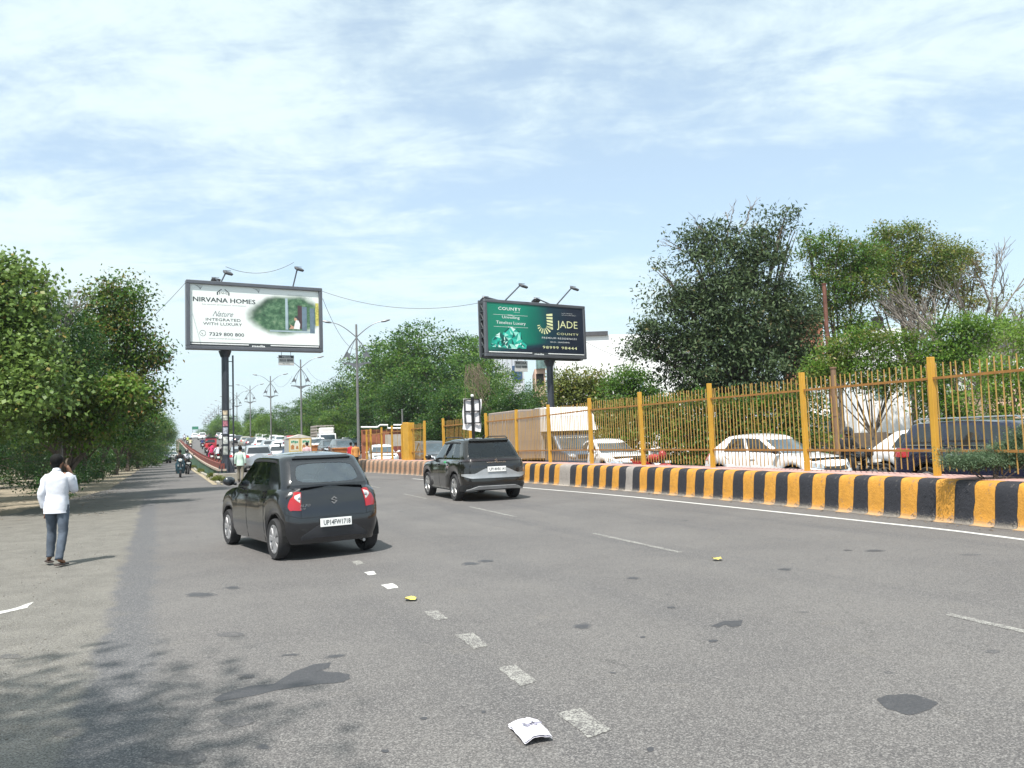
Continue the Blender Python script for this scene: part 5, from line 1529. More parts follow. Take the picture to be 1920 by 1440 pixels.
wc, LB, GH, T, NJ, GJ = make_car('white_hatchback', 'white hatchback with black windows behind the yellow fence, heading right', BAL, p_white, near=None)
dress(wc, LB, GH, T, NJ, GJ, BAL); mirror(wc, BAL, m_trim); seams(wc, LB, GH, [.95, -.05, -1.0], T, hm=p_white)
wc.location = (XD(1452, 21.2), 21.2, 0); wc.rotation_euler = (0, 0, rz_of((.50, -.87)))
mv, LB, GH, T, NJ, GJ = make_car('people_carrier', 'dark navy people carrier behind the fence at the right edge', MUV, p_navy, near=None)
dress(mv, LB, GH, T, NJ, GJ, MUV); mirror(mv, MUV, p_navy); seams(mv, LB, GH, [1.2, .2, -.85], T, hm=m_chrome)
for sd in (1, -1):
    mb = MB(); patchm(mb, GH.p, GH.n, 9.2, 9 + 8.6, .9, 1.05, 12, 1, .008, 0, sd); patchm(mb, GH.p, GH.n, 9.2, 9 + 8.6, 6.1, 6.5, 12, 1, .02, 0, sd); mb.build('chrome_strip', m_chrome, mv, smooth=True)
    mb = MB(); mb.tube([(sd * .66, .6, 1.62), (sd * .67, .5, 1.69), (sd * .67, -1.6, 1.69), (sd * .65, -1.75, 1.64)], .018, 6); mb.build('roof_rail', m_chrome, mv, smooth=True)
mv.location = (10.05, 15.9, 0); mv.rotation_euler = (0, 0, rz_of((.42, -.9)))
ws, LB, GH, T, NJ, GJ = make_car('white_car', 'white car with tall red tail lamps half hidden behind the navy people carrier', BAL, p_white, near=None)
dress(ws, LB, GH, T, NJ, GJ, BAL); ws.location = (XD(1785, 19.4), 19.4, 0); ws.rotation_euler = (0, 0, rz_of((.46, -.88)))
sd_, LB, GH, T, NJ, GJ = make_car('white_sedan', 'white sedan facing the camera behind the fence, right of the box pickup', SEDAN, p_white, near=None)
dress(sd_, LB, GH, T, NJ, GJ, SEDAN); mirror(sd_, SEDAN, p_white); sd_.location = (XD(1140, 29), 29, 0); sd_.rotation_euler = (0, 0, rz_of((.30, -.95)))
hb2, LB, GH, T, NJ, GJ = make_car('white_hatchback', 'white hatchback facing the camera behind the sparse yellow fence, left of the thick pillar', BAL, p_white, near=None)
dress(hb2, LB, GH, T, NJ, GJ, BAL); mirror(hb2, BAL, p_white); hb2.location = (XD(716, 47.5), 47.5, 0.02); hb2.rotation_euler = (0, 0, rz_of((.25, -.97)))
gs2, LB, GH, T, NJ, GJ = make_car('grey_jeep', 'dark grey suv behind the fence gap, just right of the thick yellow pillar', SUV, p_dgrey, near=None)
dress(gs2, LB, GH, T, NJ, GJ, SUV); gs2.location = (XD(808, 40), 40, 0); gs2.rotation_euler = (0, 0, rz_of((.42, -.9)))

# pickup with tall white box -------------------------------------------------
def make_boxtruck(label, body_m, box_m, side_m, loc, h, scale=1.0, tall=1.0, stripes=False, name='box_pickup'):
    o = thing(name, label, 'truck', loc, rz_of(h)); o.scale = (scale,) * 3
    mb = MB()     # bonnet cab: front at +Y
    W = .84
    prof_ = [(2.45, .42), (2.50, .72), (2.42, .98), (1.75, 1.10), (1.25, 1.62), (1.05, 1.72), (.30, 1.74), (.28, .42)]
    mb.prism(prof_, 'X', -W, W); bm_ = mb.build('cab', body_m, o)
    md = bm_.modifiers.new('b', 'BEVEL'); md.width = .06; md.segments = 2
    dgx = bpy.context.evaluated_depsgraph_get(); dgx.update(); me = bpy.data.meshes.new_from_object(bm_.evaluated_get(dgx)); bm_.modifiers.clear(); bm_.data = me
    mb = MB(); n_ = Vector((0, .52, .5)).normalized(); a = Vector((0, 1.72, 1.135)) + n_ * .02; b_ = Vector((0, 1.29, 1.585)) + n_ * .02
    mb.add([(-.74, a.y, a.z), (.74, a.y, a.z), (.66, b_.y, b_.z), (-.66, b_.y, b_.z)], [(0, 1, 2, 3)]); mb.build('windscreen', m_dkb, o, recalc=False)
    for sd in (1, -1):
        mb = MB(); mb.add([(sd * (W + .006), 1.50, 1.15), (sd * (W + .006), .42, 1.15), (sd * (W + .006), .42, 1.60), (sd * (W + .006), 1.18, 1.58)], [(0, 1, 2, 3)]); mb.build('side_window', m_dk, o, recalc=False)
        mb = MB(); mb.ball((sd * .66, 2.44, .86), (.15, .10, .10), 10, 6); mb.build('headlamp', m_head, o, smooth=True)
        mb = MB(); mb.ball((sd * 1.0, 1.35, 1.2), (.08, .05, .13), 8, 6); mb.tube([(sd * .8, 1.35, 1.12), (sd * 1.0, 1.35, 1.16)], .02, 5); mb.build('wing_mirror', m_trim, o, smooth=True)
    mb = MB(); mb.box((0, 2.48, .85), (.9, .06, .14)); mb.box((0, 2.5, .52), (1.5, .08, .2)); mb.build('grille', m_trim, o)
    mb = MB(); mb.box((0, 0, .42), (1.2, 4.6, .22)); mb.build('chassis', m_under, o)
    zt3 = 1.0 + 1.72 * tall
    mb = MB(); mb.prism([(.20, .78), (.20, zt3 - .01), (-2.55, zt3 - .01), (-2.55, .78)], 'X', -.915, .915)
    bx = mb.build('cargo_box', side_m, o)
    mb = MB(); mb.prism([(.205, .78), (.205, 1.80), (1.30, 1.80), (1.12, zt3 - .35), (.80, zt3 - .06), (.60, zt3), (-.3, zt3 + .01), (-.3, zt3 - .02), (.205, zt3 - .02)], 'X', -.92, .92)
    mb.build('box_cowl', box_m, o)
    mb = MB()
    for k in range(13):
        y = -2.4 + k * .2
        for sd in (1, -1): mb.box((sd * .925, y, (zt3 + .85) / 2), (.022, .05, zt3 - .95))
    mb.build('box_rib', side_m, bx)
    ty, ri = wheel_meshes(.33, .2, 'far', 14)
    for yw in (1.85, -1.55):
        for sd in (1, -1):
            w_ = link('wheel', ty, o, (sd * .74, yw, .33), (0, 0, 0 if sd > 0 else PI)); link('rim', ri, w_)
    return o
m_boxw = mat('box_white', (.72, .70, .68), .5, var=.05, vscale=1, dirt=.15, dirtcol=(.4, .35, .3))
tr1 = make_boxtruck('blue grey pickup with a tall white cargo box, behind the fence above the dark suv', mat('paint_steel_blue', (.10, .14, .19), .35, .3, .05, 2, coat=.6), m_boxw, mat('lorry_grey', (.27, .225, .195), .7, var=.08, vscale=1.2, dirt=.15), (XD(1052, 31.0), 31.0, 0), (.36, -.93))
mb = MB()
for k, x in enumerate(np.linspace(-.62, .62, 15)): mb.ball((x, 1.36, 1.545 - .012 * (k % 2)), .022, 6, 4)
mb.build('windscreen_beads', m_white, tr1)
mb = MB()
for x in (-.62, .55): mb.add([(x - .10, 1.13, 1.86), (x + .10, 1.13, 1.86), (x, 1.08, 2.05)], [(0, 1, 2)])
mb.build('red_mark', mat('red_mark', (.55, .03, .04), .5), tr1, recalc=False)

# ---- far vehicles on the flyover ---------------------------------------------
protos = {}
def proto(kind, S, **kw):
    if kind in protos: return protos[kind]
    o, LB, GH, T, NJ, GJ = make_car(kind, '', S, p_white, near=False, **kw)
    dress(o, LB, GH, T, NJ, GJ, S, far=True)
    protos[kind] = [o, False]
    return protos[kind]
proto('hatchback_far', BAL); proto('suv_far', SUV); proto('sedan_far', SEDAN); proto('van_far', VAN)
KN = {'hatchback_far': 'hatchback', 'suv_far': 'suv', 'sedan_far': 'sedan', 'van_far': 'van'}
def put(kind, label, x, d, away, pm=None, group=None, yaw=0.0, z=None):
    pr = protos[kind]; h = U if away else -U
    zz = zdeck(d) if z is None else z
    slope = (zdeck(d + 2) - zdeck(d - 2)) / 4 if z is None else 0
    o = pr[0] if not pr[1] else copy_tree(pr[0])
    pr[1] = True
    o.name = KN[kind]; o['label'] = label; o['category'] = 'van' if kind == 'van_far' else 'car'
    if group: o['group'] = group
    o.location = (x, d, zz + .01); o.rotation_euler = (math.atan(slope) * (1 if away else -1), 0, rz_of(h) + yaw)
    for ch in [o] + list(o.children_recursive):
        if ch.type == 'MESH':
            for sl in ch.material_slots:
                if sl.link == 'OBJECT' or sl.material == p_white or (sl.material and sl.material.name.startswith('paint_')):
                    if pm is not None: sl.link = 'OBJECT'; sl.material = pm
    return o
# away from the camera, on the left carriageway
put('suv_far', 'silver grey suv seen from behind, beside the man in mint shirt', XD(482, 49.5), 49.5, True, p_silver, yaw=-.05)
put('hatchback_far', 'pale silver hatchback seen from behind, just left of the silver grey suv', XD(449, 55), 55, True, p_silver)
put('hatchback_far', 'white hatchback with red tail lamps seen from behind, between the silver suv and painted tempo', XD(517, 60), 60, True, p_white)
put('sedan_far', 'white car seen from behind, climbing left of the first lamps near the crest', XD(365.5, 196), 196, True, p_white)
put('suv_far', 'white suv seen from behind near the crest, right of the other white car', XD(379, 178), 178, True, p_white)
lanec = [p_white, p_silver, p_white, p_dgrey, p_white, p_white, p_beige, p_silver, p_white, p_blk]
cnm = {p_white: 'white', p_silver: 'silver', p_dgrey: 'dark grey', p_beige: 'beige', p_blk: 'black', p_navy: 'navy', p_redc: 'red', p_blue: 'blue'}
rown = ['first', 'second', 'third', 'fourth', 'fifth', 'sixth', 'seventh', 'eighth', 'ninth', 'tenth', 'eleventh', 'twelfth', 'thirteenth', 'fourteenth', 'fifteenth', 'sixteenth', 'seventeenth', 'eighteenth']
RV = random.Random(21)
k = 0
for i, d in enumerate((68, 76, 85, 93, 103, 113, 124, 137, 150, 165, 182, 205, 228)):
    kd = RV.choice(['hatchback_far', 'sedan_far', 'suv_far', 'hatchback_far']); pm = lanec[(i * 3 + 1) % 10]
    put(kd, f'{cnm[pm]} {KN[kd]} climbing in the lane beside the median, {rown[i]} of that line', xm(d) - 2.3 + RV.uniform(-.2, .2), d, True, pm, 'cars climbing beside the median')
# oncoming jam on the right carriageway
kinds = ['hatchback_far', 'suv_far', 'sedan_far', 'hatchback_far', 'van_far', 'suv_far']
pal = [p_white, p_white, p_white, p_silver, p_white, p_dgrey, p_white, p_blk, p_white, p_navy, p_beige, p_white, p_redc]
lanes = [('median', 2.2), ('middle', 5.3), ('outer', 8.5)]
for li, (ln, off) in enumerate(lanes):
    d = [66, 77, 73][li]; i = 0
    while d < 235 and i < 18:
        if not (ln == 'middle' and 79 < d < 91) and not (ln == 'median' and 150 < d < 160):
            kd = kinds[RV.randrange(6)]; pm = pal[RV.randrange(13)]
            put(kd, f'oncoming {cnm[pm]} {KN[kd]} in the {ln} lane of the jam, {rown[i]} in its line', xm(d) + off + RV.uniform(-.25, .25), d, False, pm, 'oncoming cars jammed on the flyover', yaw=RV.uniform(-.04, .04))
        d += RV.uniform(6.2, 9.5) * (1 + (d - 70) / 400); i += 1
# service road traffic
put('suv_far', 'black suv coming along the tree-lined service road', XD(303, 96), 96, False, p_blk, z=0, yaw=.12)
put('hatchback_far', 'white car on the service road just right of the black suv', XD(322, 113), 113, False, p_white, z=0, yaw=.1)
put('van_far', 'grey green van on the service road behind the black suv', XD(300, 128), 128, False, mat('paint_sage', (.18, .21, .17), .4, 0, .05, 2), z=0)
for k_, (o_, used_) in protos.items():
    if not used_: bpy.data.objects.remove(o_)

# trucks ------------------------------------------------------------------------
def make_truck(name, label, cabm, boxm, loc, h, H=2.6, W=1.9, L=5.0, cabH=1.9, slats=False, signs=None):
    o = thing(name, label, 'truck', loc, rz_of(h))
    mb = MB(); mb.prism([(L / 2, .45), (L / 2 + .03, 1.05), (L / 2 - .18, cabH), (L / 2 - 1.35, cabH + .03), (L / 2 - 1.35, .45)], 'X', -W / 2 + .08, W / 2 - .08); cab = mb.build('cab', cabm, o)
    mb = MB(); mb.add([(-W / 2 + .18, L / 2 + .035, 1.12), (W / 2 - .18, L / 2 + .035, 1.12), (W / 2 - .22, L / 2 - .10, cabH - .15), (-W / 2 + .22, L / 2 - .10, cabH - .15)], [(0, 1, 2, 3)]); mb.build('windscreen', m_dkb, o, recalc=False)
    for sd in (1, -1):
        mb = MB(); mb.box((sd * (W / 2 - .28), L / 2 + .03, .75), (.24, .06, .16)); mb.build('headlamp', m_head, o)
        mb = MB(); mb.box((sd * (W / 2 - .075), L / 2 - .6, 1.4), (.012, .7, .5)); mb.build('side_window', m_dk, o)
        mb = MB(); mb.box((sd * (W / 2 + .1), L / 2 - .15, 1.4), (.12, .05, .28)); mb.build('wing_mirror', m_trim, o)
    mb = MB(); mb.box((0, L / 2 + .04, .58), (W - .3, .06, .18)); mb.build('bumper', m_trim, o)
    mb = MB(); mb.box((0, -.7, .5), (W * .6, L - 1.4, .25)); mb.build('chassis', m_under, o)
    mb = MB()
    if slats:
        for k in range(7): mb.box((0, -.68, .85 + (H - .9) * k / 6), (W, L - 1.45, .11))
        for x in (-W / 2 + .03, W / 2 - .03):
            for k in range(6): mb.box((x, -.68 - (L - 1.6) / 2 + (L - 1.6) * k / 5, (H + .8) / 2), (.07, .07, H - .8))
        mb.box((0, -.68, H + .02), (W, L - 1.5, .05))
    else: mb.bbox((0, -.68, (H + .75) / 2), (W, L - 1.45, H - .75), .03)
    mb.build('cargo_body', boxm, o)
    ty, ri = wheel_meshes(.38, .22, 'far', 12)
    for yw in (L / 2 - .75, -L / 2 + .9):
        for sd in (1, -1):
            w_ = link('wheel', ty, o, (sd * (W / 2 - .15), yw, .38), (0, 0, 0 if sd > 0 else PI)); link('rim', ri, w_)
    return o
x_, d_ = XD(607, 85), 85
tk = make_truck('cattle_truck', 'white truck with slatted cargo sides coming down behind the painted tempo', p_white, mat('weathered_slats', (.34, .31, .28), .8, var=.25, vscale=3, dirt=.4), (x_, d_, zdeck(d_)), -U, H=2.75, slats=True)
mb = MB(); mb.bbox((0, 1.75, 2.2), (1.55, .7, .62), .12); mb.build('roof_cowl', m_boxw, tk)
x_, d_ = XD(475.5, 157), 157
make_truck('box_truck', 'white box truck high on the flyover above the oncoming jam', p_white, m_boxw, (x_, d_, zdeck(d_)), -U, H=3.3, W=2.1, cabH=2.1)
# painted tempo seen from behind
d_ = 57; x_ = XD(556, d_)
tp = make_truck('painted_tempo', 'small tempo truck with a yellow painted rear showing green signs, driving away', mat('paint_tempo_blue', (.05, .11, .25), .5), mat('tempo_grey', (.34, .35, .34), .7, dirt=.3), (x_, d_, zdeck(d_)), U, H=1.95, W=1.6, L=3.6, cabH=1.7)
m_ty = mat('tempo_yellow', (.62, .45, .17), .6, var=.15, vscale=3, dirt=.2)
mb = MB(); yb = -.68 - (3.6 - 1.45) / 2
for sx_ in (-.39, .39): mb.bbox((sx_, yb - .02, 1.36), (.75, .03, 1.08), .01)
mb.build('rear_door', m_ty, tp)
mb = MB(); mb.prism([(-.84, 1.93), (0, 2.16), (.84, 1.93), (.84, 1.90), (-.84, 1.90)], 'Y', yb - .05, yb + 1.2); mb.build('awning', mat('awning_white', (.6, .56, .5), .7), tp)
mb = MB(); mb.bbox((0, yb - .03, .72), (1.56, .04, .22), .01); mb.build('tailboard', mat('tempo_orange', (.5, .24, .05), .6, var=.3, vscale=6), tp)
m_tg = mat('sign_green', (.03, .26, .16), .6, var=.4, vscale=18); m_tb = mat('sign_brown', (.40, .17, .05), .6, var=.3, vscale=18); m_tw = mat('sign_pale', (.66, .62, .48), .6, var=.1)
for sx_ in (-.39, .39):
    mb = MB(); mb.box((sx_, yb - .038, 1.42), (.58, .006, .78)); mb.build('sign_panel', m_tw, tp)
    mb = MB()
    for k in range(4): mb.box((sx_ - .18 + .12 * k, yb - .044, 1.64 + .03 * math.sin(k * 2)), (.10, .006, .16 - .03 * (k % 2)), rz=.0)
    mb.build('sign_letters', m_tg, tp)
    mb = MB(); mb.prism([(sx_ - .24, 1.12), (sx_ - .02, 1.12), (sx_ - .03, 1.38), (sx_ - .15, 1.46), (sx_ - .25, 1.36)], 'Y', yb - .047, yb - .041); mb.prism([(sx_ + .08, 1.16), (sx_ + .26, 1.14), (sx_ + .24, 1.34), (sx_ + .14, 1.38)], 'Y', yb - .047, yb - .041); mb.build('sign_picture', m_tb, tp)

# red three wheeler ---------------------------------------------------------------
def auto(label, x, d, pm, h):
    o = thing('auto_rickshaw', label, 'auto rickshaw', (x, d, zdeck(d)), rz_of(h))
    mb = MB(); mb.prism([(-1.3, .35), (-1.3, 1.0), (-1.2, 1.65), (.35, 1.72), (.75, 1.05), (1.15, .9), (1.2, .35)], 'X', -.62, .62); mb.build('body', pm, o)
    mb = MB(); mb.bbox((0, -.4, 1.74), (1.3, 1.8, .07), .02); mb.build('canopy', m_trim, o)
    mb = MB(); mb.add([(-.5, .38, 1.66), (.5, .38, 1.66), (.5, .76, 1.12), (-.5, .76, 1.12)], [(0, 1, 2, 3)]); mb.build('windscreen', m_dkb, o)
    mb = MB(); mb.box((0, -1.31, 1.32), (.8, .01, .32)); mb.build('rear_window', m_dk, o)
    for sd in (1, -1):
        mb = MB(); mb.box((sd * .5, -1.31, .75), (.14, .02, .12)); mb.build('tail_lamp', m_red, o)
        mb = MB(); mb.box((sd * .625, -.35, 1.2), (.01, .9, .6)); mb.build('side_opening', m_int, o)
    ty, ri = wheel_meshes(.25, .12, 'far', 12)
    for (x2, y2) in ((.55, -.9), (-.55, -.9), (0, 1.0)):
        w_ = link('wheel', ty, o, (x2, y2, .25), (0, 0, 0 if x2 >= 0 else PI)); link('rim', ri, w_)
    return o
auto('red three-wheeled rickshaw climbing the flyover ahead of the motorcycles', XD(395, 96), 96, p_redc, U)
# ------------------------------------------------------------------ people
m_skin = mat('skin', (.23, .115, .068), .6, var=.08, vscale=6)
m_hair = mat('hair', (.006, .0055, .005), .75, spec=.2, var=.3, vscale=30, bump=.5, bscale=60)
SKC = {}
def skin_mesh(name, verts, edges, rad, m, sub=1):
    me = bpy.data.meshes.new('tmp'); me.from_pydata([tuple(v) for v in verts], edges, [])
    o = bpy.data.objects.new('tmp', me); COL.objects.link(o)
    md = o.modifiers.new('s', 'SKIN'); md.use_smooth_shade = True
    sk = me.skin_vertices[0].data
    for i, r_ in enumerate(rad):
        sk[i].radius = r_ if hasattr(r_, '__len__') else (r_, r_)
    sk[0].use_root = True
    if sub: s_ = o.modifiers.new('u', 'SUBSURF'); s_.levels = sub; s_.render_levels = sub
    dg = bpy.context.evaluated_depsgraph_get(); dg.update()
    out = bpy.data.meshes.new_from_object(o.evaluated_get(dg)); out.name = name
    bpy.data.objects.remove(o); bpy.data.meshes.remove(me)
    out.materials.clear(); out.materials.append(m)
    return out
STAND = dict(pelvis=(0, 0, .93), belly=(0, .005, 1.07), chest=(0, 0, 1.26), neckb=(0, -.02, 1.41), neck=(0, 0, 1.47), head=(0, .02, 1.565), crown=(0, .01, 1.64),
    shL=(-.165, -.01, 1.37), elL=(-.225, -.03, 1.10), wrL=(-.235, .03, .86), haL=(-.235, .05, .78),
    shR=(.165, -.01, 1.37), elR=(.225, -.03, 1.10), wrR=(.235, .03, .86), haR=(.235, .05, .78),
    hiL=(-.085, 0, .90), knL=(-.10, .02, .49), anL=(-.10, -.03, .085), toL=(-.115, .12, .03),
    hiR=(.085, 0, .90), knR=(.10, .02, .49), anR=(.10, -.03, .085), toR=(.115, .12, .03))
RAD = dict(pelvis=(.13, .10), belly=(.115, .085), chest=(.135, .095), neckb=.06, neck=.05, head=(.072, .085), crown=(.06, .07), sh=.055, el=.038, wr=.026, ha=.03, hi=.085, kn=.055, an=.036, to=.03)
SIT = dict(STAND, knL=(-.2, .40, .86), anL=(-.19, .33, .42), toL=(-.19, .48, .38), knR=(.2, .40, .86), anR=(.19, .33, .42), toR=(.19, .48, .38),
    elL=(-.26, .20, 1.14), wrL=(-.27, .45, 1.08), haL=(-.27, .52, 1.08), elR=(.26, .20, 1.14), wrR=(.27, .45, 1.08), haR=(.27, .52, 1.08),
    chest=(0, .04, 1.26), neckb=(0, .05, 1.41), neck=(0, .07, 1.47), head=(0, .10, 1.565), crown=(0, .10, 1.64))
def figure(label, J, loc, rz, shirt, trousers, H=1.68, hair=m_hair, near=False, shoe=None, skin=m_skin, helmet=None, scarf=None, cat='person', group=None, skirt=False):
    o = thing('person', label, cat, loc, rz, group); k = H / 1.70; o.scale = (k, k, k)
    names = list(J.keys())
    V = [J[n] for n in names]; ix = {n: i for i, n in enumerate(names)}
    E_ = [('pelvis', 'belly'), ('belly', 'chest'), ('chest', 'neckb'), ('neckb', 'neck'), ('neck', 'head'), ('head', 'crown')]
    for s_ in 'LR': E_ += [('chest', 'sh' + s_), ('sh' + s_, 'el' + s_), ('el' + s_, 'wr' + s_), ('wr' + s_, 'ha' + s_), ('pelvis', 'hi' + s_), ('hi' + s_, 'kn' + s_), ('kn' + s_, 'an' + s_), ('an' + s_, 'to' + s_)]
    rad = [RAD.get(n, RAD.get(n[:-1])) for n in names]
    E2 = [(ix[a], ix[b_]) for a, b_ in E_]
    if near:
        V = list(V); rad = list(rad)
        hd_ = Vector(J['head'])
        def br(par, pts, rr):
            p0 = par
            for p, r_ in zip(pts, rr): V.append(tuple(p)); rad.append(r_); E2.append((p0, len(V) - 1)); p0 = len(V) - 1
        br(ix['head'], [hd_ + Vector((0, .085, -.015)), hd_ + Vector((0, .108, -.02))], [.02, .012])
        br(ix['head'], [hd_ + Vector((0, .07, -.075))], [.034])
        for s_ in (-1, 1): br(ix['head'], [hd_ + Vector((s_ * .078, -.005, -.02)), hd_ + Vector((s_ * .092, -.018, 0))], [.016, .014])
        for s_ in 'LR':
            ha, wr = Vector(J['ha' + s_]), Vector(J['wr' + s_]); d = (ha - wr).normalized()
            sd = Vector((0, 1, 0)); sd = (sd - d * sd.dot(d)).normalized(); up = d.cross(sd)
            curl = up * (1 if s_ == 'R' else -1) * (1 if s_ == 'L' else 1)
            for f_ in range(4):
                base = ha + sd * (.027 - .018 * f_) + d * .02; ln = (.062, .072, .067, .052)[f_]
                br(ix['ha' + s_], [base, base + d * ln * .5 + curl * .008, base + d * ln * .85 + curl * .024], [.0105, .0095, .008])
            br(ix['ha' + s_], [ha + sd * .042 - d * .01, ha + sd * .055 + d * .03], [.012, .009])
    body = skin_mesh('body', V, E2, rad, skin, 2 if near else 1)
    link('body', body, o)
    # shirt and trousers as lofts round the body
    def off(n, dz): v = Vector(J[n]); return v + Vector((0, 0, dz))
    seated = abs(J['knL'][2] - J['pelvis'][2]) < .2
    P0, B0, C0, N0 = (Vector(J[n]) for n in ('pelvis', 'belly', 'chest', 'neckb'))
    def path(pts, k):
        out_ = []
        for a_, b2 in zip(pts, pts[1:]):
            for q in range(k): out_.append([lerp(x_, y_, q / k) for x_, y_ in zip(a_, b2)])
        out_.append(list(pts[-1])); return out_
    hem = P0 + Vector((0, 0, -.03 if seated else -.14))
    prof = [(*hem, .178, .135), (*(P0 + Vector((0, 0, .0))), .172, .130), (*B0, .152, .112), (*(B0.lerp(C0, .6)), .165, .115), (*(C0 + Vector((0, 0, .05))), .178, .112), (*(C0 + Vector((0, 0, .105))), .170, .098), (*(N0 + Vector((0, 0, -.015))), .105, .078), (*(N0 + Vector((0, 0, .02))), .062, .060)]
    n_ = 24 if near else 12; mb = MB(); rows = []
    for x_, y_, z_, rx, ry in path(prof, 5 if near else 2):
        rows.append([Vector((x_ + rx * math.copysign(abs(math.cos(a_)) ** .85, math.cos(a_)), y_ + ry * math.copysign(abs(math.sin(a_)) ** .85, math.sin(a_)), z_)) for a_ in [2 * PI * i / n_ for i in range(n_)]])
    mb.grid(rows, closed=True)
    for s_ in 'LR':
        sh, el, wr = Vector(J['sh' + s_]), Vector(J['el' + s_]), Vector(J['wr' + s_]).lerp(Vector(J['el' + s_]), .10)
        inn = sh.lerp(C0 + Vector((0, 0, .03)), .5)
        pp = path([(*inn, .042), (*(sh + Vector((0, 0, -.024))), .056), (*sh.lerp(el, .25), .066), (*sh.lerp(el, .6), .060), (*el, .055), (*el.lerp(wr, .5), .050), (*wr, .046)], 5 if near else 2)
        mb.tube([q[:3] for q in pp], [q[3] for q in pp], 14 if near else 8, cap=False)
    sm = mb.mesh('shirt', shirt, smooth='all', recalc=True)
    if near:
        for v in sm.vertices:
            p = v.co; q = .019 * noise.noise(Vector((p.x * 7, p.y * 6, p.z * 5 + p.x * 11))) + .008 * abs(noise.noise(Vector((p.x * 16, p.y * 9, p.z * 11 - p.x * 14)))) + .006 * noise.noise(p * 19)
            if p.z < hem.z + .02: q += .004
            v.co = p + v.normal * q
    link('shirt', sm, o)
    mb = MB()
    top_ = P0 + Vector((0, 0, .06)); wmul = 1.35 if skirt else 1.0
    if not seated: mb.grid([[Vector((cx__ + rx * math.cos(a_), cy__ + ry * math.sin(a_), z_)) for a_ in [2 * PI * i / n_ for i in range(n_)]] for cx__, cy__, z_, rx, ry in ((top_.x, top_.y, top_.z, .13, .10), (P0.x, P0.y, P0.z - .05, .14, .105), (P0.x, P0.y, P0.z - .12, .145, .11), (P0.x, P0.y, P0.z - .16, .10, .08))], closed=True)
    for s_ in 'LR':
        hi, kn, an = Vector(J['hi' + s_]), Vector(J['kn' + s_]), Vector(J['an' + s_]) + Vector((0, 0, .0))
        pp = path([(*(hi + Vector((0, 0, .02))), .085), (*hi.lerp(kn, .25), .092), (*hi.lerp(kn, .6), .078), (*kn, .066), (*kn.lerp(an, .3), .066), (*kn.lerp(an, .75), .056), (*an, .058)], 4 if near else 1)
        mb.tube([q[:3] for q in pp], [q[3] * (wmul if i_ else 1) for i_, q in enumerate(pp)], 16 if near else 8, cap=True)
    tm = mb.mesh('trousers', trousers, smooth='all', recalc=True)
    if near:
        for v in tm.vertices: p = v.co; v.co = p + v.normal * (.008 * noise.noise(Vector((p.x * 12, p.y * 12, p.z * 22))) + .004 * noise.noise(p * 40))
    link('skirt' if skirt else 'trousers', tm, o)
    if near:
        link('collar', skin_mesh('collar', [off('neckb', -.005), off('neckb', .035), off('neck', .0)], [(0, 1), (1, 2)], [.075, .064, .058], shirt, 2), o)
    # hair or helmet
    c_, hh_ = Vector(J['head']), Vector(J['crown']); mb = MB()
    ax_ = (hh_ - c_).normalized()
    if helmet: mb.ball(c_ + Vector((0, -.005, .02)), (.125, .14, .135), 12, 8); mb.build('helmet', helmet, o, smooth='all')
    else:
        mb.ball(c_ + Vector((0, -.022, .035)), (.092, .106, .098), 16, 10)
        for q in range(len(mb.v)):
            p = Vector(mb.v[q]); n_ = (p - c_).normalized(); mb.v[q] = tuple(p + n_ * (.010 * noise.noise(p * 34) + .006 * noise.noise(p * 80)))
        if near: mb.ball(c_ + Vector((0, -.060, -.035)), (.070, .045, .06), 12, 8)
        mb.build('hair', hair, o, smooth='all')
    for s_ in 'LR':
        mb = MB(); a, b_ = Vector(J['an' + s_]), Vector(J['to' + s_]); d = Vector((b_.x - a.x, b_.y - a.y, 0)).normalized(); ang = math.atan2(d.y, d.x) - PI / 2
        M_ = Matrix.Translation((a + b_) / 2 + Vector((0, 0, -.035))) @ Matrix.Rotation(ang, 4, 'Z')
        tilt = math.atan2(a.z - b_.z - .055, (b_ - a).length)
        M_ = M_ @ Matrix.Rotation(-tilt, 4, 'X')
        if near:
            mb.bbox((0, -.0, -.012), (.092, .27, .026), .01, M=M_)
            mb.build('sandal', shoe or m_trim, o)
        else:
            mb.ball((0, 0, 0), (.05, .14, .045), 8, 6, M=M_); mb.build('shoe', shoe or m_trim, o, smooth='all')
    if scarf:
        mb = MB(); mb.ball(Vector(J['chest']) + Vector((.04, -.10, -.12)), (.19, .12, .42), 10, 8); mb.build('sari', scarf, o, smooth='all')
    return o
def cloth(name, col, var=.08): return mat('cloth_' + name, col, .85, var=var, vscale=8, bump=.2, bscale=30)
c_white = cloth('white', (.62, .64, .70)); c_jean = cloth('jeans', (.075, .095, .125), .25); c_mint = cloth('mint', (.52, .66, .58)); c_khaki = cloth('khaki', (.19, .17, .13)); c_black = cloth('black', (.012, .012, .014))
c_red = cloth('red', (.48, .02, .035)); c_pink = cloth('pink', (.60, .035, .12)); c_blue = cloth('blue', (.02, .04, .16)); c_lime = cloth('lime', (.50, .62, .12)); c_orange = cloth('orange', (.55, .25, .07)); c_rose = cloth('rose', (.62, .42, .44)); c_teal = cloth('teal', (.02, .07, .10)); c_yel = cloth('cream', (.68, .64, .42))
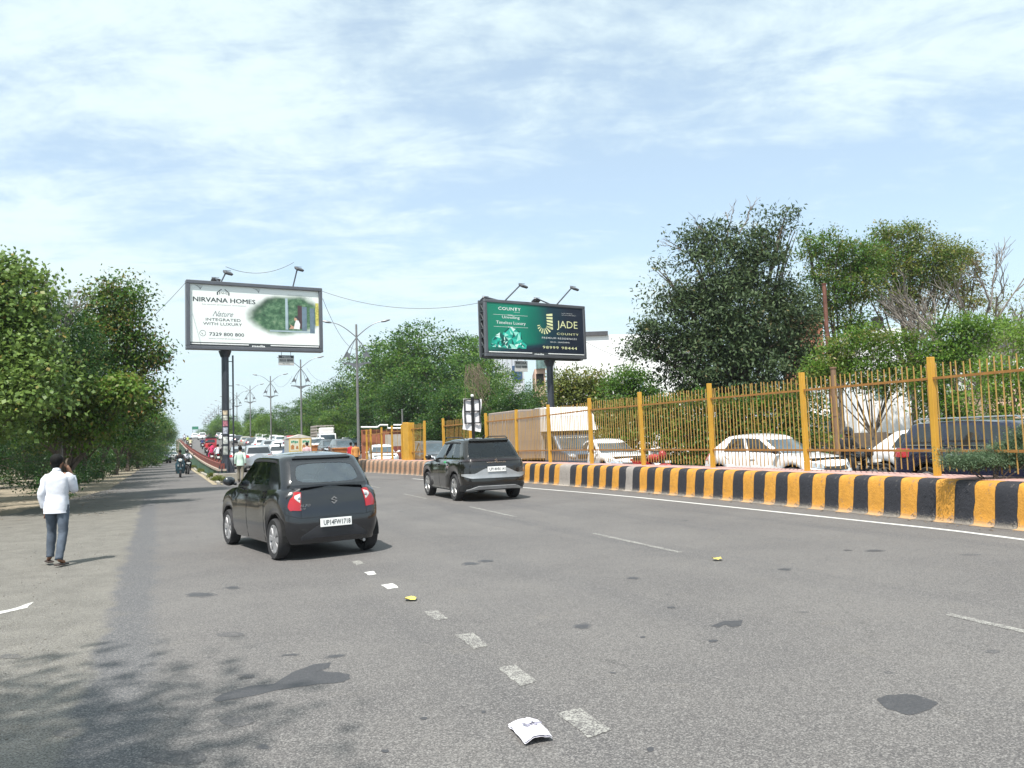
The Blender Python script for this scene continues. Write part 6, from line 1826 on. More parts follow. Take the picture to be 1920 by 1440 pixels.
# the man walking at the left, seen from behind, right hand held to his ear
WALK = dict(STAND)
WALK.update(shL=(-.155, -.0, 1.365), elL=(-.205, -.05, 1.10), wrL=(-.195, .02, .865), haL=(-.185, .035, .785),
    shR=(.150, .0, 1.375), elR=(.215, .08, 1.130), wrR=(.155, .15, 1.36), haR=(.110, .11, 1.475),
    head=(-.015, .035, 1.565), crown=(-.018, .035, 1.64), neck=(-.005, .01, 1.475),
    hiL=(-.085, 0, .90), knL=(-.115, .10, .50), anL=(-.125, .07, .115), toL=(-.21, .20, .055),
    hiR=(.085, 0, .90), knR=(.110, -.04, .49), anR=(.115, -.20, .10), toR=(.135, -.05, .035))
g_ = G(100, 1062)
figure('man in white shirt and grey jeans walking away at the left, hand to his ear', WALK, g_ + Vector((0.0, .08, .012)), .12, c_white, c_jean, H=1.57, near=True, shoe=mat('sandal_leather', (.035, .022, .018), .6))
man = COL.objects[-1] if False else None
# other people on foot
g_ = G(451, 905)
W2_ = dict(STAND); W2_.update(knL=(-.1, .12, .50), anL=(-.1, .12, .10), toL=(-.11, .27, .04), knR=(.1, -.02, .49), anR=(.1, -.16, .10), toR=(.11, -.02, .03), elR=(.24, -.12, 1.12), wrR=(.25, -.08, .88), haR=(.25, -.07, .8))
figure('man in mint shirt and khaki trousers walking away beside the dark billboard pole', W2_, g_, .1, c_mint, c_khaki, H=1.66)
def standing(label, px, d, shirt, tr, H=1.62, rz=PI, **kw): return figure(label, STAND, (XD(px, d, 1), d, zdeck(d)), rz, shirt, tr, H, **kw)
standing('woman in red with long dark hair standing by the nearest street lamp', 658, 47, c_red, c_black, skirt=True, rz=PI - .4)
standing('person in orange standing just right of the woman in red', 667, 46.2, c_orange, c_black, rz=PI + .5)
standing('person in rose shirt walking behind the small dark hatchback roof', 576, 46, c_rose, c_khaki, rz=0, H=1.72)
standing('person in dark clothes standing left of the billboard pole on the ramp', 417.5, 60, c_black, c_khaki, rz=0)

# ------------------------------------------------------------------ two wheelers
def make_bike(name, label, loc, rz, col, scooter=False, lamp_m=m_head, group=None, cat='motorcycle', pitch=0.0):
    o = thing(name, label, cat, loc, rz, group); o.rotation_euler = (pitch, 0, rz)
    r_ = .24 if scooter else .30; tw = .05
    for y in (.62, -.60):
        mb = MB(); mb.lathe([(r_ - .07, -tw * .8), (r_ - .02, -tw), (r_, 0), (r_ - .02, tw), (r_ - .07, tw * .8)], 16, 'X', c=(0, y, r_), close=True); w_ = mb.build('wheel', m_tyre, o, smooth=True)
        mb = MB(); mb.lathe([(.001, .03), (r_ - .07, .02), (r_ - .07, -.02), (.001, -.03)], 12, 'X', c=(0, y, r_)); mb.build('rim', m_rim, w_)
    mb = MB()
    if scooter:
        mb.prism([(.30, .22), (.42, .30), (.50, .62), (.46, .98), (.38, 1.0), (.36, .5), (.18, .30)], 'X', -.20, .20)
        mb.prism([(-.95, .50), (-.90, .74), (-.1, .76), (.0, .60), (-.1, .34), (-.75, .32)], 'X', -.15, .15); mb.box((0, .15, .27), (.3, .6, .07))
        mb.ball((0, .62, .47), (.09, .26, .10), 8, 6); mb.ball((0, .42, .98), (.18, .14, .11), 10, 6)
    else:
        mb.ball((0, .12, .82), (.15, .30, .14), 10, 8); mb.prism([(-.75, .62), (-.95, .80), (-.2, .80), (.05, .62), (-.1, .45), (-.5, .45)], 'X', -.10, .10); mb.ball((0, .62, .62), (.07, .30, .05), 8, 6); mb.ball((0, .52, .93), (.12, .12, .14), 8, 6)
    mb.build('body', col, o, smooth=True)
    mb = MB(); mb.tube([(0, .66, r_), (0, .50, .85), (0, .42, 1.02)], .035, 6); mb.tube([(-.32, .30, 1.06), (-.12, .42, 1.03), (.12, .42, 1.03), (.32, .30, 1.06)], .018, 6)
    if not scooter: mb.bbox((0, .05, .45), (.26, .36, .30), .05); mb.tube([(.14, .05, .30), (.16, -.9, .36)], .045, 8)
    for s_ in (-1, 1): mb.tube([(s_ * .24, .34, 1.05), (s_ * .34, .32, 1.24)], .008, 4); mb.ball((s_ * .36, .32, 1.26), (.06, .015, .04), 8, 5)
    mb.build('handlebar', m_trim, o, smooth=True)
    mb = MB(); mb.bbox((0, -.42, .82), (.26, .72, .09), .03); mb.build('seat', m_trim, o)
    mb = MB(); mb.ball((0, .56, .98 if scooter else .95), (.10, .05, .09), 10, 6); mb.build('headlamp', lamp_m, o, smooth=True)
    mb = MB(); mb.box((0, -.96, .76), (.14, .04, .07)); mb.build('tail_lamp', m_red, o)
    mb = MB(); mb.box((0, -.985, .56), (.2, .01, .14)); mb.box((0, .77, .72), (.22, .01, .07)) if not scooter else None; mb.build('number_plate', m_plate, o)
    if scooter:
        for s_ in (-1, 1):
            mb = MB(); mb.ball((s_ * .12, .515, .68), (.035, .02, .07), 8, 5); mb.build('indicator', m_head, o, smooth=True)
    return o
def riders(loc, rz, lst, pitch=0.0):
    M_ = Matrix.Translation(loc) @ Matrix.Rotation(rz, 4, 'Z')
    for i, (label, shirt, tr, hel, sc_) in enumerate(lst):
        p = M_ @ Vector((0, -.22 - .38 * i, -.08 + .02 * i))
        J = dict(SIT)
        if i: J.update(elL=(-.24, .1, 1.15), wrL=(-.2, .3, 1.08), haL=(-.18, .34, 1.08), elR=(.24, .1, 1.15), wrR=(.2, .3, 1.08), haR=(.18, .34, 1.08))
        figure(label, J, p, rz, shirt, tr, 1.66, helmet=hel, scarf=sc_)
m_hb = mat('helmet_black', (.012, .012, .013), .2, coat=1); m_hw = mat('helmet_white', (.6, .6, .6), .25, coat=1)
rzu = rz_of(U)
def onroad(px, py): return G(px, py)
p = G(338, 895); rs_ = rz_of(-U); make_bike('scooter', 'dark teal scooter with white headlamp coming towards the camera on the service road', p, rs_, mat('paint_teal', (.015, .06, .085), .3, .2, .05, 2, coat=.8), True, m_white)
riders(p, rs_, [('rider in dark clothes on the teal scooter', c_black, c_teal, None, None), ('pillion passenger in dark top behind the scooter rider', c_black, c_black, None, None)])
p = G(351, 889); make_bike('motorcycle', 'dark motorcycle just behind and right of the teal scooter', p, rs_ + .08, p_blk)
riders(p, rs_ + .08, [('rider in white shirt on the motorcycle beside the teal scooter', c_white, c_black, m_hb, None)])
def deckp(px, d): return Vector((XD(px, d, zdeck(d) + .8), d, zdeck(d)))
for (px, d, lst, lab, col) in (
    (396, 66, [('rider in white shirt carrying the passenger in pink', c_white, c_black, m_hb, None), ('passenger in bright pink sari riding pillion', c_pink, c_pink, None, c_pink)], 'motorcycle climbing the ramp with a rider in white and a passenger in pink', p_blk),
    (408, 63, [('rider in pale shirt and dark helmet just left of the billboard pole', c_white, c_black, None, None), ('pillion rider in white shirt just left of the billboard pole', c_white, c_khaki, None, None)], 'motorcycle just left of the billboard pole carrying two men in white', p_blk),
    (379.5, 108, [('rider in blue shirt alone in the middle of the ramp', c_blue, c_black, m_hb, None)], 'motorcycle with a lone rider in blue in the middle of the ramp', p_blk),
    (352, 132, [('rider in lime jacket near the parapet', c_lime, c_black, m_hb, None)], 'motorcycle with a rider in lime jacket near the parapet', p_blk),
    (357, 108, [('rider in cream shirt nearest the parapet', c_yel, c_khaki, None, None)], 'motorcycle with a rider in cream shirt hugging the parapet', p_blk),
    (346, 165, [('rider in white shirt high on the ramp by the parapet', c_white, c_black, m_hb, None)], 'motorcycle high on the ramp by the parapet end', p_redc),
    (388, 84, [('rider in red top following the red rickshaw', c_red, c_black, m_hb, None)], 'motorcycle following the red rickshaw', p_redc)):
    q = deckp(px, d); make_bike('motorcycle', lab, q, rzu, col); riders(q, rzu, lst)
q = Vector((XD(1222, 24.6, .6), 24.6, 0)); make_bike('motorcycle', 'red motorcycle low behind the yellow fence, between the white sedan and hatchback', q, rz_of((.5, -.87)), p_redc)
q = Vector((XD(1208, 27.6, .8), 27.6, 0)); make_bike('scooter', 'white scooter behind the yellow fence right of the white sedan', q, rz_of((.6, -.8)), p_white, True)
q = Vector((XD(1600, 20.6, .8), 20.6, 0)); make_bike('motorcycle', 'dark motorcycle behind the fence between the white hatchback and white suv', q, rz_of((.4, -.9)), p_blk)
riders(q, rz_of((.4, -.9)), [('rider in dark clothes behind the fence in front of the white house', c_black, c_black, m_hb, None)])
# ------------------------------------------------------------------ vegetation
m_bark = mat('bark', (.12, .095, .075), .9, var=.3, vscale=6, bump=.8, bscale=25)
m_barkg = mat('bark_grey', (.20, .18, .16), .9, var=.3, vscale=6, bump=.8, bscale=25)
lf_heart = leafmat('leaf_heart', (.055, .115, .020), (.185, .270, .065), (.27, .20, .05), .03, .28)
lf_dark = leafmat('leaf_dark_green', (.014, .048, .010), (.044, .115, .020), (.16, .12, .03), .03, .25)
lf_olive = leafmat('leaf_olive', (.060, .088, .016), (.175, .205, .040), (.22, .16, .035), .10, .3)
lf_grey = leafmat('leaf_grey_green', (.020, .044, .016), (.080, .120, .045), (.17, .14, .06), .03, .18, rough=.6)
lf_mid = leafmat('leaf_mid_green', (.022, .072, .008), (.105, .205, .024), (.15, .17, .04), .04, .33)
lf_bright = leafmat('leaf_bright_green', (.070, .150, .018), (.175, .275, .040), (.22, .22, .05), .03, .4)
lf_brown = leafmat('leaf_autumn', (.10, .085, .025), (.20, .15, .04), (.26, .13, .03), .2, .3)
lf_bush = leafmat('leaf_bush', (.070, .125, .065), (.140, .200, .110), None, 0, .3)
m_dry = mat('dry_stalks', (.17, .135, .09), .9, var=.3, vscale=5)
def leaves(name, blobs, count, size, m, seed, parent=None, cl=60, spread=.30, elong=1.8, droop=.35, shell=.55, mats=None, gap=0.0):
    """leaf-sized faces in clusters through the blobs; blobs: (centre, (rx,ry,rz))"""
    g = np.random.default_rng(seed)
    vol = np.array([b_[1][0] * b_[1][1] * b_[1][2] for b_ in blobs]) ** (2 / 3)
    ncl = max(6, count // cl); ib = g.choice(len(blobs), ncl, p=vol / vol.sum())
    C_ = np.array([tuple(b_[0]) for b_ in blobs])[ib]; Rr = np.array([b_[1] for b_ in blobs])[ib]
    d = g.normal(size=(ncl, 3)); d /= np.linalg.norm(d, axis=1)[:, None]
    rr = shell + (1.06 - shell) * g.random(ncl) ** .7
    rr *= 1 + .14 * np.sin(d[:, 0] * 7 + ib) * np.cos(d[:, 2] * 6 + ib * 2.1)
    cc_ = C_ + d * Rr * rr[:, None]
    keep = cc_[:, 2] > .15
    cc_ = cc_[keep]; d = d[keep]; ncl = len(cc_); per_ = max(3, count // ncl)
    csz = spread * (.5 + g.random(ncl))
    k = np.repeat(np.arange(ncl), per_); n = len(k)
    P = cc_[k] + np.clip(g.normal(size=(n, 3)), -1.7, 1.7) * csz[k][:, None] * np.array([1, 1, .5])
    dirs = g.normal(size=(n, 3)) * .8 + d[k] * .7; dirs[:, 2] -= droop
    dirs /= np.linalg.norm(dirs, axis=1)[:, None]
    up = g.normal(size=(n, 3)) * .55 + np.array([0, 0, 1.0]) + d[k] * .35
    sd = np.cross(dirs, up); sd /= (np.linalg.norm(sd, axis=1)[:, None] + 1e-9)
    s_ = size * (.65 + .7 * g.random(n))[:, None]; w_ = s_ / elong
    a = P; c_ = P + dirs * s_; mid = P + dirs * s_ * .45
    nn = np.cross(sd, dirs)
    b1 = mid + sd * w_ * .5 + nn * s_ * .06; b2 = mid - sd * w_ * .5 + nn * s_ * .06
    V = np.stack([a, b1, c_, b2], 1).reshape(-1, 3)
    V = V[:]
    me = bpy.data.meshes.new(name)
    me.vertices.add(n * 4); me.vertices.foreach_set('co', V.astype(np.float32).ravel())
    me.loops.add(n * 4); me.loops.foreach_set('vertex_index', np.arange(n * 4, dtype=np.int32))
    me.polygons.add(n); me.polygons.foreach_set('loop_start', np.arange(0, n * 4, 4, dtype=np.int32)); me.polygons.foreach_set('loop_total', np.full(n, 4, dtype=np.int32))
    ms = mats or [m]
    for q in ms: me.materials.append(q)
    if mats:
        w2 = g.random(ncl); fi = np.clip((w2 * len(ms)).astype(int), 0, len(ms) - 1)[k]
        me.polygons.foreach_set('material_index', fi.astype(np.int32))
    me.update(calc_edges=True)
    o = bpy.data.objects.new(name, me); COL.objects.link(o)
    if parent: o.parent = parent
    return o
def limbs(o, base, blobs, r0, seed, m=m_bark, fork=.35, sub=3, twig=True):
    g = random.Random(seed); mb = MB(); base = Vector(base)
    cen = sum((Vector(b_[0]) for b_ in blobs), Vector()) / len(blobs)
    top = base.lerp(Vector((cen.x, cen.y, cen.z)), 1); fk = base.lerp(top, fork); fk.z = base.z + (top.z - base.z) * fork
    j1 = base.lerp(fk, .5) + Vector((g.uniform(-.1, .1), g.uniform(-.1, .1), 0))
    mb.tube([base - Vector((0, 0, .2)), base + Vector((0, 0, .25)), j1, fk], [r0 * 1.35, r0, r0 * .85, r0 * .72], 9)
    for c_, rd in blobs:
        c_ = Vector(c_); mid = fk.lerp(c_, .5) + Vector((g.uniform(-.3, .3), g.uniform(-.3, .3), g.uniform(-.1, .4)))
        tip = c_ + Vector((0, 0, rd[2] * .35))
        mb.tube([fk - Vector((0, 0, .1)), mid, tip], [r0 * .5, r0 * .24, r0 * .04], 6)
        for k in range(sub):
            a = g.uniform(0, 2 * PI); e = c_ + Vector((rd[0] * math.cos(a), rd[1] * math.sin(a), rd[2] * g.uniform(-.4, .8))) * .9
            st = mid.lerp(tip, g.uniform(.0, .6)); mb.tube([st, st.lerp(e, .5) + Vector((0, 0, .12)), e], [r0 * .2, r0 * .12, r0 * .03], 5)
    return mb.build('trunk', m, o, smooth=True)
def tree(name, label, base, blobs, count, size, m, seed, r0=.16, group=None, bark=m_bark, cat='tree', dens=1.0, **kw):
    o = thing(name, label, cat, base, 0, group); B = Vector(base)
    bl_ = [(Vector(c_) - B, rd if hasattr(rd, '__len__') else (rd, rd, rd * .9)) for c_, rd in blobs]
    limbs(o, (0, 0, 0), bl_, r0, seed, bark)
    leaves('crown', bl_, int(count), size, m, seed, o, **kw)
    return o
def pxblobs(lst, d, k=1.0):          # (px, py, radius in photo pixels, depth offset)
    out_ = []
    for q in lst:
        dd = d + (q[3] if len(q) > 3 else 0); r_ = q[2] * dd / FPX * k
        out_.append((D(q[0], q[1], dd), (r_, r_ * 1.05, r_ * .85)))
    return out_
# --- left edge: the heart-leaved tree nearest the camera
tree('heart_leaf_tree', 'bright green heart-leaved tree with long drooping sprays at the left edge', (-16.2, 21.8, 0),
     pxblobs([(-60, 600, 120), (-20, 700, 85, -.5), (50, 730, 55, -1), (-40, 520, 60), (30, 500, 26, .3), (70, 520, 22, .3), (85, 560, 18, .3), (30, 580, 45), (60, 640, 45), (80, 690, 35, -.5), (-50, 780, 60), (25, 790, 28, -.8), (100, 735, 24, .5), (130, 748, 15, .8)], 21.0),
     26000, .120, lf_heart, 3, .17, cl=34, spread=.34, elong=1.2, droop=.7, shell=.35)
tree('feathery_tree', 'dark feathery tree behind the heart-leaved tree at the left', (-18.0, 24.8, 0),
     pxblobs([(110, 620, 55), (60, 590, 45), (140, 680, 48), (90, 710, 60), (20, 620, 60), (160, 640, 22, 1), (60, 760, 50)], 24.5), 30000, .09, lf_dark, 5, .16, cl=60, spread=.28, elong=2.6)
tree('tall_tree', 'tall leafy tree with yellowing patches rising above the left tree line', (-16.6, 28.5, 0),
     pxblobs([(190, 560, 34), (230, 560, 40), (215, 535, 26), (165, 600, 34), (235, 610, 42), (200, 640, 55), (255, 655, 36), (285, 662, 20), (300, 650, 9), (296, 680, 9), (190, 715, 62), (245, 715, 48), (270, 760, 30), (150, 760, 60), (225, 790, 50)], 28),
     30000, .13, None, 8, .20, cl=36, spread=.30, elong=2.0, droop=.6, shell=.45, mats=[lf_mid, lf_mid, lf_mid, lf_dark, lf_olive, lf_mid, lf_dark, lf_olive, lf_brown])
tree('low_leafy_tree', 'low tree with yellow green leaves hanging in front of the dark left tree line', (-14.0, 24.0, 0),
     pxblobs([(190, 745, 35), (150, 775, 38), (225, 728, 28), (240, 745, 20), (110, 770, 30), (180, 790, 26), (130, 820, 26)], 23), 9000, .12, None, 9, .10, cl=30, spread=.26, elong=1.6, droop=.6, mats=[lf_bright, lf_olive, lf_mid])
# shade tree standing behind the camera on the left: its shadow falls across the road corner
tree('shade_tree', 'broad tree left of the camera casting the shadow in the near corner', (-9.6, -2.5, 0),
     [(Vector((-6.2, -2.0, 12.6)), (1.7, 1.3, .9)), (Vector((-7.9, -2.1, 12.4)), (1.8, 1.3, 1.0)), (Vector((-5.1, -2.6, 12.4)), (1.0, .9, .7)), (Vector((-9.6, -2.6, 12.6)), (1.9, 1.6, 1.3)), (Vector((-7.6, -3.2, 12.8)), (1.5, .8, .7)), (Vector((-8.8, -.9, 12.2)), (.9, .6, .5))], 12000, .16, lf_mid, 14, .26, cl=60, spread=.42, elong=1.5, shell=.3)
# --- the rest of the left tree line along the service road
fam = []
def fam_tree(seed, leaf, mats=None, cnt=15000, size=.13):
    g = random.Random(seed); bl_ = [(Vector((g.uniform(-1.6, 1.6), g.uniform(-1.8, 1.8), z)), (g.uniform(1.3, 2.1), g.uniform(1.3, 2.1), g.uniform(1.0, 1.5))) for z in ((1.3, 1.6, 2.6, 3.2, 3.9, 4.6, 5.4, 6.1, 6.9) if seed >= 50 else (3.9, 4.3, 4.6, 5.0, 5.4, 5.8, 6.3, 6.9))]
    return bl_
rowt_ = []
spots = [(33, 2.2, .80, 1), (38, 2.2, .66, 0), (43, 2.0, .64, 2), (49, 1.7, .66, 1), (56, 1.2, .66, 0), (64, .8, .70, 2), (73, .3, .68, 1), (83, .0, .74, 0), (94, -.6, .78, 2), (107, -1.0, .80, 1), (121, -1.2, .82, 0), (137, -1.5, .86, 2)]
protoT = []
for v in range(7):
    o = thing('roadside_tree', '', 'tree', (0, 0, 0)); bl_ = fam_tree(40 + v if v < 3 else 50 + v, None)
    limbs(o, (0, 0, 0), bl_, .17, 60 + v)
    leaves('crown', bl_, 17000, .15, None, 80 + v, o, cl=34, spread=.34, elong=1.9, droop=.5, shell=.4, mats=[[lf_dark, lf_mid, lf_mid, lf_olive], [lf_dark, lf_mid, lf_dark, lf_mid], [lf_mid, lf_dark, lf_mid, lf_olive, lf_dark], [lf_dark, lf_dark, lf_mid], [lf_dark], [lf_dark, lf_mid, lf_mid, lf_dark], [lf_mid, lf_dark, lf_olive, lf_dark, lf_mid]][v])
    protoT.append([o, 0])
def placeT(v, label, loc, rz, s_, group, sz=None):
    pr = protoT[v]
    if pr[1] == 0: o = pr[0]
    else: o = copy_tree(pr[0])
    pr[1] += 1
    o['label'] = label; o['group'] = group; o.location = loc; o.rotation_euler = (0, 0, rz); o.scale = (s_, s_, sz or s_)
    return o
GL = 'trees lining the service road'
for i, (d, off, s_, v) in enumerate(spots):
    placeT(v if d < 60 else 5 + i % 2, f'leafy roadside tree overhanging the left of the service road, {ordn[i] if i < 12 else "farthest"} of that row', (xe(d) - off, d, 0), R.uniform(0, 6.28), max(.92, s_ + .12), GL, s_)
for i in range(16):
    d = 17 + i * 7.0; k_ = .95 + .1 * R.random()
    placeT(3 + i % 2, f'dense shaded tree in the second row behind the service road trees, {rown[i]} from the camera', (xe(max(d, 24)) - 6.6 - R.uniform(0, 1.5) - (2.0 if d < 28 else 0), d, 0), R.uniform(0, 6.28), k_ * (.80 if d < 30 else .78), 'second row of trees on the left')
for i, (x_, y_) in enumerate(((-17.5, 15.5), (-18.6, 21), (-19.5, 26.5))):  # extra trees added off the left edge to throw shade on the undergrowth
    placeT(i % 3, ('tall added shade tree just outside the left edge behind the heart-leaved tree', 'added shade tree deep behind the heart-leaved tree', 'added shade tree behind the tall yellowing tree')[i], (x_, y_, 0), i * 1.3, 1.0, GL)
for i in range(9):
    d = 19 + i * 12
    placeT(3 + (i + 1) % 2, f'dense tree in the back row of the left wood, {rown[i]} from the camera', (xe(max(d, 24)) - 12.5 - R.uniform(0, 2), d, 0), R.uniform(0, 6.28), .86, 'back row of trees on the left')
# undergrowth at the left road edge
ub = []
for i in range(3, 46):
    d = 23 + i * 1.5 + i * i * .022; kz = 1 if i < 8 else 1.6; ub.append((Vector((xe(d) - 1.6 - R.uniform(0, .6), d, .5 * kz)), (.8, 1.0, R.uniform(.5, .95) * kz)))
tag(leaves('undergrowth', ub, 30000, .11, lf_dark, 33, cl=40, spread=.22, elong=2.0, shell=.3), kind='stuff')
# weeds along the flyover wall
wb = [(G(404, 906) + Vector((.10, .1, .12)), (.35, .35, .22)), (G(392, 899) + Vector((.2, .1, .1)), (.3, .3, .18)), (G(377, 888) + Vector((0, 0, .1)), (.3, .3, .16)), (G(362, 880) + Vector((0, 0, .1)), (.3, .4, .15))]
tag(leaves('weeds', wb, 2600, .09, lf_olive, 35, cl=30, spread=.1, elong=3.0, droop=-.3, shell=.1), kind='stuff')

# --- the wood beyond the oncoming road
mids = []
def mprot(seed, mats, cnt, size):
    g = random.Random(seed); o = thing('wood_tree', '', 'tree', (0, 0, 0))
    bl_ = [(Vector((g.uniform(-2.6, 2.6), g.uniform(-2.6, 2.6), z)), (g.uniform(1.9, 3.0), g.uniform(1.9, 3.0), g.uniform(1.4, 2.1))) for z in (1.6, 2.2, 3.6, 4.6, 5.8, 6.4, 7.6, 8.4, 9.2, 10.2)]
    limbs(o, (0, 0, 0), bl_, .25, seed + 1); leaves('crown', bl_, cnt, size, None, seed + 2, o, cl=26, spread=.50, elong=1.7, droop=.3, shell=.5, mats=mats)
    return [o, 0]
MP = [mprot(100, [lf_mid, lf_mid, lf_dark], 22000, .24), mprot(120, [lf_mid, lf_dark, lf_mid, lf_bright], 22000, .24), mprot(140, [lf_bright, lf_bright, lf_mid], 24000, .26), mprot(160, [lf_dark, lf_dark, lf_mid], 24000, .24)]
def placeM(v, label, px, topy, d, wide=1.0, rz=None):
    pr = MP[v]; o = pr[0] if pr[1] == 0 else copy_tree(pr[0]); pr[1] += 1
    zt_h = D(px, topy, d).z; s_ = zt_h / 12.0
    o['label'] = label; o['group'] = 'wood beyond the oncoming carriageway'; o.location = (XD(px, d, zt_h / 2), d, 0); o.rotation_euler = (0, 0, R.uniform(0, 6.28) if rz is None else rz); o.scale = (s_ * wide, s_ * wide, s_)
    return o
ML = [(0, 795, 606, 78, 1.0, 'tallest pale-topped tree of the wood, left of the green billboard'), (1, 745, 640, 84, .95, 'rounded tree of the wood just right of the nearest street lamp top'), (0, 845, 618, 74, 1.0, 'tree of the wood touching the left side of the green billboard'),
      (1, 700, 664, 90, .95, 'tree of the wood directly behind the nearest street lamp'), (3, 652, 700, 97, 1.0, 'dark tree of the wood left of the nearest street lamp'), (0, 612, 718, 104, 1.0, 'tree of the wood behind the cattle truck'),
      (3, 575, 735, 112, 1.0, 'dark tree of the wood behind the second street lamp'), (0, 540, 756, 120, 1.0, 'tree of the wood left of the second street lamp'), (2, 508, 778, 128, 1.0, 'bright green tree behind the third street lamp'),
      (2, 480, 788, 135, 1.0, 'bright green tree between the third and fourth street lamps'), (3, 497, 765, 155, .7, 'dark upright tree behind the third street lamp'), (3, 472, 766, 165, .6, 'dark spindly tree behind the fourth street lamp'),
      (2, 450, 790, 150, 1.0, 'pale green tree just right of the white billboard pole'), (0, 433, 778, 175, .9, 'hazy tree behind the white billboard pole'), (2, 410, 788, 185, .9, 'hazy pale tree left of the white billboard pole'), (0, 392, 790, 200, .9, 'hazy tree at the crest of the flyover'), (1, 420, 776, 210, .8, 'tall hazy tree left of the white billboard pole'),
      (1, 885, 660, 64, .95, 'tree of the wood under the left end of the green billboard'), (3, 770, 700, 66, 1.1, 'dark low tree of the wood above the thick yellow pillar'), (3, 840, 715, 60, 1.1, 'dark low tree of the wood left of the white banner'), (3, 700, 730, 78, 1.1, 'dark low tree of the wood above the white hatchback'), (1, 640, 760, 86, 1.1, 'low tree of the wood above the white trucks'),
      (1, 920, 690, 56, .9, 'tree of the wood behind the white banner'), (3, 965, 722, 50, .95, 'dark tree just left of the green billboard pole'), (3, 1010, 716, 52, .95, 'dark tree behind the green billboard pole'), (1, 590, 770, 93, 1.1, 'low tree of the wood above the painted tempo')]
for v, px, ty_, d, wd, lb in ML: placeM(v, lb, px, ty_, d, wd)
for pr in MP:
    if pr[1] == 0: bpy.data.objects.remove(pr[0])
# creeper of dry stalks hanging on the wood
dc = thing('dry_creeper', 'tangle of dry brown stalks hanging in the trees under the green billboard', 'creeper', D(893, 690, 52))
mb = MB(); o0 = D(893, 690, 52)
for k in range(55):
    a = D(R.uniform(872, 898), R.uniform(680, 705), 52 + R.uniform(-.6, .6)) - o0; L_ = R.uniform(1.0, 3.0)
    mb.tube([a, a + Vector((R.uniform(-.4, .7) + L_ * .1, R.uniform(-.3, .3), -L_ * .5)), a + Vector((R.uniform(-.5, .8) + L_ * .25, R.uniform(-.3, .3), -L_))], [.018, .014, .007], 4)
mb.build('stalks', m_dry, dc)

# --- right side trees
tree('dark_tree', 'big dark grey-green tree with drooping leaves behind the fence on the right', (D(1385, 800, 36.5).x, 36.5, 0),
     pxblobs([(1370, 600, 100), (1290, 600, 70), (1450, 610, 78), (1345, 520, 66), (1425, 520, 62), (1300, 455, 26), (1330, 450, 36), (1400, 460, 44), (1440, 425, 28), (1230, 640, 45), (1205, 655, 22), (1500, 640, 40), (1375, 680, 110), (1480, 560, 40), (1255, 550, 28), (1240, 505, 14), (1485, 430, 12, .4), (1475, 400, 8), (1310, 690, 70), (1460, 700, 70), (1195, 655, 14), (1210, 610, 10)], 36),
     56000, .20, lf_grey, 21, .30, cl=85, spread=.42, elong=2.5, droop=.55, shell=.66)
# dead twigs at its top
RB = random.Random(77)
def twigs(mb, p, d, L, r, lev, rb, spread=.6):
    e = p + d * L; mid = p.lerp(e, .5) + Vector((rb.uniform(-.1, .1), rb.uniform(-.1, .1), rb.uniform(-.05, .1))) * L
    mb.tube([p, mid, e], [r, r * .8, r * .6], 5 if lev > 1 else 4, cap=False)
    if lev == 0: return
    for k in range(rb.choice([2, 2, 3])):
        nd = (d + Vector((rb.uniform(-1, 1), rb.uniform(-1, 1), rb.uniform(-.35, .6))) * spread).normalized()
        twigs(mb, p.lerp(e, rb.uniform(.55, 1)), nd, L * rb.uniform(.6, .85), r * .66, lev - 1, rb, spread)
dt = [c_ for c_ in COL.objects if c_.name.startswith('dark_tree')][0]
mb = MB()
for (px, py, dx, dz) in ((1350, 470, -.6, 1), (1365, 450, .2, 1), (1300, 480, -1, .5), (1385, 440, .7, 1)):
    mb = MB(); twigs(mb, D(px, py, 35.6) - dt.location, Vector((dx, 0, dz)).normalized(), .85, .035, 3, RB); mb.build('dead_twig', m_barkg, dt)
tree('slender_tree', 'slender leafy tree with dark forked trunk beside the rusty pole', (D(1575, 800, 39).x, 39, 0),
     pxblobs([(1525, 460, 26), (1555, 470, 34), (1600, 480, 34), (1540, 510, 28), (1560, 550, 36), (1610, 530, 40), (1590, 600, 30), (1545, 590, 20), (1640, 480, 26), (1510, 440, 10), (1550, 430, 9), (1620, 620, 22)], 39), 17000, .15, None, 23, .16, cl=26, spread=.30, elong=2.2, mats=[lf_mid, lf_olive, lf_mid])
tree('umbrella_tree', 'wide flat-topped tree with olive and orange leaves at the upper right', (D(1720, 800, 42).x, 42, 0),
     pxblobs([(1640, 480, 30), (1680, 455, 36), (1655, 425, 9), (1652, 440, 16), (1710, 440, 22), (1705, 428, 8), (1730, 480, 42), (1690, 510, 40), (1640, 520, 32), (1760, 510, 34), (1680, 560, 30), (1775, 470, 20), (1810, 478, 16), (1600, 505, 16)], 42), 20000, .16, None, 25, .20, cl=26, spread=.34, elong=2.4, mats=[lf_olive, lf_mid, lf_olive, lf_olive])
tree('autumn_tree', 'thinner tree with orange brown leaves between the flat-topped tree and bare tree', (D(1795, 800, 44).x, 44, 0),
     pxblobs([(1790, 490, 32), (1810, 520, 34), (1780, 545, 26), (1700, 565, 34, -1), (1725, 580, 24, -1), (1830, 500, 18), (1740, 545, 24), (1820, 560, 20)], 44), 8500, .15, None, 27, .16, cl=20, spread=.32, elong=2.2, mats=[lf_brown, lf_olive, lf_brown, lf_olive])
bt = thing('bare_tree', 'nearly leafless tree with pale twigs at the upper right edge', 'tree', (D(1850, 800, 38).x, 38, 0)); mb = MB(); RB = random.Random(5)
b0 = Vector((0, 0, 0)); mb.tube([b0, (0.1, 0, 2.0), (.0, 0, 3.2)], [.2, .16, .14], 8)
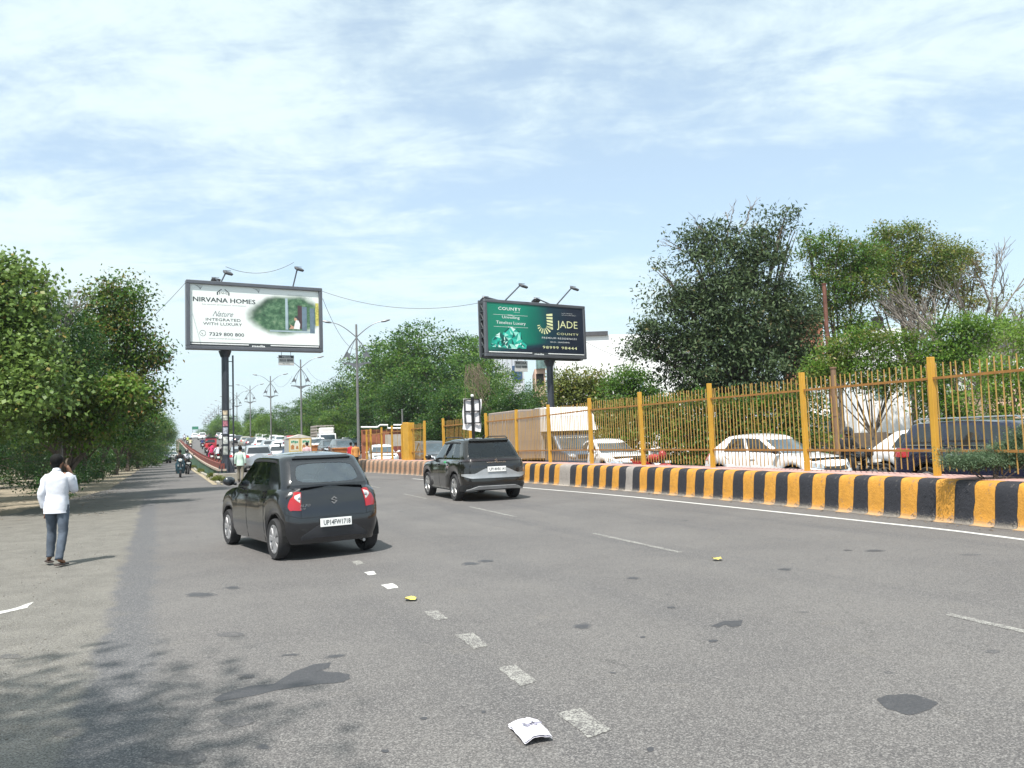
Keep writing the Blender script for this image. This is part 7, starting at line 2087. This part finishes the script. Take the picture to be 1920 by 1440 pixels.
for k in range(9):
    a = 2 * PI * k / 9 + .3
    twigs(mb, Vector((0, 0, 2.6 + .12 * k)), Vector((math.cos(a) * 1.1, math.sin(a) * .7, .95)).normalized(), 2.6, .11, 5, RB, .5)
mb.build('branches', m_barkg, bt, smooth=True)
leaves('sparse_leaves', [(Vector((0, 0, 6.3)), (3.2, 2.6, 1.6)), (Vector((1.2, 0, 4.6)), (2.2, 2, 1.0))], 4500, .13, lf_olive, 31, bt, cl=14, spread=.25, elong=2.4, shell=.4)
bt2 = thing('bare_tree', 'small bare tree poking above the left tree line', 'tree', (D(112, 700, 24).x, 24, 0)); mb = MB(); RB = random.Random(9)
zt_q = D(115, 530, 24).z; mb.tube([(0, 0, 0), (0.05, 0, zt_q - 2.2), (0, 0, zt_q - 1.6)], [.1, .06, .05], 6)
for k in range(5): a = k * 1.3; twigs(mb, Vector((0, 0, zt_q - 2.0 + .1 * k)), Vector((math.cos(a) * .4, math.sin(a) * .3, 1)).normalized(), .8, .022, 4, RB, .35)
mb.build('branches', m_barkg, bt2)
tree('feathery_shrub_tree', 'fresh green feathery tree just above the fence on the right', (D(1630, 800, 27).x, 27, 0),
     pxblobs([(1585, 640, 24), (1640, 632, 26), (1700, 640, 22), (1555, 672, 26), (1615, 668, 30), (1670, 672, 26), (1715, 690, 22), (1540, 704, 26), (1600, 700, 26), (1660, 712, 30), (1745, 705, 18)], 27), 16000, .12, None, 41, .07, cl=34, spread=.26, elong=2.6, mats=[lf_mid, lf_olive, lf_bright])
tree('feathery_shrub_tree', 'bright feathery tree in front of the bare tree on the right', (D(1800, 800, 26).x, 26, 0),
     pxblobs([(1790, 625, 28), (1825, 612, 24), (1765, 660, 28), (1805, 665, 30), (1850, 630, 20), (1875, 605, 12), (1745, 720, 32), (1770, 760, 34), (1790, 800, 30)], 26), 14000, .12, None, 43, .07, cl=34, spread=.26, elong=2.4, mats=[lf_mid, lf_bright, lf_mid])
tree('thin_leafed_tree', 'sparse tree with crooked dark branches behind the fence at the right edge', (D(1880, 800, 22).x, 22, 0),
     pxblobs([(1910, 620, 30), (1880, 690, 34), (1930, 700, 40), (1850, 720, 26), (1900, 760, 34), (1960, 640, 50), (1850, 770, 24)], 22), 7500, .11, lf_bright, 45, .07, cl=30, spread=.26, elong=2.4)
tree('olive_tree', 'olive green round tree just right of the green billboard pole', (D(1090, 800, 46).x, 46, 0), pxblobs([(1075, 715, 30), (1110, 712, 28), (1050, 725, 24), (1090, 745, 36), (1130, 740, 30), (1060, 760, 30), (1120, 770, 34)], 46), 12000, .17, lf_olive, 47, .2, cl=24, spread=.34)
tree('green_tree', 'mid green tree left of the big dark tree', (D(1175, 800, 44).x, 44, 0), pxblobs([(1165, 715, 26), (1185, 705, 22), (1200, 730, 36), (1155, 745, 30), (1220, 760, 40), (1170, 775, 34), (1250, 780, 36)], 44), 12000, .16, lf_mid, 49, .2, cl=24, spread=.32)
# hedge and scrub behind the oncoming road
hb_ = []
for (px, d, n_) in ((1375, 32, 0), (1400, 32, 0), (1430, 32, 0), (1460, 32, 0), (1490, 32, 0), (1515, 32, 0), (1130, 36, 0), (1160, 35, 0), (1190, 34.5, 0), (1215, 34, 0), (1240, 33.5, 0), (1265, 33, 0), (1290, 33, 0), (1320, 32, 0), (1350, 32, 0), (1000, 44, 0), (1040, 42, 0), (1080, 40, 0), (1105, 38, 0), (940, 48, 0), (900, 52, 0), (960, 46, 0)):
    zt_q = .9 if px > 1110 else .8; hb_.append((Vector((XD(px, d, 1), d, zt_q)), (1.0, 1.0, 1.1)))
    if 1120 < px < 1530: hb_.append((Vector((XD(px, d + .5, 1), d + .5, 2.3)), (1.0, .8, .9)))
h_ = leaves('scrub', hb_, 48000, .15, None, 51, cl=30, spread=.26, mats=[lf_olive, lf_dark, lf_olive, lf_mid]); tag(h_, kind='stuff')
# grey-green bush spilling over the barrier
gb = thing('bush', 'grey green thorny bush spilling over the barrier at the right edge', 'bush', D(1880, 890, 12.3))
bb = pxblobs([(1860, 868, 34), (1900, 850, 34), (1940, 860, 50), (1820, 872, 26), (1790, 862, 16), (1780, 850, 9), (1900, 880, 34), (1850, 885, 30), (1990, 870, 60), (1930, 815, 22), (1825, 890, 18)], 12.6); B = gb.location
bbl = [(Vector(c_) - B, rd) for c_, rd in bb]
leaves('foliage', [(c_, (r_[0], r_[1] * .9, r_[2] * .62)) for c_, r_ in bbl], 56000, .042, lf_bush, 53, gb, cl=60, spread=.10, elong=3.2, droop=-.2, shell=.3)
limbs(gb, (0, .2, -.25), bbl[:8], .03, 54)

# ------------------------------------------------------------------ buildings on the right
m_wht = mat('white_wall', (.78, .79, .80), .7, var=.05, vscale=.7, dirt=.12, dirtcol=(.5, .48, .45))
m_brn = mat('brown_compound_wall', (.105, .085, .07), .85, var=.25, vscale=1.5, dirt=.3)
m_pch = mat('peach_render', (.60, .42, .33), .8, var=.1, vscale=1.5, dirt=.2)
m_dkb2 = mat('dark_brown_cladding', (.085, .07, .065), .6, var=.1)
m_bl = mat('blue_panel', (.035, .075, .16), .4, var=.15)
m_gls = mat('building_glass', (.10, .17, .16), .12, var=.5, vscale=1.2, coat=1)
m_rust = mat('rusty_pole', (.16, .07, .05), .8, .2, var=.3, vscale=3)
m_brick = mat('brick_red', (.32, .12, .07), .85, var=.25, vscale=4)
m_roof = mat('dark_roofing', (.07, .072, .08), .7, var=.2)
def pxbox(name, m, parent, px0, px1, py0, py1, d, depth, org):
    a, b_ = D(px0, py0, d), D(px1, py1, d); zt_, zb_ = max(a.z, b_.z), min(a.z, b_.z)
    if py1 >= 900: zb_ = 0
    mb = MB(); mb.box((((a.x + b_.x) / 2) - org.x, d + depth / 2 - org.y, (zt_ + zb_) / 2), (abs(b_.x - a.x), depth, zt_ - zb_))
    return mb.build(name, m, parent)
# white hall
og = Vector((D(1150, 700, 62).x, 62, 0)); wh = thing('white_hall', 'big white walled hall rising behind the green billboard, dark roof edge on top', 'building', og)
pa = MB(); a, b_, c2 = D(1040, 645, 62), D(1098, 628, 62), D(1215, 634, 62); zr = b_.z
pa.prism([(a.x - og.x, 0), (a.x - og.x, zr - .1), (b_.x - og.x, zr), (c2.x - og.x, zr - .1), (c2.x - og.x + 4, zr - 1.2), (c2.x - og.x + 4, 0)], 'Y', 0, 10); pa.build('wall', m_wht, wh)
pxbox('roof_edge', m_roof, wh, 1097, 1140, 622, 628, 61.8, 2, og)
for k in range(7):
    pxbox('window', m_gls, wh, 1110 + k * 15, 1118 + k * 15, 712, 735, 61.94, .1, og)
# office block behind the billboard
og = Vector((D(990, 700, 70).x, 70, 0)); ob = thing('office_block', 'pale office block with blue panel, green glass and peach balcony behind the green billboard', 'building', og)
pxbox('wall', mat('pale_office_wall', (.50, .53, .58), .6, var=.08, vscale=1), ob, 925, 990, 655, 905, 70, 10, og)
pxbox('blue_panel', m_bl, ob, 960, 979, 686, 712, 69.85, .12, og)
pxbox('wall', m_pch, ob, 1002, 1030, 692, 905, 69, 8, og)
pxbox('balcony_opening', m_under, ob, 1005, 1020, 701, 722, 68.93, .1, og)
pxbox('glazing', m_gls, ob, 1004, 1040, 655, 690, 68.6, 2, og)
for k in range(5): pxbox('mullion', m_conc, ob, 1006 + k * 7, 1007.2 + k * 7, 655, 690, 68.5, .08, og)
pxbox('wall', m_dkb2, ob, 1037, 1054, 640, 905, 68, 6, og)
for k in range(4): pxbox('mullion', m_conc, ob, 932 + k * 9, 933 + k * 9, 660, 700, 69.9, .08, og)
# white house behind the right trees
og = Vector((D(1680, 800, 47).x, 47, 0)); h1_ = thing('white_house', 'white house with flat roof seen through the trees and fence on the right', 'house', og)
pxbox('wall', m_wht, h1_, 1525, 1600, 765, 905, 46.5, 6, og); pxbox('wall', m_wht, h1_, 1600, 1800, 690, 905, 48, 8, og)
pxbox('canopy_slab', m_wht, h1_, 1530, 1582, 775, 783, 45.6, 1.2, og); pxbox('window', m_gls, h1_, 1548, 1572, 790, 812, 46.42, .08, og); pxbox('window', m_gls, h1_, 1640, 1662, 715, 745, 47.9, .1, og); pxbox('window', m_gls, h1_, 1700, 1722, 715, 745, 47.9, .1, og); pxbox('door', m_under, h1_, 1575, 1592, 790, 905, 46.42, .08, og)
og = Vector((D(1650, 850, 36).x, 36, 0)); cw = thing('compound_wall', 'dark brown compound wall behind the motorcycle rider, in front of the white house', 'wall', og)
for k in range(7):
    pxbox('wall_panel', m_brn, cw, 1300 + k * 74, 1300 + k * 74 + 72.5, 812, 905, 36 - k * .15, .3, og)
pxbox('gate_pier', m_brn, cw, 1294, 1300, 808, 905, 35.9, .5, og)
# house with red brick top and tank
og = Vector((D(1600, 640, 60).x, 60, 0)); h2_ = thing('brick_house', 'house with red brick parapet and black water tank among the right trees', 'house', og)
pxbox('wall', m_wht, h2_, 1610, 1720, 617, 905, 60, 8, og); pxbox('parapet', m_brick, h2_, 1515, 1560, 588, 905, 58, 6, og)
mb = MB(); c_ = D(1646, 606, 61) - og; mb.lathe([(.001, .55), (.3, .52), (.42, .4), (.42, -.5), (.001, -.5)], 14, 'Z', c=(c_.x, c_.y, c_.z)); mb.build('water_tank', m_under, h2_, smooth=True)
og = Vector((D(1890, 640, 52).x, 52, 0)); h3_ = thing('dark_roofed_house', 'house with dark grey sloping roof at the right edge', 'house', og)
a, b_ = D(1850, 625, 52), D(2000, 590, 52); mb = MB(); mb.prism([(a.x - og.x, a.z - 1.1), (a.x - og.x, a.z - .2), (b_.x - og.x, b_.z), (b_.x - og.x + 1, a.z - 1.1)], 'Y', 0, 7); mb.build('roof', m_roof, h3_)
pxbox('wall', m_wht, h3_, 1852, 2040, 655, 720, 52.2, 6, og); pxbox('wall', m_pch, h3_, 1860, 2040, 721, 905, 52.3, 6, og); pxbox('window', m_gls, h3_, 1880, 1900, 668, 700, 52.1, .1, og)
# poles among the right trees
def polething(label, px, top, d, r, m, foot=0.0):
    p = D(px, top, d); o = thing('utility_pole', label, 'pole', (p.x, d, 0)); mb = MB(); mb.tube([(0, 0, foot), (0, 0, p.z)], r, 8); mb.build('pole', m, o, smooth=True)
    mb = MB(); mb.tube([(0, 0, p.z - .02), (0, 0, p.z + .03)], r * 1.25, 8); mb.tube([(0, 0, p.z * .55), (0, 0, p.z * .55 + .12)], r * 1.2, 8); mb.build('band', m, o); return o
polething('rusty brown steel pole standing right of the big dark tree', 1545, 533, 33, .085, m_rust)
polething('brown round post behind the fence in front of the white house', 1562, 690, 26, .09, mat('brown_post', (.20, .12, .07), .8))
polething('thin grey pole before the wood, rising above the thick yellow pillar', 754, 768, 50, .05, m_pole)
# brown container wall and white pipes left of the yellow pillar
og = Vector((D(715, 830, 56).x, 56, 0)); bx = thing('red_brown_cabin', 'red brown metal cabin with white pipe frame behind the white hatchback', 'cabin', og)
m_rb = mat('red_brown_metal', (.26, .09, .045), .6, var=.15)
for k in range(4): pxbox('side_panel', m_rb, bx, 677 + k * 19, 677 + k * 19 + 18.6, 806, 905, 56 - .02 * k, 2.0, og)
mb = MB(); q = [D(677, 801, 55.8) - og, D(708, 801, 55.8) - og, D(713, 797, 55.8) - og, D(727, 797, 55.8) - og, D(727, 803, 55.8) - og, D(754, 803, 55.8) - og]
mb.tube(q, .07, 6); mb.tube([D(738, 797, 55.8) - og, D(756, 797, 55.8) - og], .07, 6); mb.build('pipe_frame', m_wrail, bx)
og = Vector((D(735, 850, 52).x, 52, 0)); tm = thing('rickshaw', 'maroon loaded rickshaw with pale hood just left of the thick yellow pillar', 'auto rickshaw', og)
pxbox('body', mat('maroon_body', (.17, .04, .03), .6, var=.3), tm, 734, 756, 838, 905, 52, 1.6, og); pxbox('hood', mat('pale_hood', (.34, .31, .27), .8), tm, 722, 756, 815, 836, 52, 1.8, og)
mb = MB(); mb.lathe([(.2, -.04), (.28, -.05), (.28, .05), (.2, .04)], 12, 'X', c=(-.5, 0, .28), close=True); mb.lathe([(.2, -.04), (.28, -.05), (.28, .05), (.2, .04)], 12, 'X', c=(.6, 0, .28), close=True); mb.build('wheel', m_tyre, tm)
og = Vector((XD(985, 33, 1), 33, 0)); bt3 = thing('box_lorry', 'plain brown grey lorry body behind the fence, left of the white box pickup', 'truck', og, rz_of((.36, -.93)))
m_lg = mat('lorry_grey', (.27, .225, .195), .7, var=.08, vscale=1.2, dirt=.15)
mb = MB(); mb.bbox((0, 0, 1.72), (1.9, 3.6, 1.95), .03); mb.build('cargo_body', m_lg, bt3)
mb = MB()
for k in range(12):
    for sd in (1, -1): mb.box((sd * .96, -1.65 + .3 * k, 1.7), (.03, .06, 1.85))
mb.build('body_rib', m_lg, bt3)
mb = MB(); mb.box((0, 0, .6), (1.4, 3.4, .25)); mb.build('chassis', m_under, bt3)
ty, ri = wheel_meshes(.38, .22, 'far', 12)
for sd in (1, -1):
    w_ = link('wheel', ty, bt3, (sd * .8, -1.0, .38), (0, 0, 0 if sd > 0 else PI)); link('rim', ri, w_)
# roadside clutter: gantry sign far up the flyover
og = Vector((XD(366, 240, 9), 240, zdeck(240))); gs_ = thing('road_sign', 'small green direction sign far away at the crest of the flyover', 'sign', og)
mb = MB(); mb.box((0, 0, 3.0), (1.9, .1, .9)); mb.build('sign_board', mat('sign_board_green', (.02, .16, .10), .5), gs_)
mb = MB(); mb.tube([(-.8, .1, 0), (-.8, .1, 3.0)], .06, 6); mb.tube([(.8, .1, 0), (.8, .1, 3.0)], .06, 6); mb.build('post', m_pole, gs_)
# pebbles and leaves on the dusty shoulder
g = np.random.default_rng(4); mb = MB()
for k in range(900):
    y = 3.6 + 12 * g.random() ** 1.4; x = -.75 - .45 * y - abs(g.normal()) * 1.6
    s_ = g.uniform(.003, .008); mb.box((x, y, s_ * .5), (s_ * g.uniform(.8, 1.8), s_ * g.uniform(.8, 1.8), s_), rz=g.uniform(0, 3))
tag(mb.build('gravel', mat('gravel_stone', (.26, .24, .21), .9, var=.5, vscale=3), recalc=False), kind='stuff')
for o in list(COL.objects):
    if o.type == 'MESH' and o.parent is None and 'kind' not in o and 'label' not in o: print('UNLABELLED', o.name)
g = np.random.default_rng(14); dl_ = []
for k in range(1500):
    if k < 900:
        y = 12 + 50 * g.random() ** 1.3; x = xe(max(y, 20)) + g.normal() * .5 - (2.2 if y < 20 else 0) + .1
    else:
        q, _, _ = bpt(g.uniform(0, bs[-1]), -.12 - abs(g.normal()) * .16); x, y = q.x, q.y
    dl_.append((x, y))
mb = MB()
for x, y in dl_:
    s_ = g.uniform(.012, .035); a = g.uniform(0, 6.28); c2, s2 = math.cos(a) * s_, math.sin(a) * s_
    mb.add([(x - c2, y - s2, .008), (x + s2 * .5, y - c2 * .5, .008 + s_ * .3), (x + c2, y + s2, .010), (x - s2 * .5, y + c2 * .5, .008 + s_ * .2)], [(0, 1, 2, 3)])
tag(mb.build('leaf_litter', mat('dry_leaf', (.22, .15, .08), .9, var=.5, vscale=2), recalc=False), kind='stuff')
# open air haze
hz_ = MB(); hz_.box((-40, 330, 11.0), (1960, 3200, 24.2)); hzm = bpy.data.materials.new('air'); hzm.use_nodes = True; hzm.node_tree.nodes.clear(); t = NT(hzm.node_tree)
ho = t.node('ShaderNodeOutputMaterial'); pv = t.node('ShaderNodeVolumePrincipled'); pv.inputs['Color'].default_value = (.86, .92, 1, 1); pv.inputs['Density'].default_value = .0003; pv.inputs['Anisotropy'].default_value = .2
t.l.new(pv.outputs[0], ho.inputs['Volume'])
tag(hz_.build('haze', hzm), kind='stuff')
